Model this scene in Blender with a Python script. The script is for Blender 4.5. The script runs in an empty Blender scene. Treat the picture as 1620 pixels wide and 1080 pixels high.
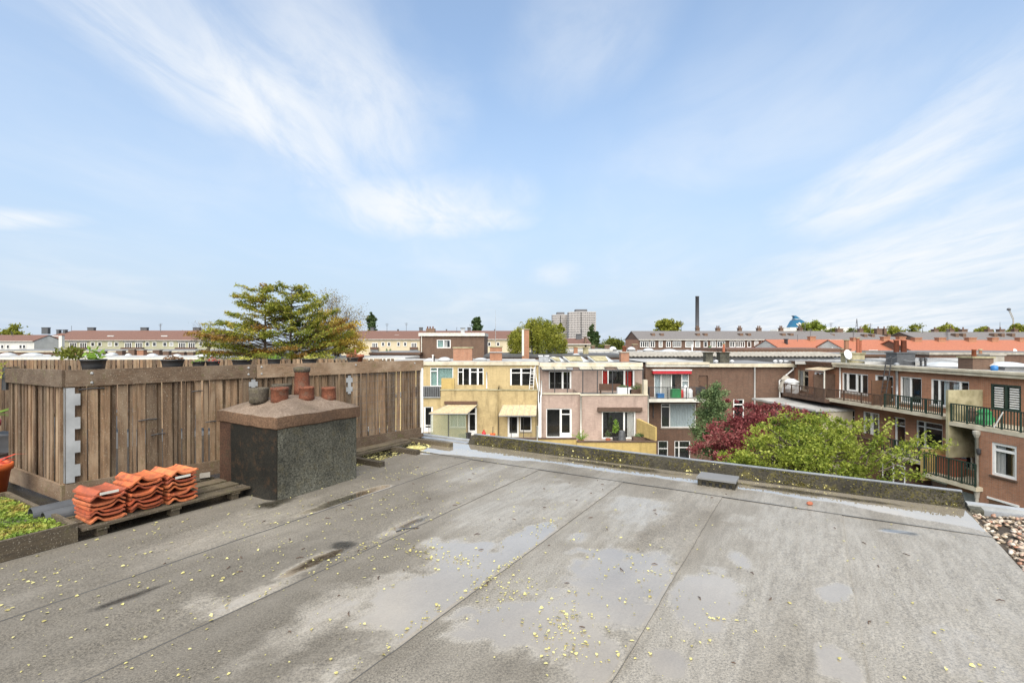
import bpy, math, random
import numpy as np
R_ = math.radians
random.seed(7); rng = np.random.default_rng(11)
scene = bpy.context.scene
col = scene.collection

# ---------------------------------------------------------------- camera
CAMZ = 1.7
FPX = 793.0                      # focal length in pixels of the 1620 wide photograph
cam = bpy.data.cameras.new("camera"); cam.sensor_width = 36.0; cam.lens = 36.0*FPX/1620.0
cam.clip_start = 0.05; cam.clip_end = 6000
camo = bpy.data.objects.new("camera", cam); col.objects.link(camo)
camo.location = (0, 0, CAMZ); camo.rotation_euler = (R_(90), 0, 0)
scene.camera = camo

# ---------------------------------------------------------------- sky, sun, exposure
SUN_EL, SUN_AZ = R_(48), R_(186)          # azimuth clockwise from +Y (the view direction)
w = bpy.data.worlds.new("World"); scene.world = w; w.use_nodes = True
nt = w.node_tree; N = nt.nodes; L = nt.links; N.clear()
def wn(t, **k):
    n = N.new(t)
    for a, b in k.items(): setattr(n, a, b)
    return n
def wm(op, *ins, clamp=False):
    n = wn('ShaderNodeMath', operation=op); n.use_clamp = clamp
    for i, v in enumerate(ins):
        if isinstance(v, (int, float)): n.inputs[i].default_value = v
        else: L.new(v, n.inputs[i])
    return n.outputs[0]
sky = wn('ShaderNodeTexSky', sky_type='NISHITA', sun_disc=False, sun_elevation=SUN_EL, sun_rotation=SUN_AZ,
         air_density=1.0, dust_density=0.6, ozone_density=1.3)
tc = wn('ShaderNodeTexCoord'); sp = wn('ShaderNodeSeparateXYZ'); L.new(tc.outputs['Generated'], sp.inputs[0])
zz = wm('ADD', wm('MAXIMUM', sp.outputs[2], 0.0), 0.12)
qx = wm('DIVIDE', sp.outputs[0], zz); qy = wm('DIVIDE', sp.outputs[1], zz)   # position on a high layer of cirrus
cq = wn('ShaderNodeCombineXYZ'); L.new(qx, cq.inputs[0]); L.new(qy, cq.inputs[1])
def wnoise(sx, sy, rot, scale, detail, rough, dist, off=(0, 0)):
    m = wn('ShaderNodeMapping'); L.new(cq.outputs[0], m.inputs[0])
    m.inputs['Rotation'].default_value = (0, 0, R_(rot)); m.inputs['Scale'].default_value = (sx, sy, 1)
    m.inputs['Location'].default_value = (off[0], off[1], 0)
    n = wn('ShaderNodeTexNoise'); L.new(m.outputs[0], n.inputs['Vector'])
    n.inputs['Scale'].default_value = scale; n.inputs['Detail'].default_value = detail
    n.inputs['Roughness'].default_value = rough; n.inputs['Distortion'].default_value = dist
    return n.outputs['Fac']
def wrange(v, a, b, c=0.0, d=1.0):
    n = wn('ShaderNodeMapRange', interpolation_type='SMOOTHSTEP'); L.new(v, n.inputs[0])
    for i, x in enumerate((a, b, c, d)): n.inputs[i+1].default_value = x
    return n.outputs[0]
fine = wnoise(1.6, 0.55, 14, 3.2, 9, 0.62, 0.5)
fine2 = wnoise(1.2, 0.7, -22, 1.5, 8, 0.58, 0.6, (3, 1))
big = wnoise(1.0, 0.6, 10, 0.8, 4, 0.5, 0.3, (5.3, 2.2))
def bank(x, y, rx, ry, rot):                       # one bank of cirrus on that layer
    c, s = math.cos(R_(rot)), math.sin(R_(rot))
    dx = wm('SUBTRACT', qx, x); dy = wm('SUBTRACT', qy, y)
    u = wm('DIVIDE', wm('ADD', wm('MULTIPLY', dx, c), wm('MULTIPLY', dy, s)), rx)
    v = wm('DIVIDE', wm('SUBTRACT', wm('MULTIPLY', dy, c), wm('MULTIPLY', dx, s)), ry)
    r = wm('SQRT', wm('ADD', wm('MULTIPLY', u, u), wm('MULTIPLY', v, v)))
    r = wm('ADD', r, wm('MULTIPLY', wm('SUBTRACT', fine2, 0.5), 1.1))
    return wrange(r, 1.15, 0.1)
banks = None
for spec, k in (((-0.84, 1.65, 0.30, 1.0, -6), 1.0), ((-0.50, 2.55, 0.60, 0.62, -30), 1.0), ((-0.15, 2.7, .3, .25, 20), .8), ((-0.50, 1.7, 0.36, 0.85, 0), 0.8),
                ((-2.45, 2.4, 0.4, 0.2, 10), .9), ((1.62, 2.2, 0.40, 1.2, -16), 0.95), ((2.6, 3.4, 1.1, 1.9, -14), 1.0), ((3.6, 5.4, 2.0, 2.6, 0), 1.0), ((2.3, 2.3, .5, .9, -10), .7),
                ((0.2, 1.3, 0.25, 0.45, 10), .35), ((1.5, 1.3, .4, .6, 20), .5), ((0.35, 3.9, .25, .5, 0), .55)):
    b = wm('MULTIPLY', bank(*spec), k)
    banks = b if banks is None else wm('MAXIMUM', banks, b)
cl = wm('MULTIPLY', banks, wrange(fine, 0.22, 0.66, 0.30, 1.0))
thin = wm('MULTIPLY', wrange(big, 0.34, 0.70), wrange(fine2, 0.35, 0.75, 0.1, 0.40))
haze_h = wrange(sp.outputs[2], 0.62, -0.04, 0.0, 1.0)      # milky air towards the horizon, all the way round
haze_h = wm('ADD', wm('MULTIPLY', wm('POWER', haze_h, 1.15), 0.66), 0.32)
fac = wm('MINIMUM', wm('MAXIMUM', wm('MULTIPLY', cl, 0.95), thin), 0.93)
gain = wn('ShaderNodeMix', data_type='RGBA', blend_type='MULTIPLY'); gain.inputs[0].default_value = 1.0
L.new(sky.outputs[0], gain.inputs[6]); gain.inputs[7].default_value = (0.90, 1.06, 1.12, 1)
m0 = wn('ShaderNodeMix', data_type='RGBA'); L.new(haze_h, m0.inputs[0]); L.new(gain.outputs[2], m0.inputs[6]); m0.inputs[7].default_value = (2.55, 3.02, 3.66, 1)
mx = wn('ShaderNodeMix', data_type='RGBA'); L.new(fac, mx.inputs[0]); L.new(m0.outputs[2], mx.inputs[6]); mx.inputs[7].default_value = (4.1, 4.25, 4.4, 1)
bg = wn('ShaderNodeBackground'); bg.inputs[1].default_value = 0.1; L.new(mx.outputs[2], bg.inputs[0])
wo = wn('ShaderNodeOutputWorld'); L.new(bg.outputs[0], wo.inputs[0])

sun = bpy.data.lights.new("sun", 'SUN'); sun.energy = 3.5; sun.angle = R_(80); sun.color = (1.0, 0.93, 0.82)
so = bpy.data.objects.new("sun", sun); col.objects.link(so)
so.rotation_euler = (R_(90)-SUN_EL, 0, R_(180)-SUN_AZ+0.0)
_d = (math.sin(SUN_AZ)*math.cos(SUN_EL), math.cos(SUN_AZ)*math.cos(SUN_EL), math.sin(SUN_EL))
import mathutils
so.rotation_euler = mathutils.Vector(_d).to_track_quat('Z', 'Y').to_euler()
vs = scene.view_settings
vs.view_transform = 'Standard'; vs.look = 'None'; vs.gamma = 1.0; vs.use_curve_mapping = False; vs.exposure = 1.2
scene.cycles.max_bounces = 6; scene.cycles.transparent_max_bounces = 12

# ---------------------------------------------------------------- materials
MATS = {}
class NT:
    def __init__(s, name):
        s.m = bpy.data.materials.new(name); s.m.use_nodes = True; s.t = s.m.node_tree; s.t.nodes.clear()
        s.out = s.n('ShaderNodeOutputMaterial'); s.p = s.n('ShaderNodeBsdfPrincipled'); s.l(s.p.outputs[0], s.out.inputs[0])
        MATS[name] = s.m
    def n(s, t, **k):
        n = s.t.nodes.new(t)
        for a, b in k.items(): setattr(n, a, b)
        return n
    def l(s, a, b): s.t.links.new(a, b)
    def put(s, v, i):
        if isinstance(v, (int, float)): i.default_value = v
        elif isinstance(v, tuple): i.default_value = v if len(v) == 4 or i.type == 'VECTOR' else v+(1,)
        else: s.l(v, i)
    def math(s, op, *a, clamp=False):
        n = s.n('ShaderNodeMath', operation=op); n.use_clamp = clamp
        for i, v in enumerate(a): s.put(v, n.inputs[i])
        return n.outputs[0]
    def mix(s, f, a, b, blend='MIX'):
        n = s.n('ShaderNodeMix', data_type='RGBA', blend_type=blend)
        s.put(f, n.inputs[0]); s.put(a, n.inputs[6]); s.put(b, n.inputs[7]); return n.outputs[2]
    def rng(s, v, a, b, c=0., d=1.):
        n = s.n('ShaderNodeMapRange'); s.put(v, n.inputs[0])
        for i, x in enumerate((a, b, c, d)): s.put(x, n.inputs[i+1])
        return n.outputs[0]
    def noise(s, scale, detail=4, rough=.55, vec=None, dist=0., stretch=None, space='Object'):
        if vec is None: vec = s.pos(space)
        if stretch:
            m = s.n('ShaderNodeMapping'); s.l(vec, m.inputs[0]); m.inputs['Scale'].default_value = stretch; vec = m.outputs[0]
        n = s.n('ShaderNodeTexNoise'); s.l(vec, n.inputs['Vector'])
        n.inputs['Scale'].default_value = scale; n.inputs['Detail'].default_value = detail
        n.inputs['Roughness'].default_value = rough; n.inputs['Distortion'].default_value = dist
        return n.outputs['Fac']
    def pos(s, space='Object'):
        if space == 'World': return s.n('ShaderNodeNewGeometry').outputs['Position']
        return s.n('ShaderNodeTexCoord').outputs['Object']
    def rand(s): return s.n('ShaderNodeObjectInfo').outputs['Random']
    def bump(s, h, strength=.3, dist=.01):
        b = s.n('ShaderNodeBump'); b.inputs['Strength'].default_value = strength; b.inputs['Distance'].default_value = dist
        s.put(h, b.inputs['Height']); s.l(b.outputs[0], s.p.inputs['Normal']); return b
    def fin(s, c=None, r=None, metal=None, spec=None):
        if c is not None: s.put(c, s.p.inputs['Base Color'])
        if r is not None: s.put(r, s.p.inputs['Roughness'])
        if metal is not None: s.put(metal, s.p.inputs['Metallic'])
        if spec is not None: s.put(spec, s.p.inputs['Specular IOR Level'])
        return s.m

def plain(name, c, c2=None, scale=6., rough=.7, bump=.0, bscale=30., stretch=None, metal=0., rnd=0., dist=.01, lo=.35, hi=.68, detail=5):
    t = NT(name); c2 = c2 or tuple(x*.7 for x in c)
    f = t.rng(t.noise(scale, detail, .6, vec=t.pos('World'), stretch=stretch), lo, hi)
    cc = t.mix(f, c, c2)
    if rnd:
        v = t.rng(t.rand(), 0, 1, 1-rnd, 1+rnd); cc = t.mix(1.0, cc, t.combine(v) if hasattr(t, 'combine') else v, 'MULTIPLY')
    if bump: t.bump(t.noise(bscale, 4, .6, vec=t.pos('World'), stretch=stretch), bump, dist)
    return t.fin(cc, rough, metal)

def brickmat(name, c1, c2, mortar, bw=.22, bh=.065, ms=.010, dirt=.35, bump=.4):
    t = NT(name)
    g = t.n('ShaderNodeNewGeometry'); P = t.n('ShaderNodeSeparateXYZ'); t.l(g.outputs['Position'], P.inputs[0])
    Q = t.n('ShaderNodeSeparateXYZ'); t.l(g.outputs['True Normal'], Q.inputs[0])
    u = t.math('ADD', t.math('MULTIPLY', P.outputs[0], t.math('ABSOLUTE', Q.outputs[1])), t.math('MULTIPLY', P.outputs[1], t.math('ABSOLUTE', Q.outputs[0])))
    c = t.n('ShaderNodeCombineXYZ'); t.l(u, c.inputs[0]); t.l(P.outputs[2], c.inputs[1])
    b = t.n('ShaderNodeTexBrick'); t.l(c.outputs[0], b.inputs['Vector'])
    b.inputs['Scale'].default_value = 1; b.inputs['Brick Width'].default_value = bw; b.inputs['Row Height'].default_value = bh
    b.inputs['Mortar Size'].default_value = ms; b.inputs['Mortar Smooth'].default_value = .3; b.inputs['Bias'].default_value = -.1
    for i, x in ((1, c1), (2, c2), (3, mortar)): b.inputs[i].default_value = x+(1,)
    cc = t.mix(t.rng(t.noise(1.3, 6, .65, vec=g.outputs['Position']), .35, .75, 0, dirt), b.outputs[0], tuple(x*.45 for x in c1))
    cc = t.mix(t.rng(t.noise(9, 5, .7, vec=g.outputs['Position']), .5, .75, 0, .35), cc, tuple(min(1, x*1.5) for x in c2))
    cc = t.mix(t.rng(t.noise(2.2, 6, .7, vec=g.outputs['Position'], stretch=(1.6, 1.6, .22)), .50, .72, 0, dirt*1.1), cc, tuple(x*.38 for x in c1))
    t.bump(b.outputs['Fac'], -bump, .008)
    return t.fin(cc, .88)

brickmat('brick_brown', (.125, .058, .036), (.07, .035, .024), (.17, .13, .09), dirt=.45)
brickmat('brick_dark', (.135, .07, .043), (.085, .045, .03), (.17, .13, .09))
brickmat('brick_red', (.34, .135, .064), (.23, .088, .045), (.30, .22, .15), dirt=.35)
brickmat('brick_orange', (.36, .15, .075), (.25, .11, .06), (.28, .22, .17), dirt=.35)
brickmat('brick_yellow', (.47, .355, .17), (.40, .30, .14), (.38, .30, .17), dirt=.4, bump=.25)
brickmat('brick_yellow_stained', (.47, .355, .17), (.40, .30, .14), (.38, .30, .17), dirt=.75, bump=.25)
brickmat('brick_pink', (.40, .295, .24), (.335, .24, .20), (.33, .255, .21), dirt=.5, bump=.25)
brickmat('brick_ochre', (.50, .36, .12), (.42, .29, .10), (.38, .28, .12), dirt=.45, bump=.25)
plain('white_paint', (.58, .56, .50), (.44, .42, .36), 2.5, .5)
plain('cream_paint', (.52, .47, .36), (.36, .31, .22), 1.4, .6)
plain('pvc_white', (.74, .73, .70), (.64, .63, .60), 3, .35)
plain('grey_metal', (.36, .37, .38), (.25, .26, .27), 4, .4, metal=.4)
plain('zinc', (.36, .365, .36), (.25, .255, .25), 6, .5, metal=.15)
plain('black_metal', (.025, .025, .027), (.04, .04, .04), 5, .5)
plain('green_paint', (.012, .03, .022), (.02, .038, .027), 5, .45)
plain('dark_wood', (.06, .035, .022), (.10, .06, .04), 4, .8)
plain('concrete', (.36, .33, .28), (.22, .20, .16), 1.8, .9, .2, 25)
plain('concrete_moss', (.36, .32, .20), (.16, .14, .07), 1.6, .9, .2, 25)
plain('flat_roof_pale', (.42, .41, .385), (.22, .215, .20), .7, .7)
plain('flat_roof_grey', (.20, .20, .195), (.11, .11, .11), .5, .8)
plain('flat_roof_dark', (.085, .083, .08), (.05, .05, .05), .6, .8)
plain('awning_red', (.42, .015, .025), (.34, .012, .02), 3, .7)
plain('awning_cream', (.48, .37, .23), (.33, .25, .14), 2.2, .7, stretch=(3, 3, .6))
plain('curtain_white', (.72, .72, .68), (.55, .55, .52), 9, .9, stretch=(6, 6, .2))
plain('curtain_red', (.62, .03, .025), (.42, .02, .02), 9, .9, stretch=(6, 6, .2))
plain('curtain_teal', (.36, .55, .50), (.30, .47, .43), 4, .9)
plain('curtain_pale_blue', (.60, .70, .72), (.45, .54, .56), 6, .9, stretch=(6, 6, .3))
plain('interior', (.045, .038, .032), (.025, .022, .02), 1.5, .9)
plain('brown_door', (.10, .05, .025), (.07, .035, .02), 5, .6)
plain('terracotta', (.34, .105, .05), (.22, .07, .04), 9, .85, .3, 60)
plain('pot_orange', (.62, .13, .03), (.52, .10, .025), 5, .5)
plain('plastic_red', (.55, .02, .02), None, 4, .4)
plain('plastic_black', (.02, .02, .022), (.035, .035, .035), 6, .45)
plain('plastic_green', (.02, .22, .07), None, 5, .5)
plain('plastic_blue', (.03, .17, .42), None, 5, .45)
plain('plastic_white', (.75, .76, .76), None, 5, .45)
plain('tile_roof_brown', (.155, .075, .050), (.095, .05, .038), 1.2, .8, .5, 6, stretch=(4, 4, 9))
plain('tile_roof_grey', (.155, .14, .13), (.11, .10, .095), 1.0, .8, .5, 6, stretch=(4, 4, 9))
plain('tile_roof_orange', (.36, .125, .062), (.23, .08, .045), 1.6, .75, .5, 6, stretch=(4, 4, 9))
plain('render_olive', (.34, .33, .215), (.28, .27, .18), .5, .85)
plain('render_cream', (.50, .43, .29), (.44, .37, .25), .5, .85)
plain('render_white', (.56, .55, .50), (.45, .44, .40), .5, .85)
plain('bark', (.085, .062, .042), (.05, .038, .028), 12, .95, .5, 30, stretch=(3, 3, .6))
plain('soil', (.035, .026, .018), (.06, .045, .03), 14, .95, .5, 40)
plain('ship_blue', (.012, .10, .19), (.016, .12, .22), .1, .4)
plain('tower_band', (.40, .37, .345), (.33, .31, .29), .05, .8)
plain('tower_core', (.22, .21, .21), (.17, .165, .165), .05, .6)
plain('stack_grey', (.10, .10, .105), (.075, .075, .08), .05, .7)
plain('asphalt', (.05, .05, .05), (.07, .07, .068), .3, .9)
plain('pantile_grey', (.075, .078, .082), (.05, .052, .055), 5, .55)
plain('acrylic', (.50, .51, .50), (.40, .41, .40), 2, .25)

def glassmat(name, tint=(.02, .025, .025), body=.15, rough=.02):
    t = NT(name); t.t.nodes.remove(t.p)
    tr = t.n('ShaderNodeBsdfTransparent'); df = t.n('ShaderNodeBsdfDiffuse'); df.inputs[0].default_value = tint+(1,)
    gl = t.n('ShaderNodeBsdfGlossy'); gl.inputs['Roughness'].default_value = rough; gl.inputs[0].default_value = (.92, .95, .95, 1)
    m1 = t.n('ShaderNodeMixShader'); m1.inputs[0].default_value = body; t.l(tr.outputs[0], m1.inputs[1]); t.l(df.outputs[0], m1.inputs[2])
    fr = t.n('ShaderNodeLayerWeight'); fz = t.math('POWER', fr.outputs['Facing'], 4.5)
    m2 = t.n('ShaderNodeMixShader'); t.l(t.math('ADD', t.math('MULTIPLY', fz, .8), .055), m2.inputs[0]); t.l(m1.outputs[0], m2.inputs[1]); t.l(gl.outputs[0], m2.inputs[2])
    t.l(m2.outputs[0], t.out.inputs[0]); return t.m
glassmat('glass'); glassmat('glass_screen', (.35, .38, .26), .30); glassmat('glass_canopy', (.6, .6, .55), .22, .1)

def leafmat(name, cols, scale=5., trans=.35, spec=.3):
    t = NT(name)
    n1 = t.noise(scale, 3, .6, vec=t.pos('World')); n2 = t.noise(scale*.14, 3, .5, vec=t.pos('World'))
    r = t.n('ShaderNodeValToRGB'); t.l(t.math('ADD', t.math('MULTIPLY', n1, .65), t.math('MULTIPLY', n2, .35)), r.inputs[0])
    e = r.color_ramp.elements; k = len(cols)
    while len(e) < k: e.new(.5)
    for i, c in enumerate(cols): e[i].position = .34+.32*i/(k-1); e[i].color = c+(1,)
    t.fin(r.outputs[0], .6, spec=spec)
    tl = t.n('ShaderNodeBsdfTranslucent'); t.l(r.outputs[0], tl.inputs[0])
    m = t.n('ShaderNodeMixShader'); m.inputs[0].default_value = trans
    t.l(t.p.outputs[0], m.inputs[1]); t.l(tl.outputs[0], m.inputs[2]); t.l(m.outputs[0], t.out.inputs[0]); return t.m
leafmat('leaf_green', [(.05, .08, .010), (.14, .185, .022), (.27, .31, .04), (.42, .43, .11)], 3.5)
leafmat('leaf_maple', [(.07, .014, .014), (.17, .034, .036), (.26, .07, .068), (.36, .17, .14)], 3.5)
leafmat('leaf_dark', [(.03, .055, .02), (.07, .115, .04), (.15, .20, .08), (.25, .29, .14)], 2.6, .25)
leafmat('leaf_cedar', [(.07, .11, .016), (.19, .22, .03), (.37, .35, .055), (.44, .30, .07)], 1.5, .45)
leafmat('leaf_cedar_brown', [(.14, .085, .018), (.28, .16, .03), (.36, .20, .04)], 1.5, .35)
leafmat('leaf_willow', [(.08, .10, .012), (.20, .21, .025), (.33, .32, .045)], 1.2)
leafmat('leaf_yellow', [(.26, .18, .025), (.44, .31, .045), (.55, .44, .10)], 1.2)
leafmat('leaf_far', [(.045, .07, .012), (.12, .14, .02), (.20, .21, .035)], .6)
leafmat('leaf_poplar', [(.03, .06, .02), (.06, .10, .03), (.10, .13, .05)], .6)
leafmat('leaf_bud', [(.16, .12, .06), (.24, .19, .09), (.28, .24, .13)], 1.2)
leafmat('sedum', [(.035, .075, .010), (.10, .17, .02), (.19, .26, .035), (.27, .27, .05), (.27, .11, .04)], 4.0, .2)
leafmat('fallen', [(.16, .11, .045), (.42, .37, .13), (.60, .55, .24), (.36, .31, .11)], 25, .1)
leafmat('pot_plant', [(.07, .16, .015), (.20, .32, .04), (.34, .42, .10)], 14)
leafmat('pot_dry', [(.10, .05, .02), (.20, .10, .04), (.26, .16, .06)], 16)
leafmat('pot_yellow', [(.25, .26, .05), (.42, .40, .08), (.5, .45, .2)], 16)
leafmat('pot_red_flower', [(.45, .04, .03), (.6, .10, .05)], 20)
leafmat('moss', [(.05, .045, .012), (.11, .095, .02), (.19, .16, .035)], 12)
leafmat('grass', [(.03, .06, .012), (.06, .10, .02)], 2)

# weathered timber: grain along the board, each board its own tone, moss in patches
def wood(name, c1, c2, c3, along='z', moss=.3, rough=.85):
    t = NT(name)
    add = t.n('ShaderNodeVectorMath', operation='ADD'); t.l(t.pos('World'), add.inputs[0])
    sc = t.n('ShaderNodeVectorMath', operation='SCALE'); sc.inputs[0].default_value = (37, 53, 11); t.l(t.rand(), sc.inputs['Scale']); t.l(sc.outputs[0], add.inputs[1])
    st = (1, 1, .07) if along == 'z' else (.3, .3, 2.2)
    g1 = t.noise(38, 6, .65, vec=add.outputs[0], stretch=st, dist=.6)
    g2 = t.noise(4, 5, .6, vec=add.outputs[0], stretch=(1, 1, .4) if along == 'z' else None)
    cc = t.mix(t.rng(g1, .35, .66), c1, c2)
    cc = t.mix(t.rng(g2, .45, .72, 0, .8), cc, c3)
    v = t.rng(t.rand(), 0, 1, .55, 1.5); cv = t.n('ShaderNodeCombineXYZ')
    for i in range(3): t.l(v, cv.inputs[i])
    cc = t.mix(1.0, cc, cv.outputs[0], 'MULTIPLY')
    cc = t.mix(t.rng(t.noise(7, 6, .7, vec=add.outputs[0]), .56, .70, 0, moss), cc, (.085, .085, .018))
    sp_ = t.noise(90, 3, .6, vec=add.outputs[0])
    cc = t.mix(t.rng(sp_, .60, .70, 0, .65), cc, (.42, .37, .28))
    t.bump(g1, .6, .006); return t.fin(cc, rough)
wood('fence_wood', (.185, .112, .060), (.070, .041, .021), (.265, .195, .125))
wood('rail_wood', (.165, .105, .062), (.085, .054, .030), (.23, .17, .115), along='h', moss=.7)
wood('pallet_wood', (.075, .055, .032), (.036, .027, .017), (.10, .08, .045), along='h', moss=.7)

# mineral bitumen felt; 'wet' (0 dry .. 1 standing water) is a property of the mesh
t = NT('bitumen')
at = t.n('ShaderNodeAttribute', attribute_name='wet'); wet = at.outputs['Fac']
P = t.pos('World')
g = t.noise(78, 4, .85, vec=P); g2 = t.noise(45, 4, .7, vec=P)
lo = t.noise(.9, 5, .6, vec=P); mid = t.noise(5, 6, .65, vec=P)
m1 = t.n('ShaderNodeMapping'); t.l(P, m1.inputs[0]); m1.inputs['Rotation'].default_value = (0, 0, R_(31.19))
st1 = t.noise(2.2, 5, .6, vec=m1.outputs[0], stretch=(2.2, .35, 1)); st2 = t.noise(9, 5, .65, vec=m1.outputs[0], stretch=(2., .3, 1))
stn = t.n('ShaderNodeAttribute', attribute_name='stain').outputs['Fac']
cc = t.mix(t.rng(g, .38, .62), (.032, .027, .020), (.225, .197, .152))
cc = t.mix(t.rng(lo, .36, .66, 0, .55), cc, (.085, .074, .057))
cc = t.mix(t.rng(st1, .36, .66, 0, .5), cc, (.17, .152, .124))
cc = t.mix(t.rng(mid, .52, .72, 0, .4), cc, (.20, .178, .145))
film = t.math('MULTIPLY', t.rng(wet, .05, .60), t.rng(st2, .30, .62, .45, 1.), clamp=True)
pud = t.rng(t.math('ADD', wet, t.math('MULTIPLY', t.math('SUBTRACT', g2, .5), .22)), .52, .86)
silt_sheen = t.math('MULTIPLY', film, t.rng(g, .38, .62, .22, .95))
cc = t.mix(silt_sheen, cc, (.41, .365, .29))  # pale silt; wet sheen to the right and back is painted into it
cc = t.mix(t.math('MULTIPLY', pud, .8), cc, t.mix(t.rng(lo, .35, .65), (.215, .180, .132), (.295, .254, .195)))
cc = t.mix(t.math('MULTIPLY', stn, t.rng(g2, .3, .6, .6, 1.)), cc, (.022, .019, .012))
rough = t.math('SUBTRACT', .80, t.math('MULTIPLY', film, .48))
rough = t.math('ADD', rough, t.math('MULTIPLY', t.math('SUBTRACT', st2, .5), .5))
rough = t.math('SUBTRACT', rough, t.math('MULTIPLY', stn, .45), clamp=True)
ro = t.n('ShaderNodeMix'); t.l(pud, ro.inputs[0]); t.l(rough, ro.inputs[2]); ro.inputs[3].default_value = .03
b = t.bump(t.math('ADD', g, t.math('MULTIPLY', g2, .6)), .5, .006)
t.l(t.math('MULTIPLY', t.math('SUBTRACT', 1.0, pud), t.rng(film, 0, 1, .85, .35)), b.inputs['Strength'])
t.fin(cc, ro.outputs[0], spec=t.rng(t.math('MAXIMUM', pud, t.math('MULTIPLY', film, .5)), 0, 1, .5, 1.))
t.put(t.math('MAXIMUM', t.math('MULTIPLY', pud, .9), t.math('MULTIPLY', film, .65)), t.p.inputs['Coat Weight']); t.put(t.math('MULTIPLY', ro.outputs[0], .8), t.p.inputs['Coat Roughness']); t.p.inputs['Coat IOR'].default_value = 1.6
# darker felt on chimney and parapet, granules and moss
def felt(name, c1, c2, moss, mc=(.16, .15, .02), rough=.8):
    t = NT(name); P = t.pos('World')
    g = t.noise(55, 4, .85, vec=P)
    cc = t.mix(t.rng(g, .38, .64), c1, c2)
    cc = t.mix(t.rng(t.noise(1.7, 6, .65, vec=P), .40, .70, 0, .75), cc, tuple(x*.45 for x in c1))
    if moss: cc = t.mix(t.rng(t.noise(9, 7, .75, vec=P), .52, .64, 0, moss), cc, mc)
    t.bump(g, .7, .01); return t.fin(cc, rough, spec=.25)
felt('felt_dark', (.02, .02, .015), (.165, .158, .12), .3, (.10, .08, .035))
felt('felt_stained_shaded', (.004, .0038, .0025), (.024, .021, .015), .6, (.05, .028, .014))  # left chimney face: dirt stains plus its shade, painted into the colour
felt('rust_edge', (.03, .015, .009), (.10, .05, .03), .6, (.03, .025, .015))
felt('cement_stained', (.075, .042, .024), (.205, .125, .075), .6, (.07, .045, .03))
felt('felt_parapet', (.016, .014, .009), (.07, .061, .042), .6, (.10, .085, .02), .85)
felt('felt_wet_dark', (.02, .019, .016), (.05, .046, .038), .3, (.05, .05, .01), .25)
felt('cement_cap', (.13, .092, .066), (.30, .232, .175), .3, (.13, .10, .06), .9)
felt('pot_clay', (.10, .036, .02), (.26, .095, .052), .75, (.13, .085, .06), .85)
felt('pot_old', (.05, .042, .032), (.16, .135, .10), .4, (.09, .085, .03), .9)

t = NT('clay_tile')
P = t.pos('World'); r = t.rand()
rr_ = t.n('ShaderNodeValToRGB'); t.l(r, rr_.inputs[0]); rr_.color_ramp.elements[0].color = (.52, .13, .035, 1); rr_.color_ramp.elements[1].color = (.40, .075, .024, 1)
for p_, c_ in ((.3, (.28, .055, .022)), (.55, (.55, .17, .055)), (.8, (.43, .09, .03))): e_ = rr_.color_ramp.elements.new(p_); e_.color = c_+(1,)
cc = rr_.outputs[0]
cc = t.mix(t.rng(t.noise(17, 6, .75, vec=P), .42, .66, 0, .85), cc, (.14, .035, .02))
cc = t.mix(t.rng(t.noise(34, 6, .75, vec=P), .58, .70, 0, .4), cc, (.42, .2, .09))
cc = t.mix(t.rng(t.noise(9, 6, .75, vec=P), .58, .68, 0, .5), cc, (.07, .06, .03))
t.bump(t.noise(70, 4, .7, vec=P), .4, .004); t.fin(cc, .75)

t = NT('pebble')
ia = t.n('ShaderNodeAttribute', attribute_name='tone')
rp = t.n('ShaderNodeValToRGB'); t.l(ia.outputs['Fac'], rp.inputs[0])
e = rp.color_ramp.elements
for i, c in enumerate([(.10, .08, .06), (.20, .15, .10), (.36, .28, .19), (.46, .41, .33), (.30, .13, .07), (.55, .50, .42)]):
    if i > 1: e.new(.5)
for i, c in enumerate([(.10, .08, .06), (.20, .15, .10), (.36, .28, .19), (.46, .41, .33), (.30, .13, .07), (.55, .50, .42)]):
    e[i].position = i/5; e[i].color = c+(1,)
t.fin(t.mix(t.rng(t.noise(60, 4, .7), .45, .7, 0, .5), rp.outputs[0], (.22, .18, .13)), .55)

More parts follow.
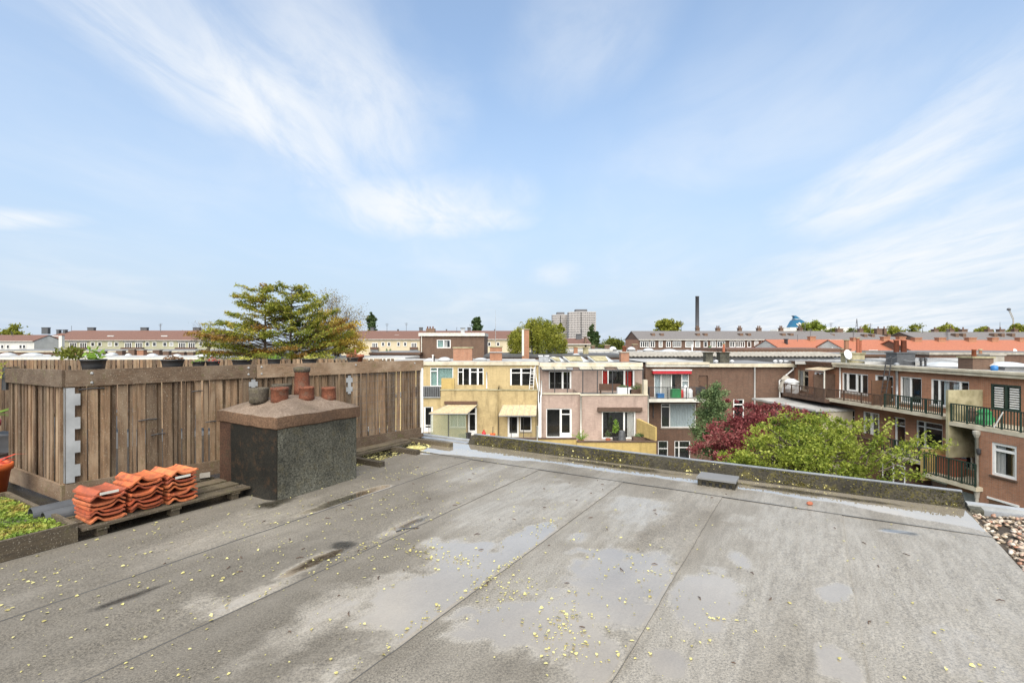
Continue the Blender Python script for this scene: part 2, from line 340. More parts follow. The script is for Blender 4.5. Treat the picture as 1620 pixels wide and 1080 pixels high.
# ---------------------------------------------------------------- mesh helpers
LOC = {}
class MB:
    def __init__(s): s.v = []; s.f = []
    def add(s, vs, fs):
        o = len(s.v); s.v += [tuple(p) for p in vs]; s.f += [tuple(o+i for i in f) for f in fs]; return s
    def hexa(s, c):
        a, b, d, e = (mathutils.Vector(c[i]) for i in (0, 1, 3, 4))
        fs = [(0, 3, 2, 1), (4, 5, 6, 7), (0, 1, 5, 4), (1, 2, 6, 5), (2, 3, 7, 6), (3, 0, 4, 7)]
        return s.add(c, fs if (b-a).cross(d-a).dot(e-a) > 0 else [f[::-1] for f in fs])
    def box(s, x0, x1, y0, y1, z0, z1, T=None):
        c = [(x0, y0, z0), (x1, y0, z0), (x1, y1, z0), (x0, y1, z0), (x0, y0, z1), (x1, y0, z1), (x1, y1, z1), (x0, y1, z1)]
        return s.hexa([T(*p) for p in c] if T else c)
    def tube(s, pts, rs, n=8, cap=True):
        V = [mathutils.Vector(p) for p in pts]
        if isinstance(rs, (int, float)): rs = [rs]*len(V)
        o = len(s.v)
        for i, p in enumerate(V):
            d = (V[min(i+1, len(V)-1)]-V[max(i-1, 0)]).normalized()
            a = d.orthogonal().normalized() if abs(d.z) < .98 else mathutils.Vector((1, 0, 0)).cross(d).normalized()
            if abs(d.z) < .98: a = d.cross(mathutils.Vector((0, 0, 1))).normalized()
            b = d.cross(a)
            for k in range(n):
                t = 2*math.pi*k/n; s.v.append(tuple(p+(a*math.cos(t)+b*math.sin(t))*rs[i]))
        for i in range(len(V)-1):
            for k in range(n):
                s.f.append((o+i*n+k, o+i*n+(k+1) % n, o+(i+1)*n+(k+1) % n, o+(i+1)*n+k))
        if cap: s.f.append(tuple(o+k for k in range(n))); s.f.append(tuple(o+(len(V)-1)*n+k for k in range(n))[::-1])
        return s
    def lathe(s, c, prof, n=16, sx=1., sy=1., jit=0.):
        o = len(s.v)
        for (r, z) in prof:
            for k in range(n):
                t = 2*math.pi*k/n; q = 1+jit*math.sin(3*t+z*40)
                s.v.append((c[0]+r*q*sx*math.cos(t), c[1]+r*q*sy*math.sin(t), c[2]+z))
        for i in range(len(prof)-1):
            for k in range(n): s.f.append((o+i*n+k, o+i*n+(k+1) % n, o+(i+1)*n+(k+1) % n, o+(i+1)*n+k))
        s.f.append(tuple(o+(len(prof)-1)*n+k for k in range(n))); s.f.append(tuple(o+k for k in range(n))[::-1])
        return s
    def build(s, name, mat, parent=None, smooth=False, kind=None):
        me = bpy.data.meshes.new(name)
        off = LOC.get(parent.name, (0, 0, 0)) if parent else (0, 0, 0)
        me.from_pydata([(x-off[0], y-off[1], z-off[2]) for x, y, z in s.v], [], s.f)
        me.materials.append(MATS[mat])
        if smooth: me.polygons.foreach_set('use_smooth', [True]*len(me.polygons))
        o = bpy.data.objects.new(name, me); col.objects.link(o)
        if parent: o.parent = parent; LOC[o.name] = off
        if kind: o['kind'] = kind
        return o
def tag(o, label, cat, group=None):
    o['label'] = label; o['category'] = cat
    if group: o['group'] = group
    return o
def thing(name, loc, label, cat, group=None):
    o = bpy.data.objects.new(name, None); col.objects.link(o); o.location = loc; o.empty_display_size = .1
    LOC[o.name] = tuple(loc); return tag(o, label, cat, group)
def npmesh(name, V, F, mat, parent=None, kind=None, smooth=False):
    me = bpy.data.meshes.new(name); V = np.asarray(V, dtype=np.float32); F = np.asarray(F, dtype=np.int32)
    if parent is not None: V = V-np.array(LOC.get(parent.name, (0, 0, 0)), dtype=np.float32)
    k = F.shape[1]; me.vertices.add(len(V)); me.vertices.foreach_set('co', V.ravel())
    me.loops.add(F.size); me.loops.foreach_set('vertex_index', F.ravel())
    me.polygons.add(len(F)); me.polygons.foreach_set('loop_start', np.arange(0, F.size, k, dtype=np.int32))
    me.update(calc_edges=True); me.materials.append(MATS[mat])
    if smooth: me.polygons.foreach_set('use_smooth', [True]*len(F))
    o = bpy.data.objects.new(name, me); col.objects.link(o)
    if parent is not None: o.parent = parent; LOC[o.name] = LOC.get(parent.name, (0, 0, 0))
    if kind: o['kind'] = kind
    return o
def leaves(C, size, aspect=.55, flat=0., up=None):
    """leaf-sized quads at points C (n,3): random orientation, 'flat' pulls normals towards vertical"""
    n = len(C); nr = rng.normal(size=(n, 3)); nr[:, 2] += flat*np.sign(rng.random(n)+.2)*2
    nr /= np.linalg.norm(nr, axis=1)[:, None]
    a = np.cross(nr, rng.normal(size=(n, 3))); a /= np.linalg.norm(a, axis=1)[:, None]+1e-9
    b = np.cross(nr, a); s = (size*(.45+1.1*rng.random(n)))[:, None]*.5
    V = np.stack([C-a*s, C-b*s*aspect, C+a*s, C+b*s*aspect], 1).reshape(-1, 3)
    return V, np.arange(4*n).reshape(n, 4)
def vnoise(x, y, seed, sc):
    r = np.random.default_rng(seed).random((64, 64)); x = np.asarray(x)*sc+100.3; y = np.asarray(y)*sc+100.7
    xi = np.floor(x).astype(int); yi = np.floor(y).astype(int); fx = x-xi; fy = y-yi
    fx = fx*fx*(3-2*fx); fy = fy*fy*(3-2*fy); g = lambda i, j: r[(xi+i) % 64, (yi+j) % 64]
    return (g(0, 0)*(1-fx)+g(1, 0)*fx)*(1-fy)+(g(0, 1)*(1-fx)+g(1, 1)*fx)*fy
def fbm(x, y, seed, sc, o=4):
    t = 0; a = .5; s = 0
    for k in range(o): t = t+a*vnoise(x, y, seed+k, sc*2**k); s += a; a *= .55
    return t/s
def struct(o): o['kind'] = 'structure'; return o
# ================================================================ our own roof (frame: a to the right along the parapet, b away along the seams)
_h = math.hypot(793, 480); CA, SA = 793/_h, 480/_h
def RW(a, b, z=0.): return (a*CA+b*SA, -a*SA+b*CA, z)
def RWn(a, b, z): return np.stack([a*CA+b*SA, -a*SA+b*CA, z], -1)
GROUND = -10.2
g = MB().add([(-2500, -800, GROUND), (2500, -800, GROUND), (2500, 4500, GROUND), (-2500, 4500, GROUND)], [(0, 1, 2, 3)])
struct(g.build('ground', 'asphalt'))
g = MB().box(-16, 24, 9.5, 38.5, GROUND+.004, GROUND+.06); struct(g.build('garden_lawn', 'grass'))

own = thing('apartment_block', RW(-6, -1, GROUND), 'brick apartment block under the wet grey felt roof in the foreground', 'building')
MB().box(-15, 1.312, -9, 6.93, GROUND, -.03, RW).build('wall', 'brick_brown', own)

SEAMS = [-5.36, -4.23, -3.13, -1.98, -.87, .22, 1.312]
PUD = [ # a, b, ra, rb, rot, amount, strip
 (-2.22, 2.62, .46, .78, 8, 1., 2), (-2.08, 3.72, .20, .55, 4, .95, 2), (-2.62, 2.05, .25, .5, 0, .75, 2),
 (-1.22, 3.42, .46, .55, -10, 1., 3), (-1.45, 2.58, .36, .27, 20, 1., 3), (-1.0, 2.5, .12, .2, 0, .9, 3), (-1.05, 3.95, .16, .3, 0, .8, 3), (-1.78, 4.05, .14, .22, 0, .75, 3),
 (-.62, 3.58, .22, .40, 0, .9, 4), (-.66, 2.66, .09, .12, 30, 1., 4), (.10, 4.02, .11, .22, -20, .95, 4), (.10, 3.16, .15, .30, 10, .95, 4), (-.5, 4.25, .07, .2, 25, .85, 4),
 (.68, 3.6, .28, .5, 0, .62, 5), (.95, 4.2, .2, .4, 0, .55, 5), (.62, 5.62, .16, .055, 25, 1., 5),
 (-4.30, 3.70, .09, .50, 0, .95, 0), (-3.30, 2.50, .07, .26, 0, .9, 1), (-3.24, 3.45, .08, .28, 0, .8, 1), (-2.9, 1.75, .5, .12, 0, .7, 1), (-3.2, 1.9, .08, .3, 0, .8, 1),
 (-2.35, 5.0, .55, .55, 0, .52, 2), (-1.5, 5.0, .40, .60, 0, .60, 3), (-2.6, 4.2, .4, .6, 0, .5, 2), (-1.5, 4.4, .3, .5, 0, .5, 3), (-.4, 5.0, .35, .5, 0, .5, 4)]
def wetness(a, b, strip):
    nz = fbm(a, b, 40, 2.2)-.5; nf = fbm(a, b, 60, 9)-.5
    c_, s_ = .97, .24; str_ = fbm((a*c_)*2.6, b*.45, 85, 1.)-.5; wv = .50*np.clip((fbm(a, b, 80, .8)-.5)*2.0+str_*1.6+.18+.75*np.clip((a+3.4)/3.0, -.5, 1)+.22*np.clip((b-2.4)/2.5, -1, 1), 0, 1)  # film spreads right and back, where the paler sheen colour is painted
    for (pa, pb, ra, rb, rot, amt, st) in PUD:
        if strip is not None and st != strip: continue
        c, s = math.cos(R_(rot)), math.sin(R_(rot))
        u = ((a-pa)*c+(b-pb)*s)/ra; v = ((b-pb)*c-(a-pa)*s)/rb
        r = np.sqrt(u*u+v*v)+nz*1.5+nf*.7
        wv = np.maximum(wv, amt*np.clip((1.30-r)/(.46 if amt > .85 else .85), 0, 1))
    # standing water along the parapet
    e = np.clip((b-6.22-.22*nz-.05*nf+.25*np.maximum(0, np.abs(a+1.55)-1.75))/.05, 0, 1)
    return np.maximum(wv, e)
def und(a, b): return .006*(fbm(a, b, 5, .9)-.5)+.003*(fbm(a, b, 9, 4)-.5)
def roofz(a, b):
    a = np.asarray(a, float); z = np.zeros_like(a)
    for i in range(6):
        m = (a >= SEAMS[i]) & (a < SEAMS[i+1]+.0)
        z = np.where(m, .007*(a-SEAMS[i])/(SEAMS[i+1]-SEAMS[i]), z)
    return np.where(np.asarray(b) > 5.86, .004+.006, z)+und(a, b)

STAIN = [(-4.32, 3.75, .10, .45), (-3.30, 2.52, .07, .30), (-3.36, 2.85, .10, .10), (-4.85, 3.15, .12, .25), (-3.22, 3.5, .05, .22), (-2.45, 6.55, .9, .10), (-.2, 6.5, .9, .07), (-3.9, 1.6, .04, .25), (.62, 5.62, .14, .05)]
roof = struct(MB().box(-15, 1.312, -9, 6.93, -.028, -.012, RW).build('roof', 'flat_roof_dark'))
def sheet(a0, a1, b0, b1, zf, strip, edge=.0, seed=0, step=.03):
    na = int((a1-a0)/step)+2; nb = int((b1-b0)/step)+2
    A, B_ = np.meshgrid(np.linspace(0, 1, na), np.linspace(b0, b1, nb), indexing='ij')
    wob = edge*((fbm(B_, B_*0, 200+seed, 1.6)-.5)*2+.35*(fbm(B_, B_*0, 230+seed, 14)-.5)*2)
    AA = a0+(a1-a0+wob)*A; Z = zf(AA, B_, A)
    V = RWn(AA.ravel(), B_.ravel(), Z.ravel()); idx = np.arange(na*nb).reshape(na, nb)
    F = np.stack([idx[:-1, :-1], idx[1:, :-1], idx[1:, 1:], idx[:-1, 1:]], -1).reshape(-1, 4)
    # skirts: right edge and near edge have the felt's thickness
    n0 = len(V); e = np.concatenate([idx[-1, :]]); Vs = V[e].copy(); Vs[:, 2] -= .011
    V = np.concatenate([V, Vs]); q = np.arange(len(e))+n0
    F = np.concatenate([F, np.stack([e[:-1], q[:-1], q[1:], e[1:]], -1)])
    n1 = len(V); e2 = idx[:, 0]; Vs = V[e2].copy(); Vs[:, 2] -= .011; V = np.concatenate([V, Vs]); q = np.arange(len(e2))+n1
    F = np.concatenate([F, np.stack([e2[:-1], e2[1:], q[1:], q[:-1]], -1)])
    o = npmesh('felt_sheet', V, F, 'bitumen', roof, smooth=False); o.data.materials.append(MATS['flat_roof_dark']); mi = np.zeros(len(F), dtype=np.int32); mi[(na-1)*(nb-1):] = 1; o.data.polygons.foreach_set('material_index', mi)
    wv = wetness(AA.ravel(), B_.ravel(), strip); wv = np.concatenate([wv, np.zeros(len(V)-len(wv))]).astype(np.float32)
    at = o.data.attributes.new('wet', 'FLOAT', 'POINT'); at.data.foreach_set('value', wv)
    sv = np.zeros(len(V), dtype=np.float32)
    for (pa, pb, ra, rb) in STAIN:
        aa, bb_ = AA.ravel(), B_.ravel(); r = np.sqrt(((aa-pa)/ra)**2+((bb_-pb)/rb)**2)+1.1*(fbm(aa, bb_, 140, 5)-.5)+.5*(fbm(aa, bb_, 150, 16)-.5)
        sv[:len(aa)] = np.maximum(sv[:len(aa)], np.clip((1.1-r)/.45, 0, 1))
    at = o.data.attributes.new('stain', 'FLOAT', 'POINT'); at.data.foreach_set('value', sv)
    return o
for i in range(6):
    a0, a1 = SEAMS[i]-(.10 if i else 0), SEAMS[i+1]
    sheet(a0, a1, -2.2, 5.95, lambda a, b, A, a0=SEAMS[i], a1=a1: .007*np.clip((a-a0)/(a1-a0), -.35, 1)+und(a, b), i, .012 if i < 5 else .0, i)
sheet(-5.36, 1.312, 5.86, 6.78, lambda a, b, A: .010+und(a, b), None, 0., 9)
# patch piece of felt beside the outlet, loose triangle lap
MB().box(-.62, -.02, 5.95, 6.25, .002, .0165, RW).build('felt_patch', 'flat_roof_grey', roof) if False else None
# the dark wet gutter strip at the foot of the fence
struct(MB().box(-9.5, -5.365, -2.2, 6.9, -.011, -.002, RW).build('gutter_strip', 'felt_wet_dark'))

# upstand (parapet) with metal trim
par = thing('roof_parapet', RW(-1.8, 6.8, 0), 'low mossy felt-covered parapet along the far edge of the roof', 'parapet')
prof = [(6.70, .012), (6.735, .025), (6.765, .072), (6.79, .108), (6.82, .125), (6.86, .133), (6.925, .132), (6.93, -.05)]
n = 60; V = []; F = []
for i in range(n+1):
    a = -4.92+(1.30+4.92)*i/n
    for k, (b, z) in enumerate(prof):
        j = (fbm(np.array([a]), np.array([k*.7]), 300, 2.5)[0]-.5)*.022 if 0 < k < 6 else 0
        V.append(RW(a, b+j, z+j*.7))
m = len(prof)
for i in range(n):
    for k in range(m-1): F.append((i*m+k, i*m+k+1, (i+1)*m+k+1, (i+1)*m+k))
mb = MB().add(V, F); mb.f.append(tuple(range(m))); mb.f.append(tuple(n*m+k for k in range(m))[::-1])
mb.build('upstand', 'felt_parapet', par, smooth=True)
MB().box(-4.93, 1.31, 6.905, 6.945, .129, .145, RW).build('edge_trim', 'grey_metal', par)
# lower edge strip beyond the fence end
MB().box(-9.5, -4.94, 6.86, 6.95, -.01, .035, RW).build('edge_trim', 'zinc', par)
MB().box(-9.5, -4.94, 6.70, 6.80, -.01, .02, RW).build('edge_trim', 'grey_metal', par)
# weeds / moss tufts along the foot of the parapet
n = 2600; a = rng.uniform(-4.8, 1.28, n); k = fbm(a, a*0, 77, 1.8); keep = rng.random(n) < np.clip((k-.38)*4, .03, 1)*np.where(a > -.3, 1, .5); a = a[keep]
b = 6.715+rng.random(len(a))**1.5*.13; z = .02+np.clip((b-6.72)/.1, 0, 1)*.108*rng.random(len(a))+.010
Vv, Fv = leaves(RWn(a, b, z), .024, .7); k_ = rng.random(len(Fv)) < .35; npmesh('leaf_crumbs', Vv, Fv[k_], 'fallen', par, kind='stuff')
n = 4200; a = rng.uniform(-4.8, 1.28, n); k = fbm(a, a*0, 177, 2.2); a = a[rng.random(n) < np.clip((k-.36)*3.5, .05, 1)]; b = 6.712+rng.random(len(a))**1.3*.15; z = np.clip((b-6.715)/.085, 0, 1)*.118+.010
Vv, Fv = leaves(RWn(a, b+.006*rng.normal(size=len(a)), z+.004), .018, .8); npmesh('moss_growth', Vv, Fv, 'moss', par, kind='stuff')

# roof outlet cover
ov = thing('roof_outlet_cover', RW(-.99, 6.32, .01), 'grey box-shaped roof outlet cover by the parapet', 'outlet cover')
a0, a1, b0, b1 = -1.20, -.77, 6.17, 6.46
MB().box(a0, a1, b0, b1, .088, .108, RW).build('lid', 'flat_roof_grey', ov)
mb = MB().box(a0+.012, a1-.012, b0+.012, b1-.01, .062, .087, RW)
for (k0, k1) in ((0, .045), (.095, .125), (.165, .195), (.235, .262), (.31, .34), (.375, .406)): mb.box(a0+.012+k0, a0+.012+k1, b0+.012, b0+.03, .008, .061, RW)
for k in range(3): mb.box(a1-.03, a1-.012, b0+.04+k*.09, b0+.075+k*.09, .008, .061, RW)
mb.build('grating', 'felt_parapet', ov); MB().box(a0+.04, a1-.04, b0+.05, b1-.02, .006, .060, RW).build('core', 'plastic_black', ov)

# fallen leaves, in drifts along seams and at the water's edge
def scatter(n, a0, a1, b0, b1, dens):
    a = rng.uniform(a0, a1, n); b = rng.uniform(b0, b1, n); keep = rng.random(n) < dens(a, b); return a[keep], b[keep]
def dens(a, b):
    d = .13+.40*np.clip((fbm(a, b, 500, 1.6)-.42)*3, 0, 1)**1.5
    d = d*np.where(a < -3.2, 1.9, np.where(a < -2.2, .8, .42))*np.where(b > 5.2, .35, 1)
    wv = np.zeros_like(a)
    for i in range(6):
        m = (a >= SEAMS[i]) & (a < SEAMS[i+1])
        if m.any(): wv[m] = wetness(a[m], b[m], i)
    edge = (wv > .5) & (wv < .93) & (b < 4.4); return d+np.where(edge, .75*np.clip((fbm(a, b, 610, 1.3)-.42)*5, 0, 1), 0)*np.where(a < -.3, 1, .3)-np.where(wv > .95, .35*d, 0)
a, b = scatter(8500, -5.3, 1.28, .2, 6.6, dens)
for (ca, cb, s1, s2, n) in ((-2.58, 3.08, .26, .10, 150), (-1.78, 2.92, .10, .16, 90), (-1.30, 2.72, .10, .17, 120), (-1.15, 2.52, .08, .1, 45), (-1.12, 3.62, .2, .28, 80),
                            (-2.0, 3.05, .02, .28, 70), (-2.04, 2.35, .025, .3, 60), (-.95, 2.62, .12, .1, 20), (-.62, 3.2, .15, .2, 25), (-3.14, 3.0, .03, .5, 50), (-3.05, 2.75, .25, .3, 60), (-2.1, 4.1, .05, .15, 40)):
    a = np.concatenate([a, rng.normal(ca, s1, n)]); b = np.concatenate([b, rng.normal(cb, s2, n)])
def leafmesh(a, b, z, size, name, mat, kind='stuff', parent=None):
    n = len(a); th = rng.uniform(0, 6.283, n); s = size*(.4+1.5*rng.random(n)**1.7); asp = .45+.3*rng.random(n)
    cur = rng.normal(0, .45, n)
    loc = [(-.5, 0, 0), (-.2, -.5, 1), (.25, -.45, 1), (.5, 0, .3), (.2, .5, 1.2), (-.25, .42, .8)]
    C = RWn(a, b, z); V = []
    for (x, y, q) in loc:
        u = x*s; v = y*s*asp; dz = .006*q*s/.025*(.25+np.abs(cur))+.002
        du = u*np.cos(th)-v*np.sin(th); dv = u*np.sin(th)+v*np.cos(th)
        V.append(C+np.stack([du, dv, dz+cur*v*.5], -1))
    V = np.stack(V, 1).reshape(-1, 3); F = np.arange(6*n).reshape(n, 6)
    return npmesh(name, V, F, mat, parent, kind)
o = leafmesh(a, b, roofz(a, b)+.003, .0155, 'fallen_leaves', 'fallen'); tag(o, 'small pale yellow fallen leaves strewn over the wet felt roof', 'leaves')
a, b = scatter(2600, -6.1, -5.30, 3.9, 6.6, lambda a, b: .18+.8*np.clip((fbm(a, b, 700, 2)-.35)*3, 0, 1))
o = leafmesh(a, b, 0*a+.004, .024, 'leaf_litter', 'fallen'); tag(o, 'yellow leaf litter in the dark gutter beside the fence', 'leaves')
# a few dark twigs and debris crumbs
mb = MB()
for k in range(70):
    a = random.uniform(-4.6, 1.2); b = random.uniform(1.6, 6.0); z = float(roofz(a, b))+.004; th = random.uniform(0, 6.28); l = random.uniform(.008, .03)
    mb.tube([RW(a-l*math.cos(th), b-l*math.sin(th), z), RW(a, b, z+.004), RW(a+l*math.cos(th+.5), b+l*math.sin(th+.5), z)], [.002, .004, .002], 5)
o = mb.build('twig_debris', 'dark_wood', kind='stuff'); tag(o, 'dark twigs and crumbs scattered over the felt roof', 'debris')
# scrap of metal strip lying on the felt
mb = MB(); mb.tube([RW(-3.19, 3.28, .012), RW(-3.16, 3.36, .016), RW(-3.13, 3.42, .010), RW(-3.09, 3.45, .02)], .006, 6)
tag(mb.build('bent_wire', 'black_metal'), 'short bent black wire lying on the felt left of the puddles', 'wire')
mb = MB(); mb.lathe(RW(-.05, 6.03, .012), [(.018, 0), (.03, .012), (.022, .03), (.008, .036)], 7, 1.2, .8); tag(mb.build('brick_fragment', 'terracotta'), 'small red-brown brick fragment near the parapet', 'rubble')

# neighbouring gravel roof
nb = thing('neighbour_block', RW(5, 0, GROUND), 'neighbouring block with pebble-covered roof at the right edge', 'building')
MB().box(1.32, 11, -9, 6.74, GROUND, -.055, RW).build('wall', 'brick_brown', nb)
MB().box(1.322, 11, 6.745, 6.86, -.07, .055, RW).build('edge_trim', 'zinc', nb)
MB().box(1.322, 11, 6.70, 6.743, -.05, .02, RW).build('edge_trim', 'grey_metal', nb)
MB().box(1.316, 1.42, 6.62, 6.75, -.03, .04, RW).build('flashing', 'felt_dark', nb)
MB().box(1.322, 11, -9, 6.70, -.054, -.03, RW).build('roof', 'soil', nb)
ico = [(0, 0, 1), (.894, 0, .447), (.276, .851, .447), (-.724, .526, .447), (-.724, -.526, .447), (.276, -.851, .447), (.724, .526, -.447), (-.276, .851, -.447), (-.894, 0, -.447), (-.276, -.851, -.447), (.724, -.526, -.447), (0, 0, -1)]
icof = [(0, 1, 2), (0, 2, 3), (0, 3, 4), (0, 4, 5), (0, 5, 1), (1, 6, 2), (2, 7, 3), (3, 8, 4), (4, 9, 5), (5, 10, 1), (6, 7, 2), (7, 8, 3), (8, 9, 4), (9, 10, 5), (10, 6, 1), (11, 7, 6), (11, 8, 7), (11, 9, 8), (11, 10, 9), (11, 6, 10)]
n = 6500; pa = rng.uniform(1.33, 4.2, n); pb = rng.uniform(3.0, 6.69, n); pz = rng.uniform(-.03, .012, n)
I = np.array(ico); S3 = np.stack([rng.uniform(.016, .033, n), rng.uniform(.014, .024, n), rng.uniform(.009, .016, n)], -1)
th = rng.uniform(0, 6.28, n); base = I[None]*S3[:, None]*(1+.16*rng.normal(size=(n, 12, 1)))
rx = base[..., 0]*np.cos(th)[:, None]-base[..., 1]*np.sin(th)[:, None]; ry = base[..., 0]*np.sin(th)[:, None]+base[..., 1]*np.cos(th)[:, None]
tl = rng.normal(0, .3, n)[:, None]; V = np.stack([rx, ry, base[..., 2]+rx*tl], -1)+RWn(pa, pb, pz)[:, None]
Fp = (np.array(icof)[None]+12*np.arange(n)[:, None, None]).reshape(-1, 3)
o = npmesh('gravel', V.reshape(-1, 3), Fp, 'pebble', None, 'stuff', smooth=True); tag(o, 'rounded brown and beige pebbles covering the neighbouring roof', 'gravel')
at = o.data.attributes.new('tone', 'FLOAT', 'POINT'); at.data.foreach_set('value', np.repeat(rng.random(n), 12).astype(np.float32))

# ================================================================ chimney stack on the roof
CH = (-6.02, -4.94, 3.30, 4.37)
ch = thing('chimney_stack', RW(-5.5, 3.83, 0), 'squat felt-clad chimney stack with cement cap and clay pots', 'chimney')
a0, a1, b0, b1 = CH
MB().box(a0, a1, b0, b1, -.01, .765, RW).build('core', 'felt_dark', ch)
def felt_panel(pa, pb, nrm, z0, z1, seed):   # slightly uneven sheet of felt with a flared foot
    n, k = 14, 10; V = []; F = []
    for i in range(n+1):
        for j in range(k+1):
            s = i/n; zt = j/k; a = pa[0]+(pb[0]-pa[0])*s; b = pa[1]+(pb[1]-pa[1])*s
            off = .012+.010*fbm(np.array([s*3.]), np.array([zt*3.]), seed, 1.)[0]+(.05*(1-zt/.14)**2*min(1, s/.1, (1-s)/.1+(0 if seed != 3 else 1)) if zt < .14 else 0)
            V.append(RW(a+nrm[0]*off, b+nrm[1]*off, z0+(z1-z0)*zt+(.012*math.sin(7*s+seed) if j == k else 0)))
    for i in range(n):
        for j in range(k): F.append((i*(k+1)+j, (i+1)*(k+1)+j, (i+1)*(k+1)+j+1, i*(k+1)+j+1))
    return MB().add(V, F)
felt_panel((a1, b0-.012), (a1, b0+.715), (1, 0), .004, .775, 3).build('felt_sheet', 'felt_dark', ch, True)
felt_panel((a1, b0+.72), (a1, b1), (.8, 0), .004, .778, 5).build('felt_sheet', 'felt_dark', ch, True)
felt_panel((a0+.22, b0), (a1+.014, b0), (0, -1), .004, .76, 8).build('felt_sheet', 'felt_stained_shaded', ch, True)
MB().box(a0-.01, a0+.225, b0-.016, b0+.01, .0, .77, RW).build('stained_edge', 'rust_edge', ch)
# cement cap: vertical fascia, then sloping top
o_ = .035; n = 18
def ring(f, z, jz=.0):
    P = []; aa0, aa1, bb0, bb1 = a0-o_, a1+o_, b0-o_, b1+o_; cx, cy = (aa0+aa1)/2, (bb0+bb1)/2
    for i in range(4*n):
        s = i//n; t = (i % n)/n
        x, y = [(aa0+(aa1-aa0)*t, bb0), (aa1, bb0+(bb1-bb0)*t), (aa1-(aa1-aa0)*t, bb1), (aa0, bb1-(bb1-bb0)*t)][s]
        j = fbm(np.array([x*3]), np.array([y*3]), 900, 1.5)[0]-.5; j2 = fbm(np.array([x*9]), np.array([y*9+z*30]), 930, 1.5)[0]-.5
        P.append(RW(cx+(x-cx)*f*(1+.012*j2), cy+(y-cy)*f*(1+.012*j2), z+jz*j))
    return P
rings = [ring(.97, .752, .02), ring(1., .765, .03), ring(1.005, .83, .03), ring(.998, .885, .035), ring(.93, .903, .03), ring(.72, .955, .03), ring(.45, 1.012, .03), ring(.25, 1.03, .02), ring(.05, 1.035, .0)]
V = [p for r in rings for p in r]; F = []; q = 4*n
for i in range(len(rings)-1):
    for k in range(q): F.append((i*q+k, i*q+(k+1) % q, (i+1)*q+(k+1) % q, (i+1)*q+k))
F.append(tuple((len(rings)-1)*q+k for k in range(q))); F.append(tuple(range(q))[::-1])
cp_ = MB().add(V, F).build('cement_cap', 'cement_cap', ch, True); cp_.data.set_sharp_from_angle(angle=R_(32)); cp_.data.materials.append(MATS['cement_stained']); cp_.data.polygons.foreach_set('material_index', [1 if i < 3*q else 0 for i in range(len(cp_.data.polygons))])
def cpot(a, b, z, r, h, mat, tilt=0., tp=.92, lip=True):
    pr = [(r, 0), (r*.98, h*.3), (r*tp, h*.85), (r*(tp+.06 if lip else tp), h*.88), (r*(tp+.05 if lip else tp), h), (r*tp*.78, h), (r*tp*.75, h*.55), (0.01, h*.5)]
    return MB().lathe(RW(a, b, z), pr, 18, jit=.012).build('chimney_pot', mat, ch, True)
cpot(-5.38, 3.62, .975, .098, .185, 'pot_clay', tp=.97); cpot(-5.25, 3.89, .985, .09, .17, 'pot_clay'); cpot(-5.20, 4.17, .965, .09, .165, 'pot_clay')
cpot(-5.60, 4.08, 1.0, .098, .35, 'pot_clay', tp=.88)
MB().lathe(RW(-5.60, 4.08, 1.31), [(.092, 0), (.102, .03), (.10, .06), (.07, .065), (.06, .0)], 16).build('soot_rim', 'pot_old', ch, True)
cpot(-5.60, 3.50, .985, .105, .17, 'pot_old', tp=1.04, lip=False); cpot(-5.78, 3.92, 1.0, .11, .16, 'pot_old', tp=1.1, lip=False)
tag(MB().box(-.07, .07, -.05, .05, 0, .06, lambda x, y, z: RW(-6.12+x*.9+y*.4, 3.16+y*.9-x*.4, .10+z+x*.3)).build('loose_brick', 'concrete'), 'chipped white-grey brick lying at the foot of the chimney', 'brick')

# ================================================================ fence round the terrace
FC = (-4.66, 5.23); FE = (-1.56, 8.72); FL = (-6.03, 6.00)
unit = MB().box(-.5, .5, -.5, .5, 0, 1); unit_me = None
def plank(parent, p, d, wdt, th, z0, z1, mat, lean=0., name='plank'):
    """one board: p = foot centre (x,y), d = unit direction of the fence"""
    global unit_me
    key = 'plank_'+mat
    if key not in bpy.data.meshes:
        me = bpy.data.meshes.new(key); me.from_pydata(unit.v, [], unit.f); me.materials.append(MATS[mat])
    o = bpy.data.objects.new(name, bpy.data.meshes[key]); col.objects.link(o); o.parent = parent
    off = LOC[parent.name]; o.location = (p[0]-off[0], p[1]-off[1], z0-off[2]); o.scale = (wdt, th, z1-z0)
    o.rotation_euler = (0, lean, math.atan2(d[1], d[0])); return o
def run(parent, p0, p1, widths, z0, z1, off_n, nrm, gap=(.006, .040)):
    L_ = math.hypot(p1[0]-p0[0], p1[1]-p0[1]); d = ((p1[0]-p0[0])/L_, (p1[1]-p0[1])/L_); s = .03
    while s < L_-.03:
        wd = random.choice(widths)*random.uniform(.9, 1.1); on = off_n+random.choice((0, .004, -.012, -.022))
        plank(parent, (p0[0]+d[0]*(s+wd/2)+nrm[0]*on, p0[1]+d[1]*(s+wd/2)+nrm[1]*on), d, wd, .014, z0+random.uniform(-.01, .01), z1, 'fence_wood', random.uniform(-.010, .010))
        s += wd+random.uniform(*gap)
def board(parent, p0, p1, n, n0, n1, z0a, z1a, z0b, z1b, mat, name):
    """horizontal board from p0 to p1, between offsets n0..n1 along n"""
    c = []
    for (p, za, zb) in ((p0, z0a, z1a), (p1, z0b, z1b)):
        c.append([(p[0]+n[0]*k, p[1]+n[1]*k, z) for z in (za, zb) for k in (n0, n1)])
    (a, b, c_, d), (e, f, g_, h) = c
    return MB().hexa([a, e, f, b, c_, g_, h, d]).build(name, mat, parent)
def lerp(p, q, t): return (p[0]+(q[0]-p[0])*t, p[1]+(q[1]-p[1])*t)
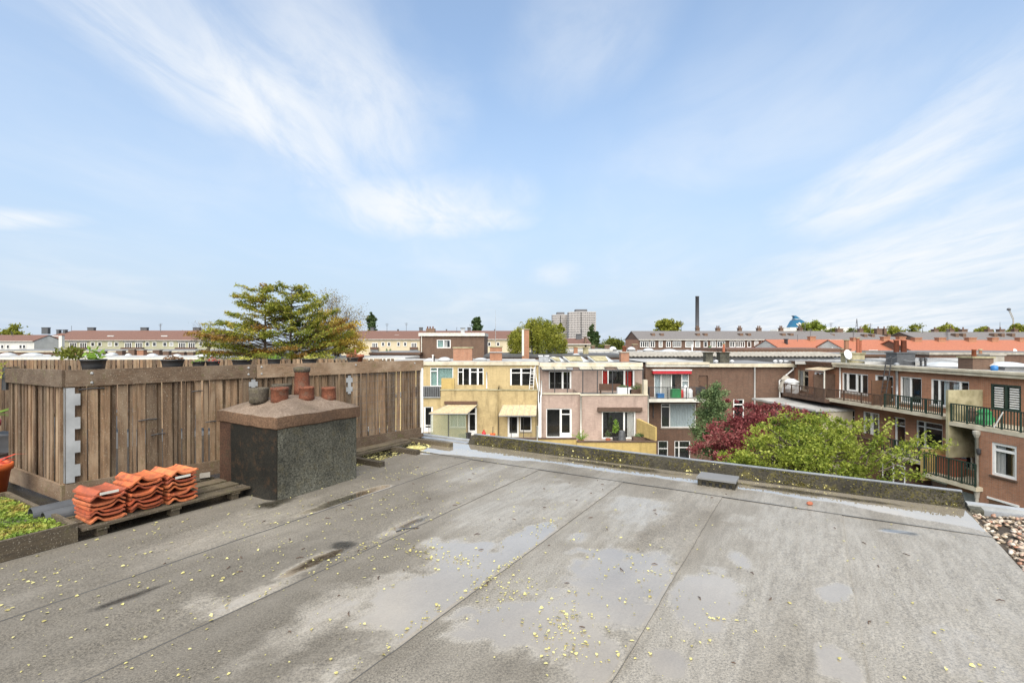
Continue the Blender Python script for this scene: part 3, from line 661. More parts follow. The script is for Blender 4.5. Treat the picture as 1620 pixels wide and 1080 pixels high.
fd = math.hypot(FE[0]-FC[0], FE[1]-FC[1]); fdv = ((FE[0]-FC[0])/fd, (FE[1]-FC[1])/fd); fn = (fdv[1], -fdv[0])      # normal towards the camera side
fe = thing('timber_fence', (FC[0], FC[1], 0), 'long weathered plank fence with broad top rail behind the chimney', 'fence')
run(fe, FC, FE, (.09, .075, .095, .06, .035, .026, .045, .085, .03), .12, 1.26, -.012, fn)
run(fe, FC, FE, (.04, .035, .05), .10, 1.24, -.048, fn, (.02, .06))
t1 = .405
board(fe, lerp(FC, FE, .0), lerp(FC, FE, t1), fn, .0, .03, 1.225, 1.40, 1.222, 1.397, 'rail_wood', 'top_rail')
board(fe, lerp(FC, FE, t1+.002), FE, fn, .0, .032, 1.215, 1.396, 1.20, 1.375, 'rail_wood', 'top_rail')
board(fe, FC, lerp(FC, FE, .5), fn, .0, .03, .045, .215, .045, .21, 'rail_wood', 'bottom_rail')
board(fe, lerp(FC, FE, .502), FE, fn, .0, .033, .045, .21, .05, .215, 'rail_wood', 'bottom_rail')
board(fe, FC, FE, fn, -.30, -.07, 1.314, 1.334, 1.302, 1.322, 'fence_wood', 'shelf_board')
for t_ in (.0, .33, .66, 1.):
    p = lerp(FC, FE, t_); plank(fe, (p[0]-fn[0]*.09, p[1]-fn[1]*.09), fdv, .07, .05, -.002, 1.25, 'fence_wood', name='post')
for (t_, z) in ((.045, 1.36), (.045, 1.26), (.385, 1.355), (.385, 1.27), (.42, 1.36), (.42, 1.27), (.72, 1.34), (.96, 1.33)):
    p = lerp(FC, FE, t_); MB().tube([(p[0]+fn[0]*.028, p[1]+fn[1]*.028, z), (p[0]+fn[0]*.042, p[1]+fn[1]*.042, z)], [.016, .009], 8).build('bolt', 'zinc', fe)
# toothed galvanised corner plate and smaller brackets
def teeth(parent, t0, wd, z0, z1, tw, n, name='metal_plate', off=.034, mat='zinc', thick=.004):
    def T(s, k, z): return (FC[0]+fdv[0]*s+fn[0]*k, FC[1]+fdv[1]*s+fn[1]*k, z)
    mb = MB().box(t0, t0+wd, off, off+thick, z0, z1, T)
    h = (z1-z0)/(2*n-.0)
    for k in range(n):
        za = z0+h*(2*k+.5); mb.box(t0+wd, t0+wd+tw, off, off+thick, za, za+h, T)
        if name == 'bracket': mb.box(t0-tw, t0, off, off+thick, za, za+h, T)
    return mb.build(name, mat, parent)
teeth(fe, .0, .07, .225, 1.215, .045, 4, mat='zinc')
mb = MB().box(0, .05, 0, .004, .225, 1.215, lambda s, k, z: (FC[0]+fn[0]*.036-fdv[0]*.004+(FL[0]-FC[0])/1.57*s, FC[1]+fn[1]*.036-fdv[1]*.004+(FL[1]-FC[1])/1.57*s, z)); mb.build('metal_plate', 'zinc', fe)
teeth(fe, 1.84, .05, .95, 1.20, .03, 2, 'bracket', .004); teeth(fe, 3.24, .05, .9, 1.18, .03, 2, 'bracket', .004)
p = FE; mb = MB().box(-.018, .018, -.02, .02, .12, 1.24, lambda x, y, z: (p[0]+fdv[0]*(x-.03)+fn[0]*(y+.02), p[1]+fdv[1]*(x-.03)+fn[1]*(y+.02), z)); mb.build('end_post', 'pvc_white', fe)
# thin steel tie rods twisted through the planks, wire mesh at the far end
def FT(s, k, z): return (FC[0]+fdv[0]*s+fn[0]*k, FC[1]+fdv[1]*s+fn[1]*k, z)
for (s, z, l) in ((.10, 1.19, .22), (.62, .80, .18), (.74, .62, .14), (1.15, 1.09, .12), (1.55, .75, .1), (1.30, .70, .12)):
    MB().tube([FT(s, .012, z), FT(s+l*.5, .018, z+.008), FT(s+l, .012, z+.004)], .006, 6).build('wire_tie', 'black_metal', fe)
mb = MB()
for k in range(9): mb.tube([FT(3.3, .02, .30+k*.11), FT(4.6, .02, .30+k*.11)], .0019, 4)
for k in range(13): mb.tube([FT(3.35+k*.1, .024, .25), FT(3.35+k*.1, .024, 1.2)], .0019, 4)
mb.build('wire_mesh', 'stack_grey', fe, kind='stuff')

ld = math.hypot(FL[0]-FC[0], FL[1]-FC[1]); ldv = ((FL[0]-FC[0])/ld, (FL[1]-FC[1])/ld); ln = (-ldv[1]*-1, ldv[0]*-1)
ln = (ldv[1], -ldv[0]);  ln = ln if ln[0]*FC[0]+ln[1]*FC[1] < 0 else (-ln[0], -ln[1])
fs = thing('timber_side_fence', (FL[0], FL[1], 0), 'short return fence of narrow slats at the left corner', 'fence')
run(fs, FC, FL, (.055, .05, .06, .045), .10, 1.24, -.012, ln, (.008, .03))
run(fs, FC, FL, (.05, .05), .10, 1.22, -.05, ln, (.01, .05))
board(fs, FC, FL, ln, .0, .03, 1.225, 1.402, 1.215, 1.38, 'rail_wood', 'top_rail')
board(fs, FC, FL, ln, .0, .03, .04, .20, .05, .235, 'rail_wood', 'bottom_rail')
plank(fs, (FL[0]-ln[0]*.06, FL[1]-ln[1]*.06), ldv, .08, .06, -.002, 1.4, 'fence_wood', name='post')
MB().tube([(FL[0]-.03, FL[1], 1.12), (FL[0]-.03, FL[1]+.01, 1.39)], .035, 8).build('strap', 'plastic_black', fs)

# fence at the back of the terrace
fb = thing('terrace_back_fence', (-6, 9.2, 0), 'low far screen of narrow brown slats behind the terrace planters', 'fence')
run(fb, (-10.6, 9.1), (-2.35, 9.9), (.05, .045, .06, .055), .05, 1.36, 0, (0, -1), (.004, .022))
board(fb, (-10.6, 9.1), (-2.35, 9.9), (0, 1), .03, .06, 1.20, 1.26, 1.20, 1.26, 'rail_wood', 'rail')
board(fb, (-10.6, 9.1), (-2.35, 9.9), (0, 1), .03, .06, .30, .36, .30, .36, 'rail_wood', 'rail')
fl2 = thing('terrace_left_fence', (-8.3, 7.6, 0), 'brown slat fence at the far left edge behind the short return', 'fence')
run(fl2, (-7.9, 6.9), (-9.4, 9.0), (.06, .05, .07), .05, 1.36, 0, (-.8, -.6), (.004, .015))
board(fl2, (-7.9, 6.9), (-9.4, 9.0), (.8, .6), .03, .06, 1.15, 1.22, 1.15, 1.22, 'rail_wood', 'rail')
struct(MB().box(-9.5, -6.2, 2.3, 6.6, -.001, .004, RW).build('terrace_floor', 'flat_roof_grey')) if False else None

# planters and pots on the fence shelf
def bush(parent, c, r, h, n, size, mat, name='foliage', flat=0.):
    u = rng.normal(size=(n, 3)); u /= np.linalg.norm(u, axis=1)[:, None]; q = rng.random(n)[:, None]**.5
    C = np.array(c)+u*q*np.array([r[0], r[1], h]); C = C[C[:, 2] > c[2]-h*.35]
    V, F = leaves(C, size, .5, flat); return npmesh(name, V, F, mat, parent)
def shelf_pot(t_, wd, h, matp, plant, ph, n, name, label, cat='planter', size=.03, back=.185, zb=1.335):
    p = lerp(FC, FE, t_); x, y = p[0]-fn[0]*back, p[1]-fn[1]*back
    zb = zb-.012*t_; th = thing(name, (x, y, zb), label, cat)
    pr = [(.40, 0), (.46, .6), (.5, .9), (.53, .9), (.53, 1.), (.48, 1.), (.46, .85), (.01, .85)]
    c, s = fdv; mb = MB().lathe((0, 0, 0), [(r_*wd, z*h) for r_, z in pr], 20, 1., min(1., .2/wd*1.0)); mb.v = [(x+c*vx-s*vy, y+s*vx+c*vy, zb+vz) for vx, vy, vz in mb.v]
    mb.build('bowl', matp, th, True)
    if plant: bush(th, (x, y, zb+h*.85+ph*.3), (wd*.52, .09), ph, n, size, plant)
    return th
shelf_pot(.055, .23, .17, 'plastic_black', 'pot_plant', .14, 70, 'plant_bowl', 'black bowl with bright succulent at the left end of the fence', size=.07)
shelf_pot(.215, .24, .15, 'plastic_black', 'pot_dry', .05, 260, 'plant_bowl', 'black bowl of brown dried heather on the fence')
shelf_pot(.385, .25, .13, 'plastic_black', 'pot_yellow', .05, 260, 'plant_trough', 'long black trough of pale yellow flowers right of the red blossom')
shelf_pot(.475, .17, .13, 'plastic_black', 'pot_plant', .06, 150, 'plant_bowl', 'small black bowl of bright green leaves above the chimney pots')
shelf_pot(.585, .22, .12, 'plastic_black', 'pot_yellow', .05, 200, 'plant_trough', 'trough of cream and yellow flowers left of the dry grass tuft')
shelf_pot(.735, .17, .12, 'plastic_black', 'pot_dry', .09, 200, 'plant_bowl', 'tuft of dry brown grass near the right end of the fence')
shelf_pot(.31, .16, .12, 'plastic_black', 'pot_red_flower', .05, 60, 'plant_bowl', 'small pot with a single red blossom on the fence')
shelf_pot(.275, .14, .12, 'plastic_black', 'pot_plant', .03, 80, 'plant_bowl', 'low pot of lime green sprigs beside the red blossom')
tp = thing('terracotta_pot', (-2.75, 8.8, 1.20), 'dark terracotta pot standing above the dry grass tuft', 'flower pot')
MB().lathe((-2.75, 8.8, 1.20), [(.09, 0), (.13, .22), (.15, .22), (.15, .27), (.12, .27), (.11, .2), (.01, .2)], 16).build('pot', 'terracotta', tp, True)
MB().tube([(-2.75, 8.8, 1.4), (-2.75, 8.8, 1.56)], [.03, .012], 8).build('stub', 'terracotta', tp); MB().box(-2.9, -2.6, 8.65, 8.95, -.002, 1.2).build('plinth', 'fence_wood', tp)
# shrub behind the left bowl
sb = thing('olive_shrub', (-6.35, 7.2, 0), 'small round olive-green shrub behind the left bowl', 'shrub')
MB().tube([(-6.35, 7.2, 0), (-6.33, 7.2, .8), (-6.37, 7.22, 1.35)], [.03, .025, .015], 6).build('stem', 'bark', sb)
bush(sb, (-6.35, 7.2, 1.50), (.20, .2), .14, 420, .05, 'leaf_willow')
sb = thing('trailing_plant', (-6.25, 5.85, 0), 'pale trailing climber at the left end of the side fence', 'plant')
MB().tube([(-6.25, 5.85, 0), (-6.27, 5.85, .7), (-6.2, 5.9, 1.35)], .012, 6).build('stem', 'bark', sb)
bush(sb, (-6.18, 5.95, 1.33), (.16, .14), .22, 160, .05, 'pot_yellow')

# pots at the left edge of the picture
def bigpot(x, y, z, r, h, mat, name, label, plant, n, size):
    th = thing(name, (x, y, z), label, 'flower pot')
    MB().lathe((x, y, z), [(r*.68, 0), (r*.92, h*.84), (r*1.02, h*.84), (r*1.02, h), (r*.92, h), (r*.88, h*.88), (.01, h*.88)], 20).build('pot', mat, th, True)
    mb = MB()
    for k in range(n):
        t_ = random.uniform(0, 6.28); l = size*random.uniform(.6, 1.2); w_ = .035; dx, dy = math.cos(t_), math.sin(t_); b0 = (x, y, z+h*.85)
        pts = [(b0[0]+dx*l*f, b0[1]+dy*l*f, b0[2]+l*(1.1*f-.75*f*f)) for f in (0, .35, .7, 1.)]
        V = []; 
        for i, p in enumerate(pts):
            ww = w_*(1-.85*(i/3)**1.5); V += [(p[0]-dy*ww, p[1]+dx*ww, p[2]), (p[0]+dy*ww, p[1]-dx*ww, p[2])]
        mb.add(V, [(0, 1, 3, 2), (2, 3, 5, 4), (4, 5, 7, 6)])
    mb.build('leaves', plant, th); return th
bigpot(-5.55, 5.30, 0, .20, .40, 'pot_orange', 'orange_pot', 'large orange plastic pot at the left edge of the picture', 'pot_red_flower', 14, .3)
bigpot(-6.45, 6.05, .32, .20, .42, 'plastic_red', 'red_pot', 'glossy red pot with strap leaves behind the orange pot', 'pot_plant', 22, .5)
st = thing('pot_stand', (-6.45, 6.05, 0), 'low black stand under the red pot', 'stand'); MB().box(-6.65, -6.25, 5.85, 6.25, .28, .318).build('top', 'dark_wood', st)
for (x, y) in ((-6.63, 5.87), (-6.27, 5.87), (-6.63, 6.23), (-6.27, 6.23)): MB().tube([(x, y, -.002), (x, y, .28)], .02, 6).build('leg', 'dark_wood', st)

# sedum planter box
pl = thing('sedum_planter', RW(-6.2, .4, 0), 'low mossy timber planter box full of green and red sedum', 'planter')
MB().box(-5.40, -5.365, -1.6, 1.735, -.001, .160, RW).build('side_board', 'pallet_wood', pl)
MB().box(-7.1, -5.402, 1.70, 1.735, -.001, .157, RW).build('side_board', 'pallet_wood', pl)
MB().box(-7.13, -7.102, -1.6, 1.735, -.001, .155, RW).build('side_board', 'pallet_wood', pl)
MB().box(-7.1, -5.402, -1.6, 1.698, .0, .118, RW).build('soil', 'soil', pl)
n = 26000; a = rng.uniform(-7.09, -5.42, n); b = rng.uniform(-.6, 1.69, n); hh = fbm(a, b, 820, 3.2); z = .115+.075*np.clip(hh-.25, 0, 1)*rng.random(n)**.5
V, F = leaves(RWn(a, b, z), .024, .8); npmesh('sedum', V, F, 'sedum', pl, kind='stuff')

# pallet under the tile stacks
pt = thing('timber_pallet', RW(-5.75, 2.5, 0), 'mossy wooden pallet lying on the roof under the tile stacks', 'pallet')
for (x0, x1) in ((-5.50, -5.335), (-5.74, -5.56), (-5.98, -5.80), (-6.22, -6.06)): MB().box(x0, x1, 1.76, 3.24, .082, .102, RW).build('deck_board', 'pallet_wood', pt)
for y0 in (1.86, 2.45, 3.04): MB().box(-6.22, -5.345, y0, y0+.09, .055, .081, RW).build('cross_board', 'pallet_wood', pt)
for y0 in (1.87, 2.46, 3.05):
    for x0 in (-5.46, -6.16): MB().box(x0, x0+.09, y0, y0+.075, -.001, .054, RW).build('block', 'pallet_wood', pt)
# clay tiles: interlocking profile, stacked
def tile_mesh():
    nx, T_ = 22, .017; W_, L_ = .27, .34; V = []; F = []
    def pf(x):
        z = .0
        z += .036*math.exp(-((x-.055)/.032)**2)           # big roll
        z += .013*math.exp(-((x-.258)/.014)**2)-.006*math.exp(-((x-.17)/.06)**2)
        return z
    ys = [0, .02, .04, .32, .34]
    for j, y in enumerate(ys):
        for i in range(nx+1):
            x = W_*i/nx; z = pf(x)+(.006 if j in (0, 1) else 0)
            V.append((x-W_/2, y-.17, z)); V.append((x-W_/2, y-.17, z+T_))
    m = 2*(nx+1)
    for j in range(len(ys)-1):
        for i in range(nx):
            p = j*m+2*i; F += [(p+1, p+3, p+m+3, p+m+1), (p, p+m, p+m+2, p+2)]
        p = j*m; F.append((p, p+1, p+m+1, p+m)); p = j*m+2*nx; F.append((p, p+m, p+m+1, p+1))
    for i in range(nx):
        p = 2*i; F.append((p, p+2, p+3, p+1)); p = (len(ys)-1)*m+2*i; F.append((p, p+1, p+3, p+2))
    me = bpy.data.meshes.new('roof_tile'); me.from_pydata(V, [], F); me.materials.append(MATS['clay_tile']); return me
tm = tile_mesh(); ORD = ['bottom', 'second', 'third', 'fourth', 'fifth', 'sixth', 'seventh', 'eighth', 'ninth', 'tenth']
urot = math.atan2(CA, SA)          # world angle of the seam direction
for (bc, cnt, nm, ztop) in ((1.97, 7, 'left', .0), (2.275, 8, 'middle', .0), (2.58, 8, 'right', .0)):
    z = .104
    for k in range(cnt):
        last = k == cnt-1
        o = bpy.data.objects.new('roof_tile', tm); col.objects.link(o)
        p = RW(-5.58+random.uniform(-.03, .02)-(.03 if last else 0), bc+random.uniform(-.018, .018)+(.025 if last and nm == 'middle' else 0), z)
        o.location = p; flip = (k % 2 == 1) and random.random() < .35
        o.rotation_euler = (random.uniform(-.015, .015)+(.06 if last else 0), random.uniform(-.02, .02), urot+random.uniform(-.06, .06)+(.10 if last else 0)+(math.pi if (k in (3, 4) and nm != 'right') or (k == 2 and nm == 'right') else 0))
        pos = 'topmost' if last else ('bottom' if k == 0 else ORD[k]+' from the bottom')
        tag(o, f'orange clay roof tile, {pos} in the {nm} stack on the pallet', 'roof tile', 'stacked clay roof tiles')
        if (nm, last) != ('x', 1) and k in (cnt-1,) :
            s = .0
        z += .0375+random.uniform(-.004, .004)
    # paper sticker on the upper tile's edge
for (bc, zt, nm) in ((1.97, .104+6*.0375+.026, 'left'), (2.58, .104+6*.0375+.026, 'right')):
    p = RW(-5.412, bc, zt); T = lambda x, y, zz: RW(-5.400+y, bc+x, zt+zz)
    tag(MB().box(-.07, .07, -.002, .002, -.012, .010, T).build('paper_strip', 'white_paint'), f'white paper strip stuck on the {nm} tile stack', 'label strip')
# dark grey ridge profiles lying behind the stacks
for (aa, z, bb0, bb1, lab) in ((-5.90, .104, 1.66, 2.75, 'front dark grey half-round plastic profile behind the tile stacks'), (-6.06, .125, 1.62, 2.9, 'rear dark grey half-round plastic profile behind the tile stacks')):
    V = []; F = []; n = 12
    for j, b in enumerate((bb0, bb1)):
        for i in range(n+1):
            t_ = math.pi*i/n
            for r in (.075, .066): V.append(RW(aa+r*math.cos(t_), b, z+r*math.sin(t_)))
    m = 2*(n+1)
    for i in range(n):
        p = 2*i; F += [(p, p+2, p+m+2, p+m), (p+1, p+m+1, p+m+3, p+3), (p, p+1, p+3, p+2), (p+m, p+m+2, p+m+3, p+m+1)]
    F += [(0, m, m+1, 1), (2*n, 2*n+1, m+2*n+1, m+2*n)]
    tag(MB().add(V, F).build('ridge_profile', 'pantile_grey', smooth=False), lab, 'roof profile')
# pale board strip between fence and chimney
tag(MB().box(-6.42, -6.2, 2.2, 3.25, .0, .05, RW).build('concrete_slab', 'concrete'), 'pale concrete slab strip at the fence foot behind the tiles', 'slab')

# timber bearers beyond the chimney
bb = thing('bearer_plank', RW(-5.75, 5.2, 0), 'long flat wet plank along the fence foot right of the chimney', 'plank')
MB().box(-5.86, -5.68, 4.35, 6.15, .072, .10, RW).build('board', 'pallet_wood', bb); MB().box(-5.66, -5.60, 4.35, 6.1, .05, .085, RW).build('board', 'pallet_wood', bb)
for (y0, x1, x0, lab) in ((4.86, -5.02, -5.90, 'nearest dark timber bearer sticking out beside the chimney'), (5.66, -5.10, -5.95, 'middle dark timber bearer sticking out of the leaf litter'), (6.34, -5.00, -6.0, 'farthest dark timber bearer near the start of the parapet')):
    th = thing('timber_bearer', RW((x0+x1)/2, y0, 0), lab, 'beam'); zb = -.001
    MB().box(x0, x1, y0, y0+.085, .0, .07, RW).build('beam', 'pallet_wood', th); MB().box(x1-.12, x1-.03, y0-.01, y0+.09, -.002, -.0005, RW) if False else None
yl = MB().lathe(RW(-5.42, 6.02, 0), [(.11, 0), (.13, .02), (.10, .035), (.01, .04)], 14, 1.3, .8, .05); tag(yl.build('yellow_moss_cushion', 'fallen', smooth=True), 'yellow moss cushion between the farthest bearers', 'moss')
# ================================================================ houses: facade frames and generators
class Fac:
    def __init__(s, p0, t, n): s.p = p0; s.t = t; s.n = n
    def w(s, a, n, z): return (s.p[0]+s.t[0]*a+s.n[0]*n, s.p[1]+s.t[1]*a+s.n[1]*n, z)
    def sz(s, px, py, n=0.):
        dx = (px-810)/FPX; dz = -(py-540)/FPX
        ox = s.p[0]+s.n[0]*n; oy = s.p[1]+s.n[1]*n
        k = (ox*s.n[0]+oy*s.n[1])/(dx*s.n[0]+s.n[1]); x, y = dx*k, k
        return ((x-ox)*s.t[0]+(y-oy)*s.t[1], CAMZ+dz*k)
    def r(s, x0, y0, x1, y1, n=0.):
        a, za = s.sz(x0, y0, n); b, zb = s.sz(x1, y1, n); return (a, b, zb, za)     # s0,s1,z0,z1
def wall(F, par, s0, s1, z0, z1, n, holes, mat, depth=8., name='wall', rev=.16, back=True):
    S = sorted({s0, s1, *[min(max(h[i], s0), s1) for h in holes for i in (0, 1)]}); Z = sorted({z0, z1, *[min(max(h[i], z0), z1) for h in holes for i in (2, 3)]})
    mb = MB()
    for i in range(len(S)-1):
        for j in range(len(Z)-1):
            cs, cz = (S[i]+S[i+1])/2, (Z[j]+Z[j+1])/2
            if any(h[0] < cs < h[1] and h[2] < cz < h[3] for h in holes): continue
            mb.add([F.w(S[i], n, Z[j]), F.w(S[i+1], n, Z[j]), F.w(S[i+1], n, Z[j+1]), F.w(S[i], n, Z[j+1])], [(0, 1, 2, 3)])
    for (a, b, c, d) in holes:
        e = n-rev
        for (p, q) in (((a, c), (b, c)), ((b, c), (b, d)), ((b, d), (a, d)), ((a, d), (a, c))):
            mb.add([F.w(p[0], n, p[1]), F.w(p[0], e, p[1]), F.w(q[0], e, q[1]), F.w(q[0], n, q[1])], [(0, 1, 2, 3)])
    if back:
        m = n-depth
        mb.add([F.w(s0, n, z0), F.w(s0, m, z0), F.w(s0, m, z1), F.w(s0, n, z1), F.w(s1, n, z0), F.w(s1, m, z0), F.w(s1, m, z1), F.w(s1, n, z1)],
               [(0, 3, 2, 1), (4, 5, 6, 7), (1, 2, 6, 5)])
    return mb.build(name, mat, par)
def bx(F, par, name, mat, s0, s1, n0, n1, z0, z1): return MB().box(s0, s1, n0, n1, z0, z1, F.w).build(name, mat, par)
def window(F, par, r, n=0., cols=(1,), tr=None, frame='pvc_white', fw=.07, sill=True, curtain=None, door=None, name='window', rev=.16, bars=None, plain_glass='glass', cur_cols=None, inside=True):
    """r=(s0,s1,z0,z1): a pane set back in the opening; children: frame, sill, curtains, the dark room behind"""
    s0, s1, z0, z1 = r; g = n-.10
    w_ = MB().box(s0+fw*.5, s1-fw*.5, g-.02, g-.01, z0+fw*.5, z1-fw*.5, F.w).build(name, plain_glass, par)
    mb = MB()
    f0, f1 = n-.15, n-.045
    mb.box(s0, s1, f0, f1, z0, z0+fw, F.w); mb.box(s0, s1, f0, f1, z1-fw, z1, F.w)
    mb.box(s0, s0+fw, f0, f1, z0+fw, z1-fw, F.w); mb.box(s1-fw, s1, f0, f1, z0+fw, z1-fw, F.w)
    tot = sum(cols); x = s0; cx = []
    for i, c in enumerate(cols):
        x1 = x+(s1-s0)*c/tot; cx.append((x, x1))
        if i < len(cols)-1: mb.box(x1-fw*.6, x1+fw*.6, f0, f1+.004, z0+fw, z1-fw, F.w)
        q = (tr[i] if tr else 0)
        a_ = x+(fw if i == 0 else fw*.6); b_ = x1-(fw if i == len(cols)-1 else fw*.6)
        if q: zz_ = z1-(z1-z0)*q; mb.box(a_, b_, f0, f1-.006, zz_-fw*.5, zz_+fw*.5, F.w)
        if door is not None and i in door:
            mb.box(a_, a_+fw, f0, f1-.01, z0+fw, z1-fw, F.w); mb.box(b_-fw, b_, f0, f1-.01, z0+fw, z1-fw, F.w); mb.box(a_, b_, f0, f1-.012, z0+fw, z0+fw+(z1-z0)*.13, F.w)
        x = x1
    mb.build('frame', frame, w_)
    if sill: bx(F, w_, 'sill', sill if isinstance(sill, str) else 'concrete', s0-.06, s1+.06, n+.002, n+.09, z0-.09, z0-.01)
    if inside: MB().box(s0+.002, s1-.002, n-1.6, n-.17, z0+.002, z1-.002, F.w).build('room', 'interior', w_) if False else None
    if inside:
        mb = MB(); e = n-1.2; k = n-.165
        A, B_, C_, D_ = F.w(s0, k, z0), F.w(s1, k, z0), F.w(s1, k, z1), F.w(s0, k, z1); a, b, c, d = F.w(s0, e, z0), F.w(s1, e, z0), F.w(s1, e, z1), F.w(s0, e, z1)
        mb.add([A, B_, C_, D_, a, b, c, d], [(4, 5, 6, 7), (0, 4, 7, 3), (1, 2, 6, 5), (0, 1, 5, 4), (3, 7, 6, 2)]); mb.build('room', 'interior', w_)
    if curtain:
        for (i, f0_, f1_, m) in curtain:
            a, b = cx[i]; p, q = a+(b-a)*f0_, a+(b-a)*f1_; k = max(4, int((q-p)/.12)); V = []; Fc = []
            for j in range(k+1):
                ss = p+(q-p)*j/k; nn = n-.20-.03*(j % 2); V += [F.w(ss, nn, z0+.03), F.w(ss, nn, z1-.03)]
            for j in range(k): Fc.append((2*j, 2*j+2, 2*j+3, 2*j+1))
            MB().add(V, Fc).build('curtain', m, w_)
    return r
def railing(F, par, s0, s1, n, z0, z1, mat, step=.13, th=.03, ends=None, posts=0, name='railing', bal=True):
    rl = MB().box(s0, s1, n-.03, n+.03, z1-.06, z1, F.w).build(name, mat, par)
    bx(F, rl, 'bottom_rail', mat, s0, s1, n-.025, n+.025, z0+.05, z0+.10)
    if bal:
        mb = MB(); k = max(2, int((s1-s0)/step))
        for i in range(k+1):
            s = s0+(s1-s0-th)*i/k; mb.box(s, s+th, n-.012, n+.012, z0+.1, z1-.06, F.w)
        mb.build('balusters', mat, rl, kind='stuff')
    for i in range(posts+1):
        s = s0+(s1-s0-.07)*i/max(1, posts); bx(F, rl, 'post', mat, s, s+.07, n-.04, n+.036, z0-.05, z1-.002)
    if ends:
        for s in ends:
            e = MB().box(s-.03, s+.03, n-ends_len, n-.04, z1-.058, z1-.004, F.w)
            for j in range(int(ends_len/.14)): e.box(s-.012, s+.012, n-.1-j*.14-.03, n-.1-j*.14, z0+.1, z1-.06, F.w)
            e.build('side_rail', mat, rl)
    return rl
ends_len = 1.1
def pipe(par, pts, r=.045, mat='pvc_white', name='drain_pipe'): return MB().tube(pts, r, 8).build(name, mat, par, True)
def shell_roof(F, par, s0, s1, n1, depth, z, mat, th=.2, name='roof'): return bx(F, par, name, mat, s0, s1, n1-depth, n1, z-th, z)

# ---------------------------------------------------------------- yellow house (frontal row across the gardens)
FY = Fac((0, 44), (1, 0), (0, -1)); NE = 5.0                     # back wall at 44 m, ground-floor wing 5 m proud
ytop = FY.sz(760, 572)[1]
yh = thing('yellow_house', FY.w(FY.sz(750, 0)[0], 0, GROUND), 'yellow brick house with roof terrace behind the parapet', 'house')
s0, s1 = FY.sz(600, 0)[0], FY.sz(852.5, 0)[0]
W1 = FY.r(680.5, 581, 717, 611); W2 = FY.r(724, 581.5, 765, 615.5); W3 = FY.r(807, 582, 845, 617)
wall(FY, yh, s0, s1, GROUND, ytop-.05, 0, [W1, W2, W3], 'brick_yellow')
window(FY, yh, W1, cols=(1, 2.2), tr=(.2, 0), curtain=[(1, .02, .98, 'curtain_teal'), (0, .1, .9, 'curtain_teal')])
window(FY, yh, W2, cols=(1, 1.2, 1.6, 1), tr=(.2, 0, .2, .2), door=(2,))
window(FY, yh, W3, cols=(1.2, 1.3), tr=(.22, .22), door=(0,))
bx(FY, yh, 'fascia', 'cream_paint', s0, s1, -.2, .16, ytop-.30, ytop)
for px in (797, 824): s = FY.sz(px, 0)[0]; bx(FY, yh, 'fascia_joint', 'concrete', s-.02, s+.02, .161, .166, ytop-.29, ytop-.01)
shell_roof(FY, yh, s0, s1, -.21, 8, ytop-.02, 'flat_roof_pale')
# wing with terrace on top
a0 = FY.sz(697, 0, NE)[0]; am = FY.sz(787, 0, NE)[0]; a1 = FY.sz(850, 0, NE)[0]
zp = FY.sz(740, 616, NE)[1]; zfl = FY.sz(740, 616, 0)[1]-.06
D1 = FY.r(740, 644, 754.5, 688, NE); Wb = FY.r(711, 652, 737, 676, NE); D2 = FY.r(803, 658, 821, 691, NE-.25); D3 = FY.r(822.5, 658, 841, 682, NE-.25); Wl = FY.r(670, 643, 685, 683, NE-.4)
wall(FY, yh, a0, am, GROUND, zp-.06, NE, [D1, Wb], 'brick_yellow_stained', NE-.02, 'wing_wall')
wall(FY, yh, am, a1, GROUND, zp-.10, NE-.25, [D2, D3], 'brick_yellow_stained', NE-.27, 'wing_wall')
al = FY.sz(620, 0, NE-.4)[0]; zl = FY.sz(680, 629, NE-.4)[1]
wall(FY, yh, al, a0-.002, GROUND, zl, NE-.4, [Wl], 'brick_yellow', NE-.42, 'wing_wall')
bx(FY, yh, 'terrace_floor', 'flat_roof_grey', al, a1-.02, .02, NE-.42, zfl-.1, zfl) if zfl < zl+1 else None
bx(FY, yh, 'coping', 'concrete_moss', a0-.04, am, NE-.30, NE+.05, zp-.058, zp); bx(FY, yh, 'coping', 'concrete_moss', am+.002, a1+.03, NE-.52, NE-.2, zp-.098, zp-.03)
window(FY, yh, D1, NE, cols=(1,), tr=(.24,), door=(0,)); window(FY, yh, Wb, NE, cols=(1, 1), curtain=[(0, .1, .9, 'curtain_pale_blue'), (1, .1, .9, 'curtain_pale_blue')])
window(FY, yh, D2, NE-.25, cols=(1,), door=(0,), sill=False); window(FY, yh, D3, NE-.25, cols=(1,)); window(FY, yh, Wl, NE-.4, tr=(.75,), door=(0,))
# balcony end wall, rail, awnings
e = FY.r(698.5, 598, 719, 616, NE-1.); bx(FY, yh, 'end_wall', 'brick_ochre', e[0], e[1], NE-1.2, NE-.9, e[2]-.6, e[3])
bl = FY.r(655, 610.5, 697, 629, NE-.3); rl = bx(FY, yh, 'balcony_screen', 'plastic_black', bl[0], bl[1], NE-.33, NE-.28, bl[2]+.08, bl[3]-.05); bx(FY, rl, 'top_rail', 'zinc', bl[0], bl[1], NE-.35, NE-.26, bl[3]-.05, bl[3]); bx(FY, rl, 'bottom_rail', 'zinc', bl[0], bl[1], NE-.35, NE-.26, bl[2], bl[2]+.07)
mb = MB()
for i in range(14): s = bl[0]+(bl[1]-bl[0])*(i+.5)/14; mb.box(s-.012, s+.012, NE-.276, NE-.265, bl[2]+.1, bl[3]-.06, FY.w)
mb.build('screen_ribs', 'grey_metal', rl, kind='stuff')
c = FY.r(703, 634.5, 755, 639, NE+.1); bx(FY, yh, 'awning_case', 'brown_door', c[0], c[1], NE+.004, NE+.16, c[2], c[3])
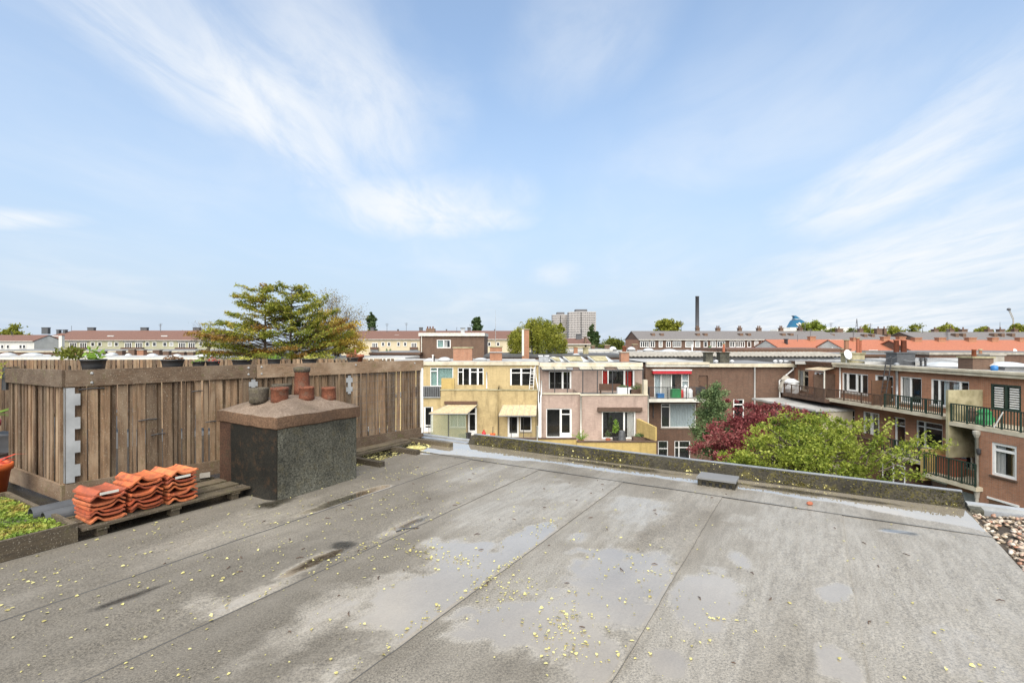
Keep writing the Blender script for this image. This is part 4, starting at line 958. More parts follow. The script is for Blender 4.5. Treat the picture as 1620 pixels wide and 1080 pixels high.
def lean_awning(F, par, x0, x1, ya, yb, n0, n1, mat, seams, name='awning', xf0=None, xf1=None):
    sa, za = F.sz(x0, ya, n0); sb, _ = F.sz(x1, ya, n0); sc, zc = F.sz(xf0 or x0, yb, n1); sd, _ = F.sz(xf1 or x1, yb, n1)
    V = [F.w(sa, n0, za), F.w(sb, n0, za), F.w(sd, n1, zc), F.w(sc, n1, zc)]; V2 = [(x, y, z+.035) for x, y, z in V]
    aw = MB().hexa(V+V2).build(name, mat, par); mb = MB()
    for i in range(seams+1):
        t = i/seams; p = [(1-t)*V2[0][k]+t*V2[1][k] for k in range(3)]; q = [(1-t)*V2[3][k]+t*V2[2][k] for k in range(3)]; mb.tube([p, q], .022, 5)
    mb.build('ribs', 'concrete', aw); bx(F, aw, 'front_bar', 'grey_metal', sc, sd, n1-.02, n1+.03, zc-.05, zc); return sc, sd, zc
ca = lean_awning(FY, yh, 711, 756, 640, 654, NE+.02, NE+1.5, 'awning_cream', 2, xf0=678.5, xf1=740)
cb = lean_awning(FY, yh, 796, 849, 641, 657, NE-.2, NE+.9, 'awning_cream', 6, xf0=789, xf1=848)
for (sc, sd, zc, n1, k) in ((*ca, NE+1.5, 3), (*cb, NE+.9, 4)):
    for i in range(k):
        s = sc+(sd-sc)*i/(k-1); pipe(yh, [FY.w(s, n1-.02, zc-3), FY.w(s, n1-.02, zc-.04)], .025, 'black_metal', 'awning_post')
g_ = FY.r(681, 654, 738, 687, NE+1.45)
for i in range(2):
    s = g_[0]+(g_[1]-g_[0])*i/2; gp = bx(FY, yh, 'glass_screen', 'glass_screen', s+.03, s+(g_[1]-g_[0])/2-.03, NE+1.42, NE+1.44, g_[2]-.3, g_[3]); bx(FY, gp, 'screen_frame', 'grey_metal', s, s+.03, NE+1.40, NE+1.46, g_[2]-.3, g_[3])
# terrace deck of the yellow house and its low garden wall
zt = FY.sz(800, 692, NE+.5)[1]
bx(FY, yh, 'lower_terrace', 'concrete', al, a1, NE+.01, NE+2.2, zt-.25, zt-.05)
pipe(yh, [FY.w(a1+.1, NE-.1, zt-3), FY.w(a1+.1, NE-.1, zp-.2), FY.w(a1+.12, .1, zp+.6), FY.w(a1+.12, .1, ytop-.3)])
s_ = FY.sz(770, 588)[0]; pipe(yh, [FY.w(s_, .05, FY.sz(770, 588)[1]), FY.w(s_, .05, FY.sz(770, 614)[1])], .05)
# white ladder leaning on the upper wall
ld_ = thing('white_ladder', FY.w(FY.sz(841, 0)[0], .5, zfl), 'white ladder leaning beside the upper right window of the yellow house', 'ladder')
p0, p1 = FY.sz(837, 617, .5), FY.sz(840, 580, .15)
for dx in (0, .35): MB().tube([FY.w(p0[0]+dx, .5, p0[1]-.1), FY.w(p1[0]+dx, .15, p1[1])], .03, 6).build('stile', 'pvc_white', ld_)
for i in range(8): t = (i+.5)/8; z = p0[1]-.1+(p1[1]-p0[1]+.1)*t; s = p0[0]+(p1[0]-p0[0])*t; MB().tube([FY.w(s, .5-.35*t, z), FY.w(s+.35, .5-.35*t, z)], .02, 6).build('rung', 'pvc_white', ld_)
# terrace clutter
def atF(F, px, py, n): a, z = F.sz(px, py, n); return F.w(a, n, z)
p = atF(FY, 768, 690, NE+1); th = thing('storage_crate', (p[0], p[1], zt-.05), 'white and blue crate on the terrace of the yellow house', 'crate')
MB().box(p[0]-.35, p[0]+.35, p[1]-.25, p[1]+.25, zt-.05, zt+.25).build('body', 'plastic_white', th); MB().box(p[0]-.36, p[0]-.05, p[1]-.26, p[1]+.1, zt+.0, zt+.14).build('panel', 'plastic_blue', th); MB().box(p[0]-.38, p[0]+.38, p[1]-.28, p[1]+.28, zt+.25, zt+.29).build('lid', 'plastic_white', th)
th = thing('red_lantern', (p[0]-.12, p[1], zt+.29), 'red lantern standing on the white crate', 'lantern'); MB().lathe((p[0]-.12, p[1], zt+.29), [(.15, 0), (.16, .18), (.1, .26), (.05, .3), (.06, .38), (.01, .4)], 12).build('body', 'plastic_red', th)
p = atF(FY, 779.5, 690, NE+1); th = thing('orange_flower_pot', (p[0], p[1], zt-.05), 'orange pot with a bare stem beside the white crate', 'flower pot'); MB().lathe((p[0], p[1], zt-.05), [(.15, 0), (.2, .38), (.22, .38), (.22, .46), (.18, .46), (.01, .4)], 12).build('pot', 'pot_orange', th); MB().tube([(p[0], p[1], zt+.3), (p[0]+.02, p[1], zt+.95)], .03, 6).build('stem', 'bark', th)
p = atF(FY, 740.5, 687, NE+1.2); th = thing('black_bin', (p[0], p[1], zt-.05), 'black tub beside the glass screen', 'bin'); MB().lathe((p[0], p[1], zt-.05), [(.2, 0), (.24, .5), (.26, .5), (.26, .55), (.2, .55), (.01, .5)], 12).build('tub', 'plastic_black', th)
p = atF(FY, 731, 684, NE+1.0); th = thing('brown_basket', (p[0], p[1], zt-.05), 'small brown basket behind the glass screen', 'basket'); MB().lathe((p[0], p[1], zt-.05), [(.2, 0), (.28, .35), (.3, .4), (.24, .4), (.01, .34)], 12).build('basket', 'dark_wood', th)

# ---------------------------------------------------------------- pink house
ph = thing('pink_house', FY.w(FY.sz(940, 0)[0], 0, GROUND), 'mauve-pink brick house with glass veranda on its terrace', 'house')
s0, s1 = FY.sz(853.2, 0)[0], FY.sz(1016, 0)[0]; ptop = FY.sz(900, 573.5)[1]
W1 = FY.r(868.5, 587, 904, 622); W2 = FY.r(952.5, 585, 1004, 620)
wall(FY, ph, s0, s1, GROUND, ptop-.05, 0, [W1, W2], 'brick_pink')
window(FY, ph, W1, cols=(1.45, 1), door=(1,), curtain=[(0, .15, .75, 'curtain_pale_blue')] if False else None)
window(FY, ph, W2, cols=(1, 2.6, 1.7), curtain=[(0, .05, .95, 'curtain_red'), (2, .0, .75, 'curtain_red')], door=(2,))
bx(FY, ph, 'fascia', 'cream_paint', s0, s1, -.2, .22, ptop-.36, ptop); shell_roof(FY, ph, s0, s1, -.21, 8, ptop-.03, 'flat_roof_grey')
c = FY.r(858, 581.5, 906, 585, .3); bx(FY, ph, 'awning_case', 'grey_metal', c[0], c[1], .02, .4, c[2], c[3])
a0, am, a1 = FY.sz(856, 0, NE-.3)[0], FY.sz(919, 0, NE)[0], FY.sz(1024.5, 0, NE)[0]
zl_, zr_ = FY.sz(880, 622, NE-.3)[1], FY.sz(970, 624, NE)[1]
W3 = FY.r(864, 646, 904.5, 692, NE-.3); W4 = FY.r(952, 650, 1005.5, 694, NE)
wall(FY, ph, a0, am-.002, GROUND, zl_-.08, NE-.3, [W3], 'brick_pink', NE-.32, 'wing_wall'); wall(FY, ph, am, a1, GROUND, zr_-.08, NE, [W4], 'brick_pink', NE-.02, 'wing_wall')
window(FY, ph, W3, NE-.3, cols=(1.25, 1), tr=(0, .2), door=(1,), sill='brown_door'); window(FY, ph, W4, NE, cols=(2.2, 1.1), curtain=[(1, .3, .9, 'curtain_white')], fw=.10, sill=False)
bx(FY, ph, 'coping', 'cream_paint', a0-.03, am, NE-.6, NE-.22, zl_-.078, zl_+.02); bx(FY, ph, 'coping', 'cream_paint', am-.06, a1+.04, NE-.34, NE+.06, zr_-.078, zr_+.02)
bx(FY, ph, 'terrace_floor', 'flat_roof_grey', a0, a1-.03, .02, NE-.62, zl_-.5, zl_-.4)
c = FY.r(945, 644, 1015, 650, NE); bx(FY, ph, 'awning_case', 'dark_wood', c[0], c[1], NE+.004, NE+.25, c[2], c[3])
s_ = FY.sz(919, 0, NE+.05)[0]; pipe(ph, [FY.w(s_, NE+.06, zr_-4), FY.w(s_, NE+.06, zr_-.1)], .06, 'white_paint'); pipe(ph, [FY.w(a1+.05, NE+.02, zr_-4.2), FY.w(a1+.05, NE+.02, zr_-.1)], .05, 'white_paint')
pier = FY.r(1018.5, 601, 1024.5, 623, NE); bx(FY, ph, 'parapet_pier', 'cream_paint', pier[0], pier[1], NE-.5, NE, zr_+.022, pier[3])
# veranda of thin steel and glass on the terrace
vr = thing('glass_veranda', FY.w(FY.sz(960, 0, 3)[0], 3.6, zl_-.4), 'black steel veranda frame with glass roof on the pink house terrace', 'veranda')
NV = NE-.62; zfr = FY.sz(920, 586, NV)[1]
for px in (877.5, 897.5, 922, 945, 969, 993, 1017): s = FY.sz(px, 0, NV)[0]; bx(FY, vr, 'post', 'black_metal', s-.035, s+.035, NV-.035, NV+.035, zl_-.4, zfr)
sA, sB = FY.sz(857, 0, NV)[0], FY.sz(1018, 0, NV)[0]; bx(FY, vr, 'front_beam', 'black_metal', sA, sB, NV-.04, NV+.04, zfr+.002, zfr+.07)
zbk = FY.sz(950, 581, .3)[1]
for i in range(9):
    t = i/8; s = sA+(sB-sA)*t; sb = s0+(s1-s0-.2)*t+.1
    MB().tube([FY.w(sb, .24, zbk), FY.w(s, NV, zfr+.08)], .03, 5).build('rafter', 'black_metal', vr)
    if i < 8 and i not in (2, 5):
        sb2 = s0+(s1-s0-.2)*(i+1)/8+.1; s2 = sA+(sB-sA)*(i+1)/8
        MB().hexa([FY.w(sb+.03, .24, zbk+.02), FY.w(sb2-.03, .24, zbk+.02), FY.w(s2-.03, NV, zfr+.10), FY.w(s+.03, NV, zfr+.10), FY.w(sb+.03, .24, zbk+.03), FY.w(sb2-.03, .24, zbk+.03), FY.w(s2-.03, NV, zfr+.11), FY.w(s+.03, NV, zfr+.11)]).build('roof_pane', 'glass_canopy', vr)
bx(FY, vr, 'side_panel', 'awning_cream', sB-.03, sB, NV-2.5, NV-.05, zl_-.35, zfr-1.1)
p = atF(FY, 962, 622, 2.5); zf_ = zl_-.4
th = thing('wooden_bench', (p[0], p[1], zf_), 'dark wooden bench on the pink house terrace under the red curtains', 'bench')
MB().box(p[0]-.7, p[0]+1.1, p[1]-.25, p[1]+.25, zf_+.42, zf_+.48).build('seat', 'dark_wood', th); MB().box(p[0]-.7, p[0]+1.1, p[1]+.22, p[1]+.27, zf_+.48, zf_+.95).build('backrest', 'brown_door', th)
for dx in (-.65, 1.0):
    for dy in (-.2, .15): MB().box(p[0]+dx, p[0]+dx+.06, p[1]+dy, p[1]+dy+.06, zf_, zf_+.42).build('leg', 'dark_wood', th)
p = atF(FY, 986, 622, 3.4); th = thing('white_planter_box', (p[0], p[1], zf_), 'long white planter box at the right end of the pink terrace', 'planter'); MB().box(p[0]-.5, p[0]+.6, p[1]-.2, p[1]+.2, zf_, zf_+.75).build('box', 'plastic_white', th); bush(th, (p[0]+.05, p[1], zf_+.8), (.5, .2), .16, 160, .12, 'leaf_dark')
p = atF(FY, 1003, 622, 3.4); th = thing('potted_shrubs', (p[0], p[1], zf_), 'row of low dark plants at the terrace corner', 'planter'); MB().box(p[0]-.4, p[0]+.6, p[1]-.2, p[1]+.2, zf_, zf_+.6).build('box', 'dark_wood', th); bush(th, (p[0]+.1, p[1], zf_+.7), (.5, .2), .25, 220, .12, 'leaf_dark')
# lower garden terrace with ochre wall
gw = thing('ochre_garden_wall', FY.w(FY.sz(940, 0, 9)[0], 8.5, GROUND), 'stained ochre brick wall along the lower terrace', 'wall')
NG = NE+2.6; zg0 = FY.sz(850, 693, NG)[1]; zg1 = FY.sz(1030, 697, NG)[1]
g0, g1, gm = FY.sz(745, 0, NG)[0], FY.sz(1037, 0, NG)[0], FY.sz(912, 0, NG)[0]
bx(FY, gw, 'wall_section', 'brick_ochre', g0, gm, NG-.25, NG, GROUND, zg0-.07); bx(FY, gw, 'coping', 'dark_wood', g0, gm, NG-.3, NG+.04, zg0-.068, zg0)
bx(FY, gw, 'wall_section', 'brick_ochre', gm+.002, g1, NG-.05, NG+.2, GROUND, zg1-.07); bx(FY, gw, 'coping', 'dark_wood', gm+.002, g1+.03, NG-.1, NG+.24, zg1-.068, zg1)
e = FY.r(1018, 669, 1037, 697, NG-.3); MB().hexa([FY.w(e[0], NG-2.4, zg1), FY.w(e[1]-.1, NG-.02, zg1), FY.w(e[1]+.02, NG-.02, zg1), FY.w(e[0]+.25, NG-2.4, zg1), FY.w(e[0], NG-2.4, e[3]), FY.w(e[1]-.1, NG-.02, e[3]-.25), FY.w(e[1]+.02, NG-.02, e[3]-.25), FY.w(e[0]+.25, NG-2.4, e[3])]).build('end_wall', 'brick_ochre', gw)
bx(FY, gw, 'paving', 'concrete', g0, g1, NE+.02, NG-.32, zg1-.65, zg1-.45)
pipe(gw, [FY.w(FY.sz(850, 0, NG)[0], NG+.06, GROUND), FY.w(FY.sz(850, 0, NG)[0], NG+.06, zg0+.9)], .05)
def spiky(th, x, y, z, n, l, mat):
    C = []
    for k in range(n):
        t = rng.uniform(0, 6.28); e = rng.uniform(.5, 1.4); L2 = l*rng.uniform(.5, 1.1)
        for f in np.linspace(.15, 1, 12): C.append((x+math.cos(t)*math.cos(e)*L2*f, y+math.sin(t)*math.cos(e)*L2*f, z+math.sin(e)*L2*f-.25*L2*f*f*math.cos(e)))
    V, F = leaves(np.array(C), .10, .35); npmesh('foliage', V, F, mat, th)
p = atF(FY, 919, 694, NE+1.8); th = thing('grassy_plant', (p[0], p[1], zg1-.45), 'arching grassy plant on the ochre wall below the pink house', 'plant'); MB().lathe((p[0], p[1], zg1-.45), [(.2, 0), (.26, .35), (.2, .36), (.01, .33)], 12).build('pot', 'terracotta', th); spiky(th, p[0], p[1], zg1-.15, 46, 1.0, 'pot_plant')
p = atF(FY, 974, 694, NE+.8); th = thing('tall_pot_plant', (p[0], p[1], zg1-.45), 'tall light green potted plant before the wide glass doors', 'plant'); MB().lathe((p[0], p[1], zg1-.45), [(.2, 0), (.26, .4), (.2, .41), (.01, .38)], 12).build('pot', 'plastic_black', th); bush(th, (p[0], p[1], zg1+.55), (.26, .26), .75, 300, .13, 'pot_plant')
p = atF(FY, 962, 694, NE+.9); th = thing('small_pot_plant', (p[0], p[1], zg1-.45), 'small grey-green plant left of the tall potted plant', 'plant'); MB().lathe((p[0], p[1], zg1-.45), [(.16, 0), (.2, .3), (.16, .31), (.01, .28)], 12).build('pot', 'terracotta', th); bush(th, (p[0], p[1], zg1+.1), (.25, .25), .35, 150, .10, 'leaf_poplar')
p = atF(FY, 984, 694, NE+1.0); th = thing('dark_compost_bin', (p[0], p[1], zg1-.45), 'dark grey-green ribbed bin before the glass doors', 'bin'); MB().lathe((p[0], p[1], zg1-.45), [(.32, 0), (.30, .2), (.31, .22), (.27, .5), (.28, .52), (.23, .85), (.2, .9), (.01, .92)], 12).build('bin', 'pantile_grey', th)
p = atF(FY, 1015, 693, NE+1.0); th = thing('corner_plants', (p[0], p[1], zg1-.45), 'low clutter of dark plants at the ochre end wall', 'planter'); MB().box(p[0]-.7, p[0]+.6, p[1]-.25, p[1]+.25, zg1-.45, zg1-.0).build('box', 'dark_wood', th); bush(th, (p[0], p[1], zg1+.1), (.6, .25), .2, 220, .12, 'leaf_dark')
# pipes between the yellow and pink houses
pp = thing('drain_stack', FY.w(FY.sz(854, 0, NE)[0], NE, GROUND), 'bundle of white drain pipes between yellow and pink houses', 'pipe')
for i, px in enumerate((853.2, 855.4)):
    s = FY.sz(px, 0, NE)[0]; pipe(pp, [FY.w(s, NE+.08, zt-3), FY.w(s, NE+.08, zp-1.2+.6*i), FY.w(s+.12*(i-.5), NE-.1, zp-.9+.6*i), FY.w(s+.12*(i-.5), NE-.1, zp+.3+.4*i)], .05)
pipe(pp, [FY.w(FY.sz(853, 0, .1)[0], .15, zp-1), FY.w(FY.sz(853, 0, .1)[0], .15, ytop-.3)], .055)

# ---------------------------------------------------------------- brown house with red awning
FB = Fac((0, 46), (1, 0), (0, -1))
bh = thing('brown_house', FB.w(FB.sz(1070, 0)[0], 0, GROUND), 'brown brick house with red awning case over its balcony', 'house')
s0, s1 = FB.sz(1016, 0)[0]+.3, FB.sz(1120, 0)[0]; btop = FB.sz(1060, 572.5)[1]
W1 = FB.r(1035, 590.5, 1090, 630); W2 = FB.r(1046, 638, 1101, 676); W3 = FB.r(1041, 697, 1057, 728); W4 = FB.r(1067, 697, 1092, 728); D5 = FB.r(1105.5, 593.5, 1119.5, 630)
wall(FB, bh, s0, s1, GROUND, btop-.05, 0, [W1, W2, W3, W4, D5], 'brick_brown')
window(FB, bh, W1, cols=(1, 1.5, 1.5, 1), tr=(0, 0, 0, .3), curtain=[(0, .05, .95, 'curtain_pale_blue'), (1, .0, 1., 'curtain_white'), (2, .4, 1., 'brown_door'), (3, .1, .95, 'curtain_pale_blue')])
window(FB, bh, W2, cols=(1, 3), tr=(.14, 0), curtain=[(1, 0, 1., 'curtain_pale_blue')]); window(FB, bh, W3, tr=(.4,), sill=False); window(FB, bh, W4, cols=(1, 2.4), tr=(.35, .35), sill=False)
d = bx(FB, bh, 'door', 'brown_door', D5[0]+.05, D5[1]-.05, -.12, -.08, D5[2], D5[3]-.05); bx(FB, d, 'door_frame', 'dark_wood', D5[0], D5[1], -.13, -.02, D5[3]-.05, D5[3])
MB().box(D5[0], D5[1], -.4, -.17, D5[2], D5[3], FB.w).build('room', 'interior', d)
bx(FB, bh, 'cornice', 'white_paint', s0, s1, -.2, .30, btop-.42, btop-.22); bx(FB, bh, 'cornice', 'cream_paint', s0, s1, -.2, .38, btop-.218, btop); shell_roof(FB, bh, s0, s1, -.21, 9, btop-.02, 'flat_roof_pale')
aw = FB.r(1032.5, 584.5, 1094, 591, .4); bx(FB, bh, 'awning', 'awning_red', aw[0]+.02, aw[1]-.02, .02, .5, aw[2], aw[3]-.09); bx(FB, bh, 'awning_case', 'pvc_white', aw[0], aw[1], .02, .55, aw[3]-.088, aw[3])
NB = 1.6; sl = FB.r(1025.5, 631, 1117, 636, NB); bs = bx(FB, bh, 'balcony', 'white_paint', sl[0], sl[1], .01, NB, sl[2], sl[3])
rr = FB.r(1025.5, 612, 1117, 631, NB-.1); ends_len = 1.4; railing(FB, bs, rr[0]+.05, rr[1]-.05, NB-.1, sl[3], rr[3], 'black_metal', .11, .018, (rr[0]+.06, rr[1]-.06), 3)
z_ = sl[3]
for (px, nm, lab, mat, w2, h2) in ((1044.5, 'blue_crate', 'blue crate on the balcony under the red awning', 'plastic_blue', .3, .35), (1069, 'green_crate', 'green storage box on the balcony under the red awning', 'plastic_green', .4, .75), (1084.5, 'white_canister', 'tall white canister on the balcony under the red awning', 'plastic_white', .22, 1.15), (1092, 'grey_canister', 'shorter pale canister beside the tall white one', 'plastic_white', .2, .85), (1106, 'black_chair', 'dark folded chair at the right end of the balcony', 'black_metal', .25, .9), (1077, 'red_plastic_tub', 'small red plastic tub between green box and white canister', 'plastic_red', .22, .8)):
    a = FB.sz(px, 0, .7)[0]; q = FB.w(a, .7, z_); th = thing(nm, q, lab, lab.split(' ')[1] if nm.endswith('crate') else {'white_canister': 'canister', 'grey_canister': 'canister', 'black_chair': 'chair', 'red_plastic_tub': 'tub'}[nm]); 
    if 'crate' in nm: MB().box(q[0]-w2, q[0]+w2, q[1]-.25, q[1]+.25, z_, z_+h2).build('body', mat, th); MB().box(q[0]-w2-.03, q[0]+w2+.03, q[1]-.28, q[1]+.28, z_+h2, z_+h2+.05).build('rim', mat, th); th['category'] = 'crate'
    elif nm == 'black_chair':
        MB().box(q[0]-.22, q[0]+.22, q[1]-.2, q[1]+.2, z_+.42, z_+.46).build('seat', mat, th); MB().box(q[0]-.22, q[0]+.22, q[1]+.18, q[1]+.22, z_+.46, z_+.95).build('backrest', mat, th)
        for dx in (-.2, .17):
            for dy in (-.18, .15): MB().box(q[0]+dx, q[0]+dx+.03, q[1]+dy, q[1]+dy+.03, z_, z_+.42).build('leg', mat, th)
    else: MB().lathe((q[0], q[1], z_), [(w2*.9, 0), (w2, .1), (w2, h2*.8), (w2*.7, h2*.9), (w2*.4, h2*.92), (w2*.35, h2), (.01, h2)], 12).build('body', mat, th, True); 
s_ = FB.sz(1033.5, 0, .1)[0]; pipe(bh, [FB.w(s_, .06, sl[2]-.05), FB.w(s_, .06, sl[2]-1.6)], .05, 'black_metal')
# plain long wall to its right (side of the corner house)
ch2 = thing('corner_house', FB.w(FB.sz(1190, 0)[0], 0, GROUND), 'corner house with long blank brown brick wall and white pipe', 'house')
q0, q1 = s1+.002, FB.sz(1256, 0)[0]; ctop = FB.sz(1190, 575)[1]
W6 = FB.r(1160, 631, 1177, 662, 0)
wall(FB, ch2, q0, q1, GROUND, ctop-.05, .03, [W6], 'brick_brown', 9); window(FB, ch2, W6, .03, tr=(.28,), fw=.09)
bx(FB, ch2, 'cornice', 'cream_paint', q0, q1+.3, -.2, .34, ctop-.30, ctop); shell_roof(FB, ch2, q0, q1, -.21, 9, ctop-.03, 'flat_roof_grey')
s_ = FB.sz(1194, 0, .1)[0]; pipe(ch2, [FB.w(s_, .10, GROUND), FB.w(s_, .10, ctop-.3)], .075)
e0, e1 = FB.sz(1255, 579, .2), FB.sz(1234, 602, .2); pipe(ch2, [FB.w(e0[0], .25, ctop-.2), FB.w(e0[0], .2, e0[1]-.3), FB.w(e1[0], .12, e1[1]), FB.w(e1[0]+.05, .12, e1[1]-2.4)], .07)
# ================================================================ right-hand row of houses (facade runs towards the camera)
FR = Fac((25.9, 46), (.0995, -.995), (-.995, -.0995))
NBAL = 1.5; ends_len = 1.2
def S(px, n=0.): return FR.sz(px, 0, n)[0]
def house(name, label, px0, px1, top, mat, holes, roofmat='flat_roof_grey', corn='cream_paint', z0=GROUND, depth=10):
    h = thing(name, FR.w((S(px0)+S(px1))/2, 0, GROUND), label, 'house')
    a, b = S(px0)+.002, S(px1)-.002; wall(FR, h, a, b, GROUND, top-.05, 0, holes, mat, depth)
    bx(FR, h, 'cornice', corn, a, b, -.25, .28, top-.34, top-.14); bx(FR, h, 'cornice', corn, a, b, -.25, .36, top-.138, top)
    shell_roof(FR, h, a, b, -.26, depth, top-.04, roofmat); return h
def balcony(h, x0, x1, yt0, ys1, ybot1, mat, slabmat='cream_paint', n=NBAL, posts=4, x_slab1=None, ends=None, step=.14, th=.045):
    """x0,yt0: rail top at the far end; x1,ys1: top of slab at the near end; ybot1: underside there"""
    a, zt_ = FR.sz(x0, yt0, n); b, zs = FR.sz(x1, ys1, n); zb = FR.sz(x1, ybot1, n)[1]
    sl = bx(FR, h, 'balcony', slabmat, a, b, .005, n, zb, zs)
    railing(FR, sl, a+.06, b-.04, n-.08, zs, zt_, mat, step, th, ends and (a+.08,), posts); return sl, zs, a, b
rtop = FR.sz(1480, 581.5)[1]; rtop1 = FR.sz(1290, 571.5)[1]
# R1: corner house end with pale awning
W1 = FR.r(1262, 585, 1279, 618); W2 = FR.r(1288, 588, 1306, 622)
h1 = house('awning_house', 'brick house in the inner corner with a white balcony awning', 1256.5, 1322, rtop1, 'brick_red', [W1, W2], corn='brown_door')
window(FR, h1, W1, cols=(1, 1), tr=(0, .3), frame='cream_paint', curtain=[(0, .1, .9, 'curtain_white')]); window(FR, h1, W2, cols=(1, 1), curtain=[(0, .3, .7, 'curtain_red'), (1, .0, .6, 'curtain_white')], door=(0,))
sl, z1b, _, _ = balcony(h1, 1238, 1304.5, 606, 632, 637, 'dark_wood', 'dark_wood', n=1.9, posts=5, ends=True)
lean_awning(FR, h1, 1300, 1322, 580.5, 584, .05, 1.7, 'awning_cream', 4, xf0=1274, xf1=1303)
s_ = S(1304, 1.5); bx(FR, h1, 'awning_post', 'white_paint', s_-.04, s_+.04, 1.46, 1.54, z1b, FR.sz(1303, 586, 1.5)[1])
bx(FR, h1, 'partition', 'dark_wood', S(1322)-.12, S(1322)-.04, .01, 1.85, z1b, z1b+1.9)
def bundle(name, label, cat, px, n, z, w2, h2, mat, seed):
    a = S(px, n); q = FR.w(a, n, z); random.seed(seed); V = []; th = thing(name, q, label, cat); mb = MB()
    mb.lathe((q[0], q[1], z), [(w2, 0), (w2*1.1, h2*.3), (w2*.8, h2*.65), (w2*.9, h2*.8), (w2*.35, h2), (.01, h2*1.02)], 9, 1., .8, .12); mb.build('cover', mat, th); return th
bundle('covered_furniture', 'heap of white-covered garden furniture on the dark corner balcony', 'furniture', 1252, 1.0, z1b, .75, 1.25, 'plastic_white', 3)
bundle('grey_bundle', 'grey striped bundle left of the white heap on the corner balcony', 'bundle', 1243, 1.2, z1b, .5, 1.5, 'concrete', 4)
# shed roof below
sh = thing('glazed_lean_to', FR.w(S(1270), 1.5, GROUND), 'grey lean-to with flat felt roof below the corner balcony', 'shed')
za = FR.sz(1280, 634, 2)[1]; a, b = S(1228, 2.2), S(1302, 2.6)
sx0 = FR.w(a-4.2, 2.6, 0); 
MB().hexa([FR.w(S(1262), .02, za-.35), FR.w(b, .02, za-.55), FR.w(b, 3.2, za-.55), FR.w(S(1262), 4.4, za-.35), FR.w(S(1262), .02, za-.2), FR.w(b, .02, za-.4), FR.w(b, 3.2, za-.4), FR.w(S(1262), 4.4, za-.2)]).build('roof', 'flat_roof_pale', sh)
bx(FR, sh, 'wall', 'cream_paint', S(1262)+.2, b-.1, .03, 2.6, GROUND, za-.56); 
for k in range(3): aa = S(1262)+.5+k*(b-S(1262)-.8)/3; w_ = bx(FR, sh, 'window', 'glass', aa, aa+1.1, 2.602, 2.62, za-2.3, za-.8); bx(FR, w_, 'frame', 'grey_metal', aa-.05, aa, 2.602, 2.64, za-2.35, za-.75)
bx(FR, sh, 'door_panel', 'grey_metal', b-1.0, b-.12, 2.61, 2.66, GROUND, za-.7)
wp = thing('garden_partition', FR.w(S(1306, 2), 2, GROUND), 'brown timber partition right of the grey lean-to', 'fence'); e = FR.r(1293, 655, 1307, 690, 2.5); bx(FR, wp, 'panel', 'dark_wood', S(1306, 2)-.0, S(1306, 2)+.12, .05, 4.0, e[2]-2, e[3])
for i in range(8): bx(FR, wp, 'board', 'brown_door', S(1306, 2)-.03, S(1306, 2)-.004, .1+i*.48, .1+i*.48+.44, e[2]-2, e[3]+.05)
# R2
W = [FR.r(1332, 589, 1373, 625), FR.r(1384, 592.5, 1413, 633), FR.r(1312.5, 641.5, 1352, 687), FR.r(1365.5, 650, 1391, 700)]
h2 = house('white_window_house', 'brick house with wide white upper windows beside the awning house', 1322, 1414, rtop1, 'brick_red', W)
window(FR, h2, W[0], cols=(.8, 1.6, .7, 1.1), door=(1,), tr=(0, 0, 0, 0)); window(FR, h2, W[1], cols=(1.2, 1), tr=(0, .45), door=(0,)); window(FR, h2, W[2], cols=(1, 2.2), tr=(.3, .3), sill='cream_paint'); window(FR, h2, W[3], cols=(1, 1), tr=(.3, 0), door=(0, 1))
balcony(h2, 1306, 1394, 613.5, 643, 648, 'dark_wood', n=NBAL, posts=3)
z2 = FR.sz(1394, 643, NBAL)[1]
bx(FR, h2, 'partition', 'brown_door', S(1411)-.1, S(1411)-.03, .01, NBAL, z2, z2+1.75); s_ = S(1329, .1); pipe(h2, [FR.w(s_, .1, z2), FR.w(s_, .1, rtop1-.3)], .06)
# ladder against its roof edge
ld = thing('black_ladder', FR.w(S(1394), .9, z2), 'black ladder leaning against the roof edge of the right row', 'ladder')
l0 = (S(1391, .9), .9, z2+.02); l1 = (S(1403, .4), .42, FR.sz(1403, 567, .42)[1])
for dx in (0, .42): MB().tube([FR.w(l0[0]+dx, l0[1], l0[2]), FR.w(l1[0]+dx, l1[1], l1[2]), FR.w(l1[0]+dx, l1[1]-.35, l1[2]+.1)], .035, 6).build('stile', 'black_metal', ld)
for i in range(12): t = (i+.5)/12; MB().tube([FR.w(l0[0]+(l1[0]-l0[0])*t+k, l0[1]+(l1[1]-l0[1])*t, l0[2]+(l1[2]-l0[2])*t) for k in (0, .42)], .022, 5).build('rung', 'black_metal', ld)
# R3
W = [FR.r(1424, 595, 1458, 640), FR.r(1472.5, 599, 1533, 648), FR.r(1404, 657, 1432, 712), FR.r(1449.5, 664, 1491, 714)]
h3 = house('green_balcony_house', 'brick house with long dark green balcony rail in the right row', 1414, 1534, rtop, 'brick_red', W)
window(FR, h3, W[0], cols=(1, 1.15), frame='pvc_white', curtain=[(0, .1, .9, 'curtain_white')]); window(FR, h3, W[1], cols=(1, 2.6, 1.1), frame='pvc_white', curtain=[(1, .15, .4, 'curtain_pale_blue'), (1, .6, .9, 'curtain_pale_blue')]); window(FR, h3, W[2], cols=(1, 1.2), tr=(.26, .26), frame='pvc_white', fw=.06); window(FR, h3, W[3], cols=(1, 2.2), tr=(.22, .22), frame='pvc_white', fw=.06)
balcony(h3, 1396, 1490, 622, 658.5, 663.5, 'green_paint', n=NBAL, posts=4)
